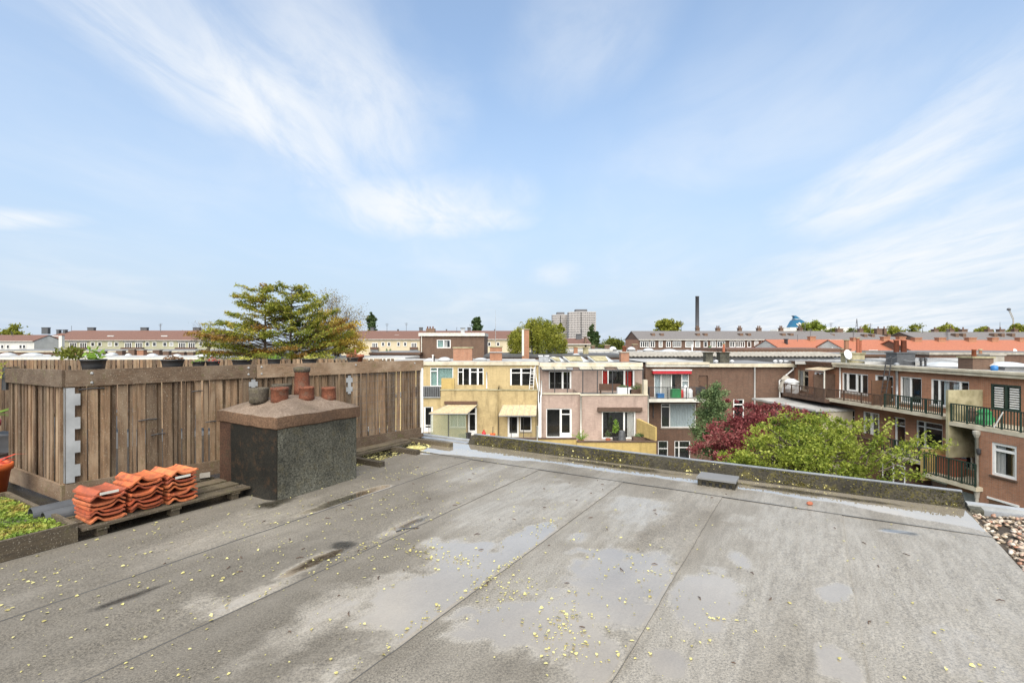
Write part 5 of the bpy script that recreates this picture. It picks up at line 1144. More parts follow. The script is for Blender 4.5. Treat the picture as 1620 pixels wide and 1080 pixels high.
s_ = S(1419, .12); z3 = FR.sz(1490, 659, NBAL)[1]; pipe(h3, [FR.w(s_, .12, z3), FR.w(s_, .12, rtop-.1)], .08, 'grey_metal'); MB().lathe(FR.w(s_, .14, rtop-.12), [(.09, 0), (.16, .16), (.16, .26), (.05, .32), (.01, .33)], 10).build('hopper', 'grey_metal', h3)
# lower balcony of R2/R3
lb = balcony(h3, 1392, 1456, 690, 729, 735, 'green_paint', n=NBAL+.3, posts=3)
lw = FR.r(1423, 741, 1458, 775, .3); bx(FR, h3, 'garden_wall', 'brick_brown', S(1400), S(1475), .01, NBAL, GROUND, lb[1]-.45)
w_ = bx(FR, h3, 'window', 'glass', lw[0], lw[1], NBAL+.002, NBAL+.02, lb[1]-2.2, lb[1]-.75); mb = MB()
for (p, q) in ((lw[0]-.05, lw[0]), (lw[1], lw[1]+.05), ((lw[0]+lw[1])/2-.03, (lw[0]+lw[1])/2+.03)): mb.box(p, q, NBAL+.004, NBAL+.06, lb[1]-2.25, lb[1]-.7, FR.w)
mb.box(lw[0], lw[1], NBAL+.004, NBAL+.056, lb[1]-1.2, lb[1]-1.13, FR.w); mb.box(lw[0], lw[1], NBAL+.004, NBAL+.056, lb[1]-.75, lb[1]-.7, FR.w); mb.build('frame', 'pvc_white', w_)
# brown partition fences below the middle of the row
for (x0, y0, x1, y1, n, nm, lab) in ((1330, 676, 1392, 715, 2.2, 'brown_screen', 'brown timber screen rising out of the green tree'),):
    e = FR.r(x0, y0, x1, y1, n); th = thing('timber_screen', FR.w(e[0], n, GROUND), lab, 'fence')
    for i in range(9): s = e[0]+(e[1]-e[0])*i/9; bx(FR, th, 'board', 'brown_door', s+.01, s+(e[1]-e[0])/9-.01, n-.03, n, e[2]-2.5, e[3])
    bx(FR, th, 'rail', 'dark_wood', e[0], e[1], n+.002, n+.05, e[3]-.4, e[3]-.3)
# R4 nearest house
W = [FR.r(1566.5, 606.5, 1615.5, 652)]
h4 = house('near_corner_house', 'nearest brick house at the right edge with striped blinds', 1534, 1760, rtop, 'brick_red', W)
window(FR, h4, W[0], cols=(1, 1), frame='green_paint', fw=.11, sill=False)
a, b, c, d = W[0]
for k in range(2):
    p, q = a+.16+(b-a)/2*k, a+(b-a)/2*(k+1)-.16; mb = MB()
    for i in range(9): z = c+.12+(d-c-.24)*i/9; mb.box(p, q, -.092, -.085, z, z+(d-c-.24)/9*.55, FR.w)
    mb.build('blind_slats', 'pvc_white', h4, kind='stuff')
N4 = 2.2
sl = FR.r(1501, 637, 1620, 690, N4); zrail = FR.sz(1501, 637, N4)[1]; zs4 = FR.sz(1501, 666, N4)[1]; z4b = FR.sz(1501, 672, N4)[1]
a4, b4 = S(1501, N4), S(1760, N4)
s4 = bx(FR, h4, 'balcony', 'cream_paint', a4, b4, .005, N4, z4b, zs4); railing(FR, s4, a4+.05, b4, N4-.08, zs4, zrail, 'green_paint', .15, .05, None, 8)
# concrete end wall, lower wing proud under the balcony
bx(FR, h4, 'end_wall', 'concrete_moss', a4-.16, a4-.004, .005, N4+.02, z4b-1.9, FR.sz(1490, 616, N4)[1]+.0)
xw = S(1545, N4-.02); Wq = FR.r(1568.5, 698.5, 1608.5, 760, N4-.02); Wg = FR.r(1565, 791, 1600, 812, N4-.02)
wall(FR, h4, xw, b4, GROUND, z4b-.005, N4-.02, [Wq], 'brick_orange', N4-.04, 'wing_wall')
window(FR, h4, Wq, N4-.02, frame='pvc_white', tr=(.22,), fw=.13, sill='dark_wood', curtain=[(0, .72, .95, 'curtain_white'), (0, .1, .45, 'curtain_white')])
w_ = bx(FR, h4, 'window', 'glass', Wg[0], Wg[1]+.3, N4-.016, N4+.0, Wg[2]-.6, Wg[3]+.1); bx(FR, w_, 'frame', 'pvc_white', Wg[0]-.08, Wg[1]+.38, N4-.016, N4+.03, Wg[3]+.1, Wg[3]+.2)
Dq = FR.r(1513, 681, 1543.5, 745, .6); zw = z4b
wall(FR, h4, S(1491, .6), xw+.3, GROUND, z4b-.01, .6, [Dq], 'brick_red', .55, 'recess_wall'); window(FR, h4, Dq, .6, cols=(3, 1), tr=(.18, .18), frame='cream_paint', sill=False, plain_glass='glass', curtain=[(0, .1, .5, 'curtain_white')])
bl4 = FR.r(1459, 714, 1544, 770, N4+.4); zl0 = FR.sz(1459, 714, N4+.4)[1]; zl1 = FR.sz(1459, 747, N4+.4)[1]
a5, b5 = S(1459, N4+.4), S(1544, N4+.4); s5 = bx(FR, h4, 'lower_balcony', 'cream_paint', a5, b5, .6, N4+.4, zl1-.22, zl1); railing(FR, s5, a5+.05, b5-.05, N4+.34, zl1, zl0, 'green_paint', .15, .05, None, 4)
bx(FR, h4, 'low_end_wall', 'brick_ochre', a5-.22, a5-.004, .02, N4+.3, zl1-.5, FR.sz(1459, 708, N4)[1]); bx(FR, h4, 'base_wall', 'brick_red', a5, xw, .62, N4-.3, GROUND, zl1-.23)
w_ = bx(FR, h4, 'garage_door', 'grey_metal', S(1522, N4-.3), S(1546, N4-.3), N4-.296, N4-.26, GROUND, zl1-.6); w_ = bx(FR, h4, 'window', 'glass', S(1474, N4-.3), S(1498, N4-.3), N4-.296, N4-.27, zl1-1.6, zl1-.5); bx(FR, w_, 'frame', 'pvc_white', S(1473, N4-.3), S(1499, N4-.3), N4-.296, N4-.24, zl1-.5, zl1-.36)
s_ = S(1545.5, N4+.08); pipe(h4, [FR.w(s_, N4+.08, GROUND), FR.w(s_, N4+.08, z4b-.35)], .085, 'concrete'); MB().lathe(FR.w(s_, N4+.1, z4b-.42), [(.09, 0), (.17, .2), (.18, .36), (.06, .4), (.01, .41)], 10).build('hopper', 'concrete', h4); MB().lathe(FR.w(s_, N4+.08, FR.sz(1545, 775, N4)[1]-.4), [(.1, 0), (.16, .5), (.17, .6), (.09, .62)], 10).build('hopper', 'concrete', h4)
q = FR.w(S(1551, N4), N4+.1, FR.sz(1551, 716, N4)[1]); lt = MB().lathe(q, [(.05, -.12), (.1, 0), (.1, .2), (.04, .24), (.01, .25)], 8).build('wall_lamp', 'black_metal', h4)
p = FR.w(S(1520, 1.), 1.0, zs4); bundle('green_garden_chair', 'bright green plastic chair on the nearest upper balcony', 'chair', 1557, 1.2, zs4, .42, .85, 'plastic_green', 9)
bundle('barbecue_cover', 'black covered barbecue against the concrete end wall', 'barbecue', 1517, 1.0, zs4, .4, 1.05, 'plastic_black', 10); bundle('dark_bucket', 'dark tub beside the bright green chair', 'tub', 1538, 1.0, zs4, .25, .8, 'dark_wood', 11)
th = thing('leaning_pole', FR.w(S(1575, N4), N4+.0, z4b), 'white pole leaning on the nearest balcony rail', 'pole'); pa, pb = FR.sz(1573, 676, N4+.05), FR.sz(1587, 652, N4+.05); MB().tube([FR.w(pa[0], N4+.06, pa[1]), FR.w(pb[0], N4+.06, pb[1])], .03, 6).build('rod', 'pvc_white', th)
c6 = FR.sz(1497, 735, 1.6); th = thing('wooden_chest', FR.w(c6[0], 1.6, zl1), 'reddish-brown wooden chest on the lower nearest balcony', 'chest'); bx(FR, th, 'box', 'terracotta', c6[0]-.8, c6[0]+.6, 1.0, 1.7, zl1, zl1+.95); bx(FR, th, 'lid', 'terracotta', c6[0]-.85, c6[0]+.65, .95, 1.75, zl1+.952, zl1+1.02)
# ---------------------------------------------------------------- things on the roofs of the right row and the rows across
def rchim(name, label, x, y, z, wx, wy, h, mat, slab='concrete_moss', pots=(), potmat='terracotta', ph=.6, group=None, pr=.13):
    th = thing(name, (x, y, z), label, 'chimney', group)
    MB().box(x-wx/2, x+wx/2, y-wy/2, y+wy/2, z, z+h).build('stack', mat, th)
    if slab: MB().box(x-wx/2-.07, x+wx/2+.07, y-wy/2-.07, y+wy/2+.07, z+h+.001, z+h+.10).build('cap_slab', slab, th)
    for (dx, dy) in pots: MB().lathe((x+dx, y+dy, z+h+(.10 if slab else 0)), [(pr, 0), (pr*.85, ph*.9), (pr*1.05, ph*.9), (pr*1.05, ph), (pr*.7, ph), (.01, ph*.8)], 10).build('chimney_pot', potmat, th, True)
    return th
def on(px, d, py): return ((px-810)/FPX*d, d, CAMZ-(py-540)/FPX*d)      # a point d metres away seen at that direction
def cblock(name, label, px0, px1, yt, yb, d, mat, **k):
    x0, _, z0 = on(px0, d, yb); x1, _, z1 = on(px1, d, yt); sl = .1 if k.get('slab', 1) else 0
    return rchim(name, label, (x0+x1)/2, d+(x1-x0)/2*k.get('dy', .8), z0-.3, x1-x0, (x1-x0)*k.pop('dy', .8), z1-z0+.3-sl, mat, **k)
def dish(label, px, py, d, r, faceY=-.6, mat='plastic_white'):
    x, y, z = on(px, d, py); th = thing('satellite_dish', (x, y, z-1.), label, 'satellite dish')
    pr = [(.01, .0), (r*.5, .05*r), (r*.85, .16*r), (r, .24*r), (r, .27*r), (r*.85, .2*r), (.01, .04*r)]
    mb = MB().lathe((0, 0, 0), pr, 18); M_ = mathutils.Matrix.Rotation(R_(75), 3, 'X') @ mathutils.Matrix.Rotation(.3, 3, 'Y'); mb.v = [tuple(M_ @ mathutils.Vector(p)+mathutils.Vector((x, y, z))) for p in mb.v]; mb.build('reflector', mat, th, True)
    MB().tube([(x, y+.1, z-1.3), (x, y+.1, z)], .04, 6).build('mast', 'zinc', th); MB().tube([(x, y, z-.2), (x, y-r*.9, z-.05)], .03, 5).build('arm', 'zinc', th)
def dome(label, px0, px1, yt, yb, d, group=None, mat='acrylic'):
    x0, _, z0 = on(px0, d, yb); x1, _, z1 = on(px1, d, yt); cx = (x0+x1)/2; r = (x1-x0)/2; h = max(z1-z0, .15)
    th = thing('roof_light', (cx, d+r, z0-.2), label, 'skylight', group)
    MB().box(cx-r*.9, cx+r*.9, d+r*.1, d+r*1.9, z0-.35, z0).build('upstand', 'flat_roof_grey', th)
    V = []; F = []; n = 8
    for i in range(n+1):
        for j in range(n+1): u, v = i/n*2-1, j/n*2-1; V.append((cx+u*r, d+r+v*r, z0+.001+h*(max(0, (1-abs(u)**2.2))*max(0, (1-abs(v)**2.2)))**.6))
    for i in range(n):
        for j in range(n): p = i*(n+1)+j; F.append((p, p+n+1, p+n+2, p+1))
    MB().add(V, F).build('dome', mat, th, True); return th
# right row roof
cblock('mossy_chimney', 'mossy square chimney beside the satellite dish on the right row', 1343, 1368, 558, 574, 41, 'concrete_moss', slab='concrete_moss')
cblock('slate_chimney', 'dark slate-clad chimney with four tall clay pots', 1419, 1448, 557, 574, 37.5, 'pantile_grey', slab='pantile_grey', pots=((-.52, -.2), (-.22, .05), (.1, -.1), (.4, .1)), ph=.95, pr=.14)
cblock('double_chimney', 'wide mossy brick chimney with concrete twin on the nearest roof', 1539, 1572, 564, 582, 31, 'brick_dark', pots=((-.1, 0),), ph=.45)
cblock('concrete_twin_stack', 'grey concrete stack behind the wide mossy chimney', 1566, 1589, 560, 580, 33, 'concrete', slab='concrete')
x, y, z = on(1573, 29.8, 583); tag(MB().lathe((x, y, z-.12), [(.15, 0), (.18, .05), (.18, .24), (.14, .3), (.05, .32), (.01, .33)], 12).build('blue_bucket', 'plastic_blue', smooth=True), 'bright blue tub on the roof by the wide mossy chimney', 'bucket')
dish('pale satellite dish left of the mossy square chimney', 1340, 561, 40.5, .40)
dish('small satellite dish at the far right over grey roofs', 1605, 556, 62, .36)
dome('large white roof dome between the slate chimney and the mossy one', 1489, 1537, 573, 580, 34); dome('white roof dome at the far right edge of the picture', 1590, 1640, 573, 580, 30)
for i, px in enumerate((1457, 1464)):
    x, y, z = on(px, 35, 577); th = thing('vent_cowl', (x, y, z), f'{("left", "right")[i]} black vent cowl of the pair by the large roof dome', 'vent'); MB().tube([(x, y, z-.1), (x, y, z+.28)], .07, 8).build('pipe', 'black_metal', th); MB().lathe((x, y, z+.28), [(.12, 0), (.13, .06), (.06, .1), (.13, .14), (.1, .2), (.01, .22)], 10).build('cowl', 'black_metal', th, True)
# sloped grey corrugated strip behind R2
x0, _, z0 = on(1262, 40, 572); 
for (px0, px1, yt, yb, d, lab) in ((1258, 1342, 568.5, 571.5, 44, 'pale blue-grey sheet roof strip over the corner balcony'), (1368, 1420, 566.5, 572, 39, 'pale blue-grey sheet roof right of the mossy chimney'), (1448, 1545, 566, 573, 36, 'pale grey sheet roof behind the pair of vents')):
    (xa, ya, za), (xb, yb_, zb) = on(px0, d, yb), on(px1, d+4, yt); th = thing('sheet_roof', ((xa+xb)/2, d, za-.2), lab, 'roof'); MB().hexa([(xa, d, za-.25), (on(px1, d, yb)[0], d, za-.25), (xb, d+4, zb-.2), (on(px0, d+4, yt)[0], d+4, zb-.2), (xa, d, za), (on(px1, d, yb)[0], d, za), (xb, d+4, zb), (on(px0, d+4, yt)[0], d+4, zb)]).build('deck', 'flat_roof_pale', th)
    xr = on(px1, d, yb)[0]
    for k in range(6): xx = xa+(xr-xa)*(k+.5)/6; MB().tube([(xx, d, za+.01), (xx, d+4, zb+.01)], .03, 5).build('standing_seam', 'zinc', th)
# roofs of the yellow/pink/brown houses
cblock('twin_brick_chimney', 'reddish twin brick chimney with yellow mossy slab on the yellow house roof', 717, 747, 549, 569.5, 47, 'brick_orange', slab='concrete_moss', dy=.5)
cblock('strapped_chimney', 'brick chimney with steel strap and pole right of the twin chimney', 775, 794, 547.5, 569, 47, 'brick_red', slab='concrete_moss')
x, y, z = on(784, 47.5, 547); tag(MB().tube([(x, y, z), (x, y, on(784, 47.5, 490)[2])], [.03, .008], 6).build('antenna_pole', 'zinc'), 'thin antenna pole rising from the strapped chimney', 'antenna')
xs0, _, zs = on(774, 46.95, 557); xs1 = on(795, 46.95, 557)[0]; tag(MB().box(xs0, xs1, 46.9, 46.98, zs-.04, zs+.04).build('steel_strap', 'zinc'), 'steel strap across the front of the brick chimney', 'strap')
cblock('small_clay_chimney', 'slim red brick chimney on the pink house roof', 982.5, 995.5, 556, 571.5, 46.5, 'brick_orange', slab='concrete', dy=1., pots=((0, 0),), ph=.5, pr=.2)
cblock('left_felt_stack', 'left black felt-clad stack of the pair on the corner house roof', 1116.5, 1128, 557, 573, 48, 'felt_dark', slab='felt_parapet', dy=1); cblock('right_felt_stack', 'right broader black felt-clad stack on the corner house roof', 1139.5, 1154, 557, 573, 48, 'felt_dark', slab='felt_parapet', dy=1)
def skylight_box(label, px0, px1, yt, yb, d):
    x0, _, z0 = on(px0, d, yb); x1 = on(px1, d, yb)[0]; z1 = on(px0, d+1.4, yt)[2]; th = thing('ridge_skylight', ((x0+x1)/2, d, z0-.2), label, 'skylight'); sk = .9
    MB().hexa([(x0, d, z0-.2), (x1, d, z0-.2), (x1+sk, d+1.4, z0-.2), (x0-.2, d+1.4, z0-.2), (x0, d, z0), (x1, d, z0), (x1-.1, d+1.0, z1), (x0-.5, d+1.0, z1)]).build('body', 'acrylic', th)
    MB().hexa([(x0+.1, d-.03, z0+.02), (x1-.1, d-.03, z0+.02), (x1-.2, d+.95, z1-.02), (x0-.35, d+.95, z1-.02), (x0+.1, d-.05, z0+.05), (x1-.1, d-.05, z0+.05), (x1-.2, d+.93, z1+.02), (x0-.35, d+.93, z1+.02)]).build('pane', 'concrete_moss', th)
skylight_box('left sloping skylight on the pink house roof', 900, 924, 563.5, 571.5, 46); skylight_box('right sloping skylight on the pink house roof', 940, 964, 563, 571.5, 46); skylight_box('small sloping skylight left of the pair on the pink roof', 878, 889, 565, 571.5, 46)
for (px, lab) in ((857, 'grey roof fan housing left of the white vents on the pink roof'), (864.5, 'square vent housing on the pink house roof')):
    x, y, z = on(px, 46, 571); th = thing('roof_vent', (x, y, z-.1), lab, 'vent'); MB().box(x-.25, x+.2, y, y+.4, z-.2, z+.45).build('housing', 'grey_metal', th); MB().box(x-.3, x+.25, y-.05, y+.45, z+.45, z+.52).build('hood', 'plastic_white', th)
dome('shallow white roof dome at the left of the yellow house roof', 672, 686, 566.5, 570, 47); dome('white roof dome left of the twin chimney', 692, 712, 565, 569.5, 46); dome('flat white roof panel right of the twin chimney', 750, 770, 566, 569, 46.5); dome('white roof dome beside the small sloping skylight', 868, 884, 564, 571, 47.5)
x, y, z = on(684.8, 45, 570); tag(MB().lathe((x, y, z-.15), [(.05, 0), (.05, .55), (.09, .56), (.09, .65), (.01, .66)], 8).build('vent_pipe', 'pvc_white'), 'short white vent pipe on the yellow house roof edge', 'vent'); x, y, z = on(686.5, 45.3, 570); tag(MB().lathe((x, y, z-.15), [(.08, 0), (.08, .45), (.11, .46), (.11, .52), (.01, .53)], 8).build('vent_pipe', 'black_metal'), 'short black vent pipe beside the white one on the yellow roof', 'vent')
for i, px in enumerate((1133, 1158, 1226.5, 1235, 1243.5)):
    x, y, z = on(px, 47.5, 573); tag(MB().lathe((x, y, z-.1), [(.16, 0), (.16, .15), (.2, .16), (.18, .28), (.01, .33)], 10).build('roof_vent', 'plastic_white', smooth=True), f'{("first", "second", "third", "fourth", "fifth")[i]} white roof vent from the left on the corner house roof', 'vent')
# corrugated roof edge behind the brown house
cr = thing('corrugated_roof', (20, 57, -1.5), 'long dark roof with pale corrugated edge behind the corner house', 'roof')
(xa, _, za), (xb, _, zb) = on(995, 57, 563), on(1345, 57, 563); MB().box(xa, xb, 57, 64, za-3, za-.06).build('deck', 'flat_roof_dark', cr)
V = []; F = []; n = 220
for i in range(n+1):
    x = xa+(xb-xa)*i/n; z = za+.05*math.cos(i*math.pi/2*1.0); V += [(x, 56.8, z-.05), (x, 56.8, z+.03), (x, 63, z+.35)]
for i in range(n): p = 3*i; F += [(p, p+3, p+4, p+1), (p+1, p+4, p+5, p+2)]
MB().add(V, F).build('corrugated_sheet', 'concrete', cr)
# ================================================================ background rows
def fwin(par, F, x0, y0, x1, y1, n=0., cols=1, frame='pvc_white', fw=.12, mat='glass', curt=None):
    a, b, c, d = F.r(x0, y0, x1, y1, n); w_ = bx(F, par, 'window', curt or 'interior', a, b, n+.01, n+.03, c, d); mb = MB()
    bx(F, w_, 'pane', mat, a+fw*.4, b-fw*.4, n+.035, n+.045, c+fw*.4, d-fw*.4)
    mb.box(a, b, n+.032, n+.10, c-.0, c+fw, F.w); mb.box(a, b, n+.032, n+.10, d-fw, d, F.w)
    for i in range(cols+1): s = a+(b-a-fw)*i/cols; mb.box(s, s+fw, n+.033, n+.096, c+fw, d-fw, F.w)
    mb.build('frame', frame, w_); return w_
def prow(name, label, px0, px1, D, yr, ye, wallmat, roofmat, rise=5., cat='house row', hip0=0., hip1=0., back=True):
    F = Fac((0, D), (1, 0), (0, -1)); a, ze = F.sz(px0, ye); b, _ = F.sz(px1, ye); zr = CAMZ-(yr-540)/FPX*(D+rise)
    h = thing(name, ((a+b)/2, D, GROUND), label, cat)
    MB().box(a, b, D, D+2*rise, GROUND, ze).build('wall', wallmat, h)
    o = .35; V = [(a-o*.3, D-o, ze-.1), (b+o*.3, D-o, ze-.1), (b+o*.3-hip1, D+rise, zr), (a-o*.3+hip0, D+rise, zr), (b+o*.3, D+2*rise+o, ze-.1), (a-o*.3, D+2*rise+o, ze-.1)]
    V2 = [(x, y, z+.15) for x, y, z in V]
    rf = MB().add(V+V2, [(6, 7, 8, 9), (9, 8, 10, 11), (0, 3, 2, 1), (3, 5, 4, 2), (0, 1, 7, 6), (1, 2, 8, 7), (2, 4, 10, 8), (4, 5, 11, 10), (5, 3, 9, 11), (3, 0, 6, 9)]).build('roof', roofmat, h)
    # gable triangles
    MB().add([(a+.01, D, ze), (a+.01, D+2*rise, ze), (a+.01, D+rise, zr-.05)], [(0, 2, 1)]).build('gable', wallmat, h) and MB().add([(b-.01, D, ze), (b-.01, D+2*rise, ze), (b-.01, D+rise, zr-.05)], [(0, 1, 2)]).build('gable', wallmat, h) if not (hip0 or hip1) else None
    bx(F, h, 'gutter', 'white_paint', a, b, .36, .46, ze-.12, ze+.02)
    return h, F, rf, zr, ze
def rc(rf, D, px, yt, yb, wpx, mat='pantile_grey', dz=.6, dep=.9, pots=0):
    x0, _, z0 = on(px-wpx/2, D, yb); x1, _, z1 = on(px+wpx/2, D, yt); c = MB().box(x0, x1, D, D+dep, z0-dz, z1).box(x0-.08, x1+.08, D-.08, D+dep+.08, z1+.002, z1+.14)
    for k in range(pots): c.tube([((x0+(x1-x0)*(k+.5)/pots), D+dep/2, z1+.1), ((x0+(x1-x0)*(k+.5)/pots), D+dep/2, z1+.6)], .14, 6)
    return c.build('chimney', mat, rf)
# olive row, left
h, F, rf, zr, ze = prow('olive_row', 'long olive rendered row with brown roof at the far left', 52, 345, 140, 523.5, 538, 'render_olive', 'tile_roof_brown', 6, hip0=6)
for px in (70.5, 143, 227, 310): rc(rf, 146, px, 518.5, 525, 10)
for px in (91, 101): rc(rf, 144, px, 522, 527, 4)
for px in (59, 70, 86, 96, 147, 158, 174, 184.5, 233.5, 244.5, 261, 271.5, 318, 330): fwin(h, F, px-3, 541, px+3, 547.8, curt='curtain_white' if px in (174, 96, 271.5) else None)
for px in (116, 132, 203, 220, 288, 303.5): fwin(h, F, px-5.5, 541.5, px+5.5, 551, cols=3); bx(F, h, 'balcony', 'brown_door', *F.r(px-8, 549.5, px+8, 553.5, .2)[:2], .15, 1.2, *F.r(px-8, 549.5, px+8, 553.5, .2)[2:]); bx(F, h, 'recess', 'flat_roof_grey', *F.r(px-8, 538.5, px+8, 540.8, .1)[:2], .05, .2, *F.r(px-8, 538.5, px+8, 540.8, .1)[2:])
for px in (88, 175.5, 260.5): x, y, z = on(px, 142.2, 532); MB().box(x-.9, x+.9, y-.2, y+.3, z-.1, z+.25).build('roof_window', 'acrylic', rf)
x0, _, z0 = on(97.5, 128, 541); rchim('white_flue', 'tall white rooftop flue in front of the olive row', x0, 128, z0-1.5, .8, .8, 3.2, 'render_white', slab='terracotta')
# white house far left
h, F, rf, zr, ze = prow('white_house', 'white rendered house with dark roof at the left picture edge', -60, 54, 125, 530.5, 539.5, 'render_white', 'tile_roof_brown', 4)
for px in (4, 13, 33, 38.5): fwin(h, F, px-2.6, 545, px+2.6, 551.5)
# cream row, centre
h, F, rf, zr, ze = prow('cream_row', 'cream rendered row with brown tiled roof behind the brick rooftop block', 540, 840, 125, 524, 536.5, 'render_cream', 'tile_roof_brown', 6)
for px in (588.5, 665.5, 742): rc(rf, 131, px, 518.5, 525, 5)
for px in (629, 706, 782.5): rc(rf, 131, px, 521.5, 525, 1.2)
for px in (606, 615.5, 630.5, 641, 774, 788): fwin(h, F, px-2.4, 541, px+2.4, 547.5)
for px in (612, 617.5): x = F.sz(px, 0, .3)[0]; MB().tube([F.w(x, .5, F.sz(px, 556)[1]), F.w(x, .5, F.sz(px, 551)[1])], [.3, .1], 7).build('topiary', 'leaf_dark', h)
for px in (593, 655): fwin(h, F, px-4.5, 542, px+4.5, 550.5, cols=3); e = F.r(px-6, 549, px+6, 552.5, .2); bx(F, h, 'balcony', 'brown_door', e[0], e[1], .15, 1.0, e[2], e[3]); e = F.r(px-6, 553, px+6, 556, .2); bx(F, h, 'balcony_base', 'flat_roof_grey', e[0], e[1], .15, .9, e[2], e[3])
for px in (655,): fwin(h, F, px-4.5, 557, px+4.5, 564, cols=3)
for (px, yy) in ((628, 531.5), (782.5, 532)): x, y, z = on(px, 127.8, yy); MB().box(x-.6, x+.6, y-.2, y+.3, z-.1, z+.3).build('roof_window', 'acrylic', rf)
# brick rooftop block in the centre
FK = Fac((0, 66), (1, 0), (0, -1)); kb = thing('brick_rooftop_block', FK.w(FK.sz(715, 0)[0], 0, GROUND), 'brown brick block with white fascia and one double window', 'building')
a, b, zb_, zt_ = FK.r(664, 529, 766, 566); Wk = FK.r(691, 537, 713, 550.5); wall(FK, kb, a, b, GROUND, zt_-.2, 0, [Wk], 'brick_dark', 10); window(FK, kb, Wk, cols=(1, 1), fw=.12, sill=False, curtain=[(0, .1, .9, 'curtain_teal'), (1, .1, .5, 'curtain_white')])
e = FK.r(662.5, 526.5, 767, 531.5); bx(FK, kb, 'fascia', 'white_paint', e[0], e[1], -10.2, .25, e[2], e[3]); bx(FK, kb, 'drain_pipe', 'white_paint', a+.2, a+.3, .01, .1, GROUND, zt_)
cblock('rooftop_chimney', 'dark brick chimney with small pots on the central rooftop block', 674, 687.5, 519.5, 527, 70, 'brick_dark', slab=None, pots=((-.45, 0), (-.1, 0), (.3, 0)), ph=.3, pr=.1); cblock('louvred_vent', 'stacked louvred vent on the central rooftop block', 729, 735, 518.5, 527, 70, 'grey_metal', slab='flat_roof_dark')
# tall slim chimney before the willow
tc_ = cblock('tall_slim_chimney', 'tall slim brick chimney with white edge before the willow', 826, 837, 520, 565, 55, 'brick_red', slab='concrete_moss', dy=.8); x0, _, z0 = on(826, 54.9, 563); x1 = on(829, 54.9, 563)[0]; MB().box(x0-.02, x1, 54.93, 54.99, z0, on(826, 54.9, 521)[2]).build('edge_strip', 'white_paint', tc_)
# brown terrace row, right of centre
h, F, rf, zr, ze = prow('grey_roof_row', 'long brown brick row with grey roof and dormer stubs', 1010, 1330, 105, 524.5, 537, 'brick_brown', 'tile_roof_grey', 6)
x0 = F.sz(1010, 0)[0]; MB().box(x0-.02, x0-.005, 105, 117, GROUND, ze).build('end_wall', 'brick_orange', h)
for (a, b, c) in ((1012.5, 1027, 4), (1028.5, 1036, 2), (1042, 1048, 1), (1053.5, 1061, 2), (1064, 1077.5, 4), (1084, 1097, 1), (1099.5, 1107.5, 1), (1113, 1119, 1), (1124, 1132, 3), (1134, 1147, 3), (1154, 1162, 2), (1163.5, 1178, 4), (1182, 1188, 1), (1193, 1199.5, 3), (1204, 1214, 1), (1223, 1235, 2)): fwin(h, F, a, 539.5, b, 549.3, cols=c, curt='curtain_white' if a in (1084, 1099.5, 1204, 1042, 1223) else None)
for (px, w_) in ((1104.5, 5), (1137, 6), (1171.5, 5), (1202, 6), (1237, 5), (1267, 6)): rc(rf, 111, px, 519.5, 526, w_, 'brick_dark', pots=2)
for px in (1104, 1116, 1172, 1184.5, 1239, 1251.5, 1033, 1047): x, y, z = on(px, 107.6, 530.5); MB().box(x-.35, x+.35, y-.4, y+.9, z-.5, z+.45).build('flue_stub', 'brick_dark', rf)
# orange roofs
h, F, rf, zr, ze = prow('orange_roof_house', 'low house with bright orange tiled roof and pale gable', 1233, 1338, 92, 538, 551.5, 'render_white', 'tile_roof_orange', 5)
rc(rf, 96, 1286, 533, 540.5, 9, 'brick_red'); rc(rf, 95, 1332, 549, 556, 5, 'brick_dark') ; rc(rf, 94, 1245.5, 537, 541, 2, 'plastic_black')
h, F, rf, zr, ze = prow('orange_roof_row', 'long orange tiled row on the right with brick chimneys', 1340, 1466, 84, 538.5, 555.5, 'render_white', 'tile_roof_orange', 5)
for (px, yt) in ((1403, 533.5), (1428, 533.5), (1355, 535)): rc(rf, 88, px, yt, 543, 10, 'brick_red')
fwin(h, F, 1374, 553.5, 1388, 560.5, .3, 2); fwin(h, F, 1408, 554, 1420, 560, .3, 2)
h, F, rf, zr, ze = prow('orange_roof_row_near', 'orange tiled row with hipped end at the far right', 1444, 1700, 80, 539, 556, 'brick_brown', 'tile_roof_orange', 5)
for (px, w_) in ((1491, 11), (1539, 12), (1575, 10), (1453, 11), (1618, 9)): rc(rf, 84, px, 535, 545, w_, 'brick_red')
rc(rf, 82, 1486.5, 551, 557, 7, 'concrete_moss', .3)
# grey roofs behind the orange ones
h, F, rf, zr, ze = prow('slate_row', 'grey roofed row behind the orange roofs left of the gap', 1302, 1452, 110, 526.5, 538.5, 'brick_brown', 'tile_roof_grey', 6, hip1=8)
for (px, w_) in ((1329.5, 9), (1363, 6), (1391.5, 9), (1401, 4)): rc(rf, 116, px, 520.5, 528, w_, 'brick_dark', pots=1)
for px in (1316.5, 1368, 1380, 1405): x, y, z = on(px, 112.5, 531.5); MB().box(x-.35, x+.35, y-.4, y+.9, z-.5, z+.45).build('flue_stub', 'brick_dark', rf)
h, F, rf, zr, ze = prow('far_right_slate_row', 'grey roofed row behind the orange roofs at the far right', 1458, 1760, 106, 526, 538.5, 'brick_brown', 'tile_roof_grey', 6)
for (px, w_) in ((1481.5, 7), (1506.5, 7), (1526.5, 9), (1567, 8), (1585.5, 8), (1608, 6)): rc(rf, 112, px, 521.5, 527, w_, 'brick_dark', pots=1)
for px in (1512, 1523.5, 1573, 1584.5, 1601): x, y, z = on(px, 108.5, 530.5); MB().box(x-.35, x+.35, y-.4, y+.9, z-.5, z+.45).build('flue_stub', 'brick_dark', rf)
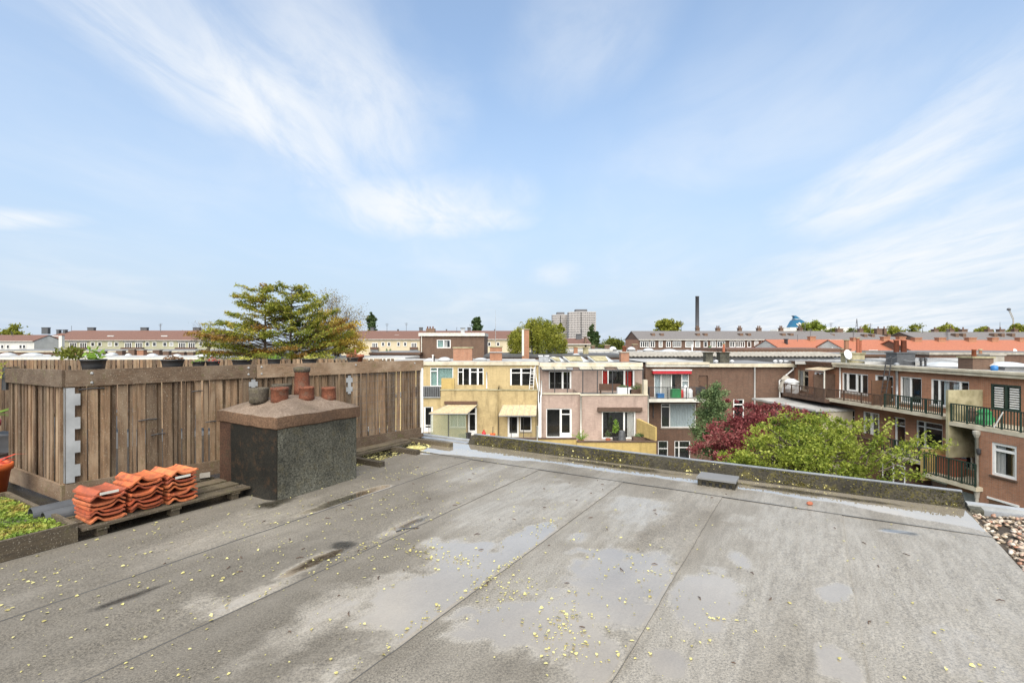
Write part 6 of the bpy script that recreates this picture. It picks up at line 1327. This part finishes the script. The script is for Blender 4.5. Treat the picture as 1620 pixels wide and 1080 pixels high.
# small house between willow and poplars
h, F, rf, zr, ze = prow('small_beige_house', 'small beige house with dark box chimney by the towers', 897, 934, 88, 536.5, 544, 'render_cream', 'tile_roof_brown', 4); rc(rf, 91, 916, 529, 538, 8, 'pantile_grey'); rc(rf, 88, 926.5, 534, 546, 3, 'brick_dark')
# ---------------------------------------------------------------- mid-distance flat roofs with their clutter
def flat(name, label, px0, px1, D, yt, depth, wallmat, roofmat, fascia='white_paint', win=0):
    F = Fac((0, D), (1, 0), (0, -1)); a, z = F.sz(px0, yt); b = F.sz(px1, yt)[0]; h = thing(name, ((a+b)/2, D, GROUND), label, 'building')
    MB().box(a, b, D, D+depth, GROUND, z-.25).build('wall', wallmat, h); MB().box(a-.1, b+.1, D-.15, D+depth, z-.249, z-.0).build('fascia', fascia, h); MB().box(a, b, D+.1, D+depth-.1, z+.002, z+.03).build('roof', roofmat, h)
    for i in range(win):
        x = a+(b-a)*(i+.5)/win; w_ = MB().box(x-.5, x+.5, D-.04, D-.01, z-1.6, z-.5).build('window', 'glass', h); MB().box(x-.6, x+.6, D-.06, D-.042, z-.5, z-.38).box(x-.6, x+.6, D-.06, D-.042, z-1.72, z-1.6).box(x-.6, x-.5, D-.06, D-.042, z-1.6, z-.5).box(x+.5, x+.6, D-.06, D-.042, z-1.6, z-.5).build('frame', 'pvc_white', w_)
    return h, z
flat('pale_roof_terrace', 'long pale flat roof stretching behind the terrace fence on the left', -160, 340, 62, 565.5, 9, 'brick_brown', 'flat_roof_pale')
flat('back_flat_block', 'flat roofed brick block below the olive row', -120, 330, 98, 555, 22, 'brick_brown', 'flat_roof_grey', 'cream_paint')
flat('middle_flat_block', 'low brown flat roofed block left of the central rooftop block', 585, 664, 64, 557.5, 12, 'brick_brown', 'flat_roof_grey', 'brown_door', 3)
flat('left_rear_roof', 'pale felt roof behind the right end of the timber fence', 330, 640, 52, 566, 8, 'brick_brown', 'flat_roof_pale')
flat('rear_centre_block', 'dark flat roof between the willow and the slim red chimney', 766, 1000, 60, 562, 14, 'brick_brown', 'flat_roof_dark', 'flat_roof_dark')
flat('windowed_low_block', 'white low block with a row of small windows below the towers', 895, 968, 74, 552.5, 10, 'render_white', 'flat_roof_grey', 'white_paint', 6)
flat('green_canopy_block', 'low block with pale green roof edge below the grey roof row', 965, 1130, 74, 556.5, 14, 'brick_brown', 'flat_roof_pale', 'zinc')
flat('brown_low_block', 'long low brown block below the orange roof house', 1150, 1345, 70, 551.5, 12, 'brick_orange', 'tile_roof_brown', 'brick_brown')
flat('right_low_block', 'long low brown block in front of the orange rows', 1340, 1480, 58, 560.5, 12, 'brick_dark', 'flat_roof_grey', 'brown_door')
flat('grey_tile_block', 'low block with grey tiled roof before the orange rows at right', 1470, 1720, 56, 557.5, 12, 'brick_brown', 'tile_roof_grey', 'concrete')
random.seed(21)
side = lambda i: ('left', 'right')[i]
LEFTCH = [(8, 556), (102, 551), (120, 552), (157.5, 555), (188, 554), (207, 552), (222, 553), (247, 553), (262, 555), (286, 556), (300, 556)]
ONUM = ['first', 'second', 'third', 'fourth', 'fifth', 'sixth', 'seventh', 'eighth', 'ninth', 'tenth', 'eleventh', 'twelfth', 'thirteenth']
for i, (px, yt) in enumerate(LEFTCH): cblock('roof_chimney', f'{ONUM[i]} low brown chimney from the left before the olive row', px-random.uniform(4, 6), px+random.uniform(4, 6), yt, 562, 88, random.choice(('brick_dark', 'brick_brown', 'brick_red')), slab='concrete', group='chimneys below the olive row')
for i, (a, b, y) in enumerate([(-5, 12, 558), (30, 52, 558), (60, 75, 561), (138, 153, 558), (165, 178, 557.5), (196, 204, 559), (230, 243, 559), (270, 282, 560), (305, 322, 560)]): dome('x', a, b, y, y+4, 80-2*i, 'pale roof domes below the olive row')['label'] = f'{ONUM[i]} pale roof dome from the left on the flat roofs below the olive row'
CEN = [('round_vent_stack', 'brick chimney with clay hood left of the green canopy', 908, 914, 548, 563, 66, 'brick_red'), ('mossy_low_stack', 'mossy ochre stack left of the windowed low block', 923, 931, 549, 564, 66, 'concrete_moss'), ('brown_block_stack', 'squat brown stack above the windowed low block', 957, 965, 545, 553, 78, 'brick_dark'), ('paired_brown_stack', 'second squat brown stack before the brick gable', 936, 941, 546, 552, 78, 'brick_dark'), ('gable_stack', 'brown chimney before the gable of the grey roof row', 1001, 1008, 544, 556, 80, 'brick_brown')]
for (nm, lab, a, b, yt, yb, d, m) in CEN: cblock(nm, lab, a, b, yt, yb, d, m, slab='concrete_moss')
for (a, b, y, d, lab) in ((965, 976, 548, 76, 'white dome left of the brick gable'), (994, 1006, 548.5, 76, 'white dome below the brick gable'), (1020, 1036, 550.5, 76, 'green-tinted roof dome below the grey roof row'), (1050, 1075, 552, 75, 'low grey roof canopy below the grey roof row'), (1082, 1098, 553.5, 70, 'white roof dome left of the felt stacks'), (1100, 1118, 555, 66, 'wide pale roof dome beside the left felt stack'), (905, 920, 559, 62, 'round white roof cowl by the mossy low stack')): dome(lab, a, b, y, y+4, d)
for (nm, lab, px, d, yt, yb, w2, m) in (('green_tank', 'small dark green tank below the grey roof row', 1123, 85, 547, 553, .45, 'plastic_green'), ('gas_flue', 'rusty flue with cowl behind the right felt stack', 1145, 60, 543, 560, .3, 'terracotta'), ('thin_flue', 'thin white flue before the brown low block', 1095, 80, 545, 556, .18, 'plastic_white'), ('brick_pillar', 'tall brown pillar flue right of the satellite dish', 1339, 60, 537, 556, .5, 'brick_red'), ('pipe_cluster', 'cluster of brown clay flues behind the dish', 1357, 58, 534, 556, .35, 'terracotta'), ('pipe_cluster', 'second brown clay flue of the cluster behind the dish', 1361, 58.5, 537, 556, .3, 'terracotta'), ('white_mast_cross', 'thin white mast before the orange roof house', 1316.5, 80, 549, 557, .1, 'plastic_white'), ('brick_flue', 'slim red flue above the wide mossy chimney', 1551, 40, 552, 564, .22, 'brick_red'), ('dark_vent', 'small dark vent on the low block before the orange row', 1332, 62, 551, 557, .3, 'brick_dark')):
    x, y, z0 = on(px, d, yb); z1 = on(px, d, yt)[2]; th = thing(nm, (x, y, z0), lab, 'flue'); MB().tube([(x, y, z0-.5), (x, y, z1-.12)], w2/2, 9).build('pipe', m, th); MB().lathe((x, y, z1-.12), [(w2*.5, 0), (w2*.68, .04), (w2*.65, .1), (.01, .13)], 9).build('cap', 'concrete_moss' if m != 'plastic_white' else m, th)
x, y, z = on(1330, 62, 556); 
# towers, factory stack, ship funnel, cranes
tw = thing('twin_towers', on(908, 600, 0)[:2]+(GROUND,), 'pair of pale gridded tower blocks on the skyline', 'tower block')
def tower(px0, px1, yt, yb, D, dep, cut, nfl, ncol):
    F = Fac((0, D), (1, 0), (0, -1)); a, b, zb_, zt_ = F.r(px0, yt, px1, yb)
    zb_ -= 12
    V = [(a, D+cut, zb_), (a+(b-a)*.42, D, zb_), (b, D+cut*.4, zb_), (b, D+dep, zb_), (a, D+dep, zb_)]; n = len(V); V2 = [(x, y, zt_) for x, y, _ in V]
    MB().add(V+V2, [tuple(range(n, 2*n))]+[(i, (i+1) % n, n+(i+1) % n, n+i) for i in range(n)]).build('core', 'tower_core', tw)
    mb = MB()
    for k in range(nfl+1):
        z = zb_+(zt_-zb_)*k/nfl; Vs = [(x-(.6 if i in (0, 4) else 0)+(.6 if i in (2, 3) else 0), y-.6, z) for i, (x, y, _) in enumerate(V)]; Vt = [(x, y, z+(zt_-zb_)/nfl*.5) for x, y, _ in Vs]
        mb.add(Vs+Vt, [tuple(range(n, 2*n)), tuple(range(n))[::-1]]+[(i, (i+1) % n, n+(i+1) % n, n+i) for i in range(n)])
    mb.build('floor_bands', 'tower_band', tw, kind='stuff'); mb = MB()
    for (p, q) in ((V[0], V[1]), (V[1], V[2])):
        for k in range(ncol+1): t = k/ncol; x, y = p[0]+(q[0]-p[0])*t, p[1]+(q[1]-p[1])*t; mb.box(x-.25, x+.25, y-1.0, y+.2, zb_, zt_)
    mb.build('columns', 'tower_band', tw, kind='stuff')
    MB().box(a+(b-a)*.25, a+(b-a)*.7, D+dep*.3, D+dep*.8, zt_+1.6, zt_+4.5).build('plant_room', 'stack_grey', tw)
tower(875.5, 902, 499, 530, 620, 25, 8, 13, 7); tower(902, 943, 494.5, 530, 590, 28, 10, 14, 8)
x, y, z1 = on(1103, 420, 468.5); fs_ = thing('factory_chimney', (x, y, GROUND), 'tall dark factory chimney on the skyline', 'chimney'); MB().tube([(x, y, GROUND), (x, y, z1)], [1.7, 1.45], 16).build('shaft', 'stack_grey', fs_, True); MB().tube([(x, y, z1-.5), (x, y, z1)], [1.6, 1.6], 16).build('rim', 'flat_roof_dark', fs_)
fn_ = thing('ship_funnel', on(1264, 700, 0)[:2]+(0,), 'blue ship funnel with white emblem beyond the roofs', 'ship funnel')
D = 700; q = lambda px, py, dy=0: (on(px, D, py)[0], D+dy, on(px, D, py)[2])
def slab(pts, y0, y1, nm, mat):
    V = [q(px, py, y0) for px, py in pts]+[q(px, py, y1) for px, py in pts]; n = len(pts)
    return MB().add(V, [tuple(range(n)), tuple(range(n, 2*n))[::-1]]+[(i, i+n, (i+1) % n+n, (i+1) % n) for i in range(n)]).build(nm, mat, fn_)
slab([(1250, 517.5), (1256, 507), (1259, 505.3), (1267.5, 505.3), (1272, 508), (1279, 517.5)], 0, 10, 'funnel_body', 'ship_blue'); slab([(1258, 504.4), (1259, 501.5), (1256.8, 499), (1260.5, 499), (1268.5, 504.4)], 2, 8, 'funnel_top', 'ship_blue'); slab([(1258, 505.2), (1258.2, 504.5), (1268.6, 504.5), (1268.4, 505.2)], -.3, 10.3, 'white_band', 'render_white'); slab([(1248, 520.5), (1249, 517.8), (1340, 517.8), (1346, 520.5)], -2, 14, 'upper_deck', 'render_white'); slab([(1225, 527), (1228, 520.8), (1372, 520.8), (1378, 527)], -4, 16, 'deck', 'render_white')
slab([(1259.3, 512.3), (1261, 511.3), (1263.7, 514.2), (1262.4, 510.8), (1264.5, 509.6), (1267.6, 511.9), (1268.2, 513.6), (1266.5, 515.0), (1265.2, 512.8), (1264.3, 515.4), (1264.8, 516.8), (1263.2, 516.8)], -.4, -.1, 'emblem', 'render_white')
for (px, yt, lab) in ((1326, 513, 'left thin mast of the ship beyond the orange roofs'), (1239.5, 515, 'thin mast at the front of the ship')): x, y, z = on(px, 690, yt); tag(MB().tube([(x, y, 0), (x, y, z)], [.5, .2], 6).build('ship_mast', 'render_white'), lab, 'mast')
x, y, z = on(1355.5, 650, 504); cr_ = thing('harbour_crane', (x, y, GROUND), 'pale lattice harbour crane above the slate row', 'crane'); mb = MB()
for dx in (-2.2, 2.2): mb.tube([(x+dx*1.6, y, 0), (x, y, z)], .35, 5)
for k in range(5): zz_ = 8+(z-10)*k/5; mb.tube([(x-2.5*(1-k/5), y, zz_), (x+2.5*(1-k/5), y, zz_+3)], .25, 5)
mb.build('tower', 'stack_grey', cr_); MB().tube([(x-6, y, 10), (x+8, y, 10)], .6, 5).build('deck', 'stack_grey', cr_)
x, y, z = on(1596, 650, 489.5); x2, _, z2_ = on(1603, 650, 505); cr_ = thing('tilted_crane_jib', (x2, y, GROUND), 'tilted crane jib with dark head at the right skyline', 'crane'); mb = MB()
for dx in (-.9, .9): mb.tube([(x2+dx, y, z2_), (x+dx, y, z)], .35, 5)
for k in range(7): t = k/7; mb.tube([(x2+(x-x2)*t-.9, y, z2_+(z-z2_)*t), (x2+(x-x2)*(t+.14)+.9, y, z2_+(z-z2_)*(t+.14))], .25, 5)
mb.tube([(x2, y, GROUND), (x2, y, z2_)], .7, 6); mb.build('jib', 'concrete', cr_); MB().lathe((x, y, z-1.5), [(1., 0), (2.2, 1), (2., 2.6), (.8, 3.4), (.01, 3.5)], 10).build('head', 'stack_grey', cr_)
x, y, z = on(1582, 640, 509); tag(MB().tube([(x, y, GROUND), (x, y, 10), (x, y, z)], [1.2, .6, .15], 6).build('radio_mast', 'stack_grey'), 'thin radio mast on the right skyline', 'mast')

# ================================================================ trees
def limb(mb, p, q, r0, r1, bend=.1, n=4, k=6):
    p, q = np.array(p, float), np.array(q, float); L_ = np.linalg.norm(q-p); pts = []
    off = rng.normal(0, bend*L_*.5, 3); off[2] = abs(off[2])
    for i in range(n+1): t = i/n; pts.append(tuple(p+(q-p)*t+off*math.sin(math.pi*t)))
    mb.tube(pts, [r0+(r1-r0)*i/n for i in range(n+1)], k)
def tree(name, label, x, y, zt, crown, leafn, size, mat, trunk_r=.16, clump=.34, nclump=46, z0=GROUND, group=None, cat='tree', asp=.6, limbs=16, hollow=.35, extra=None):
    """crown = list of (cx,cy,cz,rx,ry,rz) lobes; leaves gather in clumps on limbs inside the lobes"""
    th = thing(name, (x, y, z0), label, cat, group); mb = MB(); zb_ = min(c[2]-c[5]*.6 for c in crown); cc = np.array([c[:3] for c in crown]).mean(0)
    limb(mb, (x, y, z0), (cc[0], cc[1], zb_+.1), trunk_r, trunk_r*.7, .03, 5, 8); C = []; tips = []
    vol = np.array([c[3]*c[4]*c[5] for c in crown])**.67; vol = vol/vol.sum()
    for (c, v) in zip(crown, vol):
        m = max(4, int(nclump*v)); u = rng.normal(size=(m, 3)); u /= np.linalg.norm(u, axis=1)[:, None]; r = hollow+(1-hollow)*rng.random(m)**.6
        ctr = np.array(c[:3])+u*r[:, None]*np.array(c[3:])*.86
        for q in ctr:
            tips.append(q); k = max(6, int(leafn*v/m*rng.uniform(.5, 1.5))); cs = clump*(.6+.8*rng.random())*min(c[3:])
            C.append(q+rng.normal(size=(k, 3))*np.array([cs, cs, cs*.7])*.55)
    for q in [tips[i] for i in rng.permutation(len(tips))[:limbs]]: limb(mb, (cc[0]+rng.normal(0, .05), cc[1], zb_+.05+rng.random()*max(.1, (q[2]-zb_))*.4), q, trunk_r*.45, trunk_r*.07, .12)
    mb.build('trunk', 'bark', th); C = np.concatenate(C); V, F = leaves(C, size, asp); npmesh('crown', V, F, mat, th); return th
def lobe(px, py, d, rpx, rpy, rd=None): x, y, z = on(px, d, py); k = d/FPX; return (x, y, z, rpx*k, (rd or rpx*.8)*k, rpy*k)
# green tree in the gardens
X, Y = on(1290, 19, 0)[:2]
tree('green_tree', 'bright green spring tree rising over the parapet', X, Y, 0, [lobe(1230, 722, 18, 90, 60), lobe(1270, 700, 19.5, 75, 55), lobe(1325, 735, 18.5, 85, 48), lobe(1180, 738, 18, 55, 35), lobe(1300, 690, 20, 60, 40), lobe(1240, 680, 20, 40, 28), lobe(1330, 680, 20.5, 35, 28)], 29000, .09, 'leaf_green', .16, .21, 280, limbs=70)
for (px, py, ex, ey, d) in ((1380, 715, 1412, 672, 17), (1385, 720, 1445, 700, 17), (1400, 735, 1505, 700, 16.5), (1390, 740, 1460, 755, 16.5), (1340, 690, 1385, 668, 18), (1400, 730, 1470, 690, 17.5)): pass
gt = bpy.data.objects['green_tree']; mb = MB(); C = []
for (px, py, ex, ey, d) in ((1370, 735, 1408, 668, 17), (1385, 730, 1440, 698, 17), (1400, 742, 1503, 700, 16.5), (1390, 745, 1462, 752, 16.5), (1330, 700, 1378, 664, 18), (1400, 735, 1465, 690, 17.5), (1360, 725, 1395, 690, 17)):
    p, q_ = np.array(on(px, d, py)), np.array(on(ex, d, ey)); limb(mb, p, q_, .02, .005, .08)
    for t in np.linspace(.25, 1.0, 9): C.append(p+(q_-p)*t+rng.normal(0, .10, (34, 3)))
mb.build('outer_branch', 'bark', gt); V, F = leaves(np.concatenate(C), .088, .6); npmesh('outer_foliage', V, F, 'leaf_green', gt)
# red maple
X, Y = on(1200, 29, 0)[:2]
tree('red_maple', 'dark red maple between the conical evergreen and the green tree', X, Y, 0, [lobe(1195, 672, 29, 55, 40), lobe(1130, 710, 28, 42, 40), lobe(1250, 655, 30, 45, 22), lobe(1168, 690, 28.5, 55, 40), lobe(1290, 662, 30, 24, 14), lobe(1160, 640, 30, 14, 14)], 20000, .12, 'leaf_maple', .16, .22, 190, limbs=50)
# conical evergreen
X, Y = on(1128, 34, 0)[:2]
tree('conical_evergreen', 'dense dark conical evergreen before the brown house', X, Y, 0, [lobe(1128, 616, 33, 13, 14), lobe(1126, 634, 33, 23, 19), lobe(1126, 652, 34, 27, 20), lobe(1127, 672, 33, 38, 26), lobe(1128, 700, 33, 38, 26), lobe(1140, 635, 34, 16, 22)], 26000, .12, 'leaf_dark', .18, .40, 220, limbs=14, hollow=.25)
# climbing twigs: low shrubs in the garden
for i, (px, py, d, lab) in enumerate(((1060, 740, 30, 'low garden shrub under the brown house windows'), (1470, 800, 22, 'low garden shrub under the near corner house'))):
    X, Y = on(px, d, 0)[:2]; tree('garden_shrub', lab, X, Y, 0, [(X, Y, GROUND+1.1, 1.6, 1.4, .9)], 900, .16, 'leaf_far', .06, .4, 14, cat='shrub', limbs=6)
# cedar: two stems, long boughs with flat sprays
def cedar():
    D = 50; x, y, _ = on(440, D, 0); th = thing('cedar_tree', (x, y, GROUND), 'large brown-green cedar with long spreading boughs behind the fence', 'tree'); mb = MB(); CG = []; CB = []
    stems = [(420, 451, 585), (462, 453, 585), (447, 500, 585)]
    for (px, yt, yb) in stems[:2]: limb(mb, (on(px-2, D, 0)[0], D, GROUND), on(px, D, yt), .30, .03, .015, 8, 8)
    def bough(p, q, sag, wdt, n, brown, rr=.06):
        p, q = np.array(p), np.array(q); L_ = np.linalg.norm(q-p); pts = []
        for i in range(6): t = i/5; m = p+(q-p)*t; m[2] += sag*L_*math.sin(math.pi*t); pts.append(tuple(m))
        mb.tube(pts, [rr*(1-t*.85) for t in np.linspace(0, 1, 6)], 5); d_ = (q-p)/L_; sd = np.cross(d_, [0, 0, 1]); sd /= np.linalg.norm(sd)+1e-6
        k = int(n); t = .22+.78*rng.random(k)**.75; env = wdt*np.sin(np.pi*np.clip(t, .1, .97))**.6
        base = p+(q-p)*t[:, None]; base[:, 2] += sag*L_*np.sin(np.pi*t)
        # sub-sprays: short side twigs with needles along them
        sgn = np.round(rng.random(k)*10)/10*2-1
        base = base+sd*(sgn*env)[:, None]+d_*(np.abs(sgn)*env*.5)[:, None]+rng.normal(size=(k, 3))*np.array([.14, .14, .12]); base[:, 2] -= .16*np.abs(sgn)*env
        (CB if brown else CG).append(base)
    for (px, yt, yb) in stems[:2]:
        lv = np.linspace(yt+2, 572, 24)
        for i, yy in enumerate(lv):
            f = (yy-yt)/(572-yt); Lm = (1.2+6.2*min(1, f*1.3)**.7)*(1.0 if px < 440 else .9)
            for k in range(3):
                az = rng.uniform(0, 6.283); l = Lm*rng.uniform(.45, 1.05); e = rng.uniform(.02, .42) if px > 440 else rng.uniform(-.06, .30)
                p = on(px, D, yy); q = (p[0]+math.cos(az)*l, p[1]+math.sin(az)*l*.8, p[2]+math.sin(e)*l)
                bough(p, q, rng.uniform(-.03, .06), .16+.15*l*.55, 45+l*48, rng.random() < (.07+.35*max(0, f-.45)))
    for (sx, sy, ex, ey, br) in ((466, 540, 518, 467, 0), (466, 555, 505, 505, 0), (466, 560, 548, 505, 1), (466, 565, 558, 528, 0), (466, 568, 530, 540, 1), (428, 480, 368, 467, 0), (428, 520, 358, 495, 0), (428, 545, 340, 522, 1), (428, 562, 312, 528, 1), (428, 568, 316, 556, 1), (428, 566, 322, 545, 0), (428, 530, 348, 510, 0), (466, 530, 535, 490, 0), (466, 548, 560, 515, 1), (428, 500, 378, 480, 0), (428, 565, 350, 545, 0), (447, 560, 400, 555, 1)):
        p = on(sx, D, sy); q = on(ex, D+rng.uniform(-2, 2), ey); bough(p, q, .03, .5, 560, br, .09)
    mb.build('trunk', 'bark', th)
    for (Cc, m, nm) in ((CG, 'leaf_cedar', 'crown'), (CB, 'leaf_cedar_brown', 'brown_foliage')):
        V, F = leaves(np.concatenate(Cc), .23, .42, .8); npmesh(nm, V, F, m, th)
cedar()
# bare budding tree and yellow shrubs behind the cedar
def twiggy(name, label, px, d, yt, yb, wpx, n, mat, leafn, size):
    x, y, zt_ = on(px, d, yt); zb_ = on(px, d, yb)[2]; th = thing(name, (x, y, GROUND), label, 'tree'); mb = MB(); limb(mb, (x, y, GROUND), (x, y, zb_), .22, .15, .02); C = []; k = d/FPX
    for i in range(n):
        az = rng.uniform(0, 6.28); r = wpx*k*rng.random()**.6; q = np.array([x+math.cos(az)*r, y+math.sin(az)*r, zb_+(zt_-zb_)*rng.uniform(.35, 1)*(1-.45*(r/(wpx*k))**2)]); limb(mb, (x, y, zb_+rng.uniform(-.2, .35)*(zt_-zb_)*.5), q, .05, .01, .08, 4, 4)
        for j in range(5): q2 = q+rng.normal(0, .5, 3); limb(mb, q-(q-np.array([x, y, zb_]))*rng.uniform(.05, .4), q2, .02, .006, .06, 3, 3); C.append(q2+rng.normal(0, .25, (max(1, leafn//(n*5)), 3)))
    mb.build('trunk', 'bark', th); V, F = leaves(np.concatenate(C), size, .6); npmesh('crown', V, F, mat, th)
twiggy('budding_tree', 'bare budding tree with fine twigs behind the cedar', 530, 58, 462, 540, 48, 60, 'leaf_bud', 3800, .13)
X, Y = on(540, 56, 0)[:2]; tree('yellow_tree', 'yellow-green bushy tree right of the cedar', X, Y, 0, [lobe(535, 530, 56, 42, 32), lobe(510, 512, 56, 28, 26), lobe(560, 548, 56, 28, 20)], 8500, .18, 'leaf_yellow', .2, .3, 70)
twiggy('bare_twig_tree', 'pale leafless twigs left of the cedar', 330, 60, 505, 550, 25, 22, 'leaf_bud', 400, .09)
# willow
X, Y = on(850, 68, 0)[:2]
def willow():
    d = 68; x, y, _ = on(850, d, 0); th = thing('willow_tree', (x, y, GROUND), 'big yellow-green weeping willow behind the slim chimney', 'tree'); mb = MB(); limb(mb, (x, y, GROUND), on(850, d, 535), .35, .22, .02); C = []; k = d/FPX
    for i in range(330):
        az = rng.uniform(0, 6.28); r = rng.random()**.55; qx_, qy_ = x+math.cos(az)*r*46*k, y+math.sin(az)*r*40*k
        zt_ = on(850, d, 499+r*r*30+rng.uniform(0, 14))[2]; hang = rng.uniform(1., 4.2)
        if i % 5 == 0: limb(mb, on(850, d, 540), (qx_, qy_, zt_), .07, .015, .1, 4, 4)
        m = int(85); t = rng.random(m); C.append(np.stack([qx_+rng.normal(0, .16, m), qy_+rng.normal(0, .16, m), zt_-t*hang], -1))
    mb.build('trunk', 'bark', th); V, F = leaves(np.concatenate(C), .22, .42); npmesh('crown', V, F, 'leaf_willow', th)
willow()
# poplars and far trees
for (px, d, yt, yb, w_, lab, m) in ((588, 200, 492, 524, 9, 'slim poplar above the cream row roof', 'leaf_poplar'), (754.5, 200, 500, 524, 9, 'slim poplar above the central rooftop block', 'leaf_poplar'), (936, 110, 511, 545, 7, 'dark slim tree in front of the tower blocks', 'leaf_poplar'), (944, 105, 519, 548, 5, 'smaller slim tree right of the tower blocks', 'leaf_poplar'), (887, 130, 511, 525, 6, 'round tree top in front of the left tower', 'leaf_willow')):
    x, y, _ = on(px, d, 0); L_ = yb-yt; tree('poplar_tree', lab, x, y, 0, [lobe(px, yt+L_*.2, d, w_*.55, L_*.2), lobe(px-w_*.3, yt+L_*.45, d, w_*.7, L_*.25), lobe(px+w_*.3, yt+L_*.5, d, w_*.7, L_*.26), lobe(px, yt+L_*.8, d, w_, L_*.3)], 3600, .0036*d+.06, m, .25, .42, 50, hollow=.1)
FT_ = [(20, 160, 512, 26, 'leaf_willow', 'round yellow-green tree at the far left skyline'), (1055, 150, 499, 21, 'leaf_willow', 'round spring tree above the grey roof row'), (1286, 125, 505, 19, 'leaf_green', 'green pointed tree beside the ship funnel'), (1345, 260, 518, 16, 'leaf_far', 'far tree left of the lattice crane'), (1372, 250, 514, 17, 'leaf_willow', 'far round tree right of the lattice crane'), (1410, 240, 514, 24, 'leaf_willow', 'wide far tree above the slate row'), (1452, 170, 513, 25, 'leaf_willow', 'spring tree in the gap between the slate roofs'), (1500, 220, 512, 18, 'leaf_willow', 'pale spring tree right of the roof gap'), (1558, 220, 515, 15, 'leaf_willow', 'small pale tree beside the radio mast'), (1610, 220, 511, 17, 'leaf_willow', 'rounded tree at the right edge of the skyline'), (970, 300, 531, 24, 'leaf_far', 'low far trees left of the brick gable'), (1318, 300, 517, 16, 'leaf_far', 'far hedge-like tree behind the ship deck')]
for (px, d, yt, w_, m, lab) in FT_:
    x, y, _ = on(px, d, 0); hh = max(12, 546-yt)
    tree('skyline_tree', lab, x, y, 0, [lobe(px, yt+w_*.5, d, w_*.6, w_*.5), lobe(px-w_*.5, yt+w_*.75, d, w_*.55, w_*.5), lobe(px+w_*.5, yt+w_*.8, d, w_*.55, w_*.5), lobe(px, yt+w_*1.2, d, w_*.9, w_*.6)], 5200, .0034*d+.08, m, .3, .42, 60, hollow=.15)

# aerials and flue pipes on the far roofs
random.seed(5)
for ob in [o for o in bpy.data.objects if o.name.split('.')[0] == 'roof' and o.parent and o.parent.get('category') == 'house row']:
    vs_ = [v.co for v in ob.data.vertices]; off = LOC[ob.name]; xs = [v.x for v in vs_]; zr_ = max(v.z for v in vs_); yr_ = [v.y for v in vs_ if v.z > zr_-.05][0]
    for k in range(max(2, int((max(xs)-min(xs))/11))):
        x = min(xs)+4+(max(xs)-min(xs)-8)*random.random()
        if not on(-20, yr_+off[1], 0)[0] < x+off[0] < on(1640, yr_+off[1], 0)[0]: continue
        h_ = random.uniform(.7, 2.2); p = (x+off[0], yr_+off[1]+random.uniform(-1.5, .5), zr_+off[2]-.6); mb = MB().tube([p, (p[0], p[1], p[2]+.6+h_)], .05, 5)
        if h_ > 1.4:
            for q in (0, .25, .5): mb.box(p[0]-.5+q*.4, p[0]+.5-q*.4, p[1]-.02, p[1]+.02, p[2]+.45+h_-q, p[2]+.5+h_-q)
        mb.build('aerial', 'stack_grey', ob)
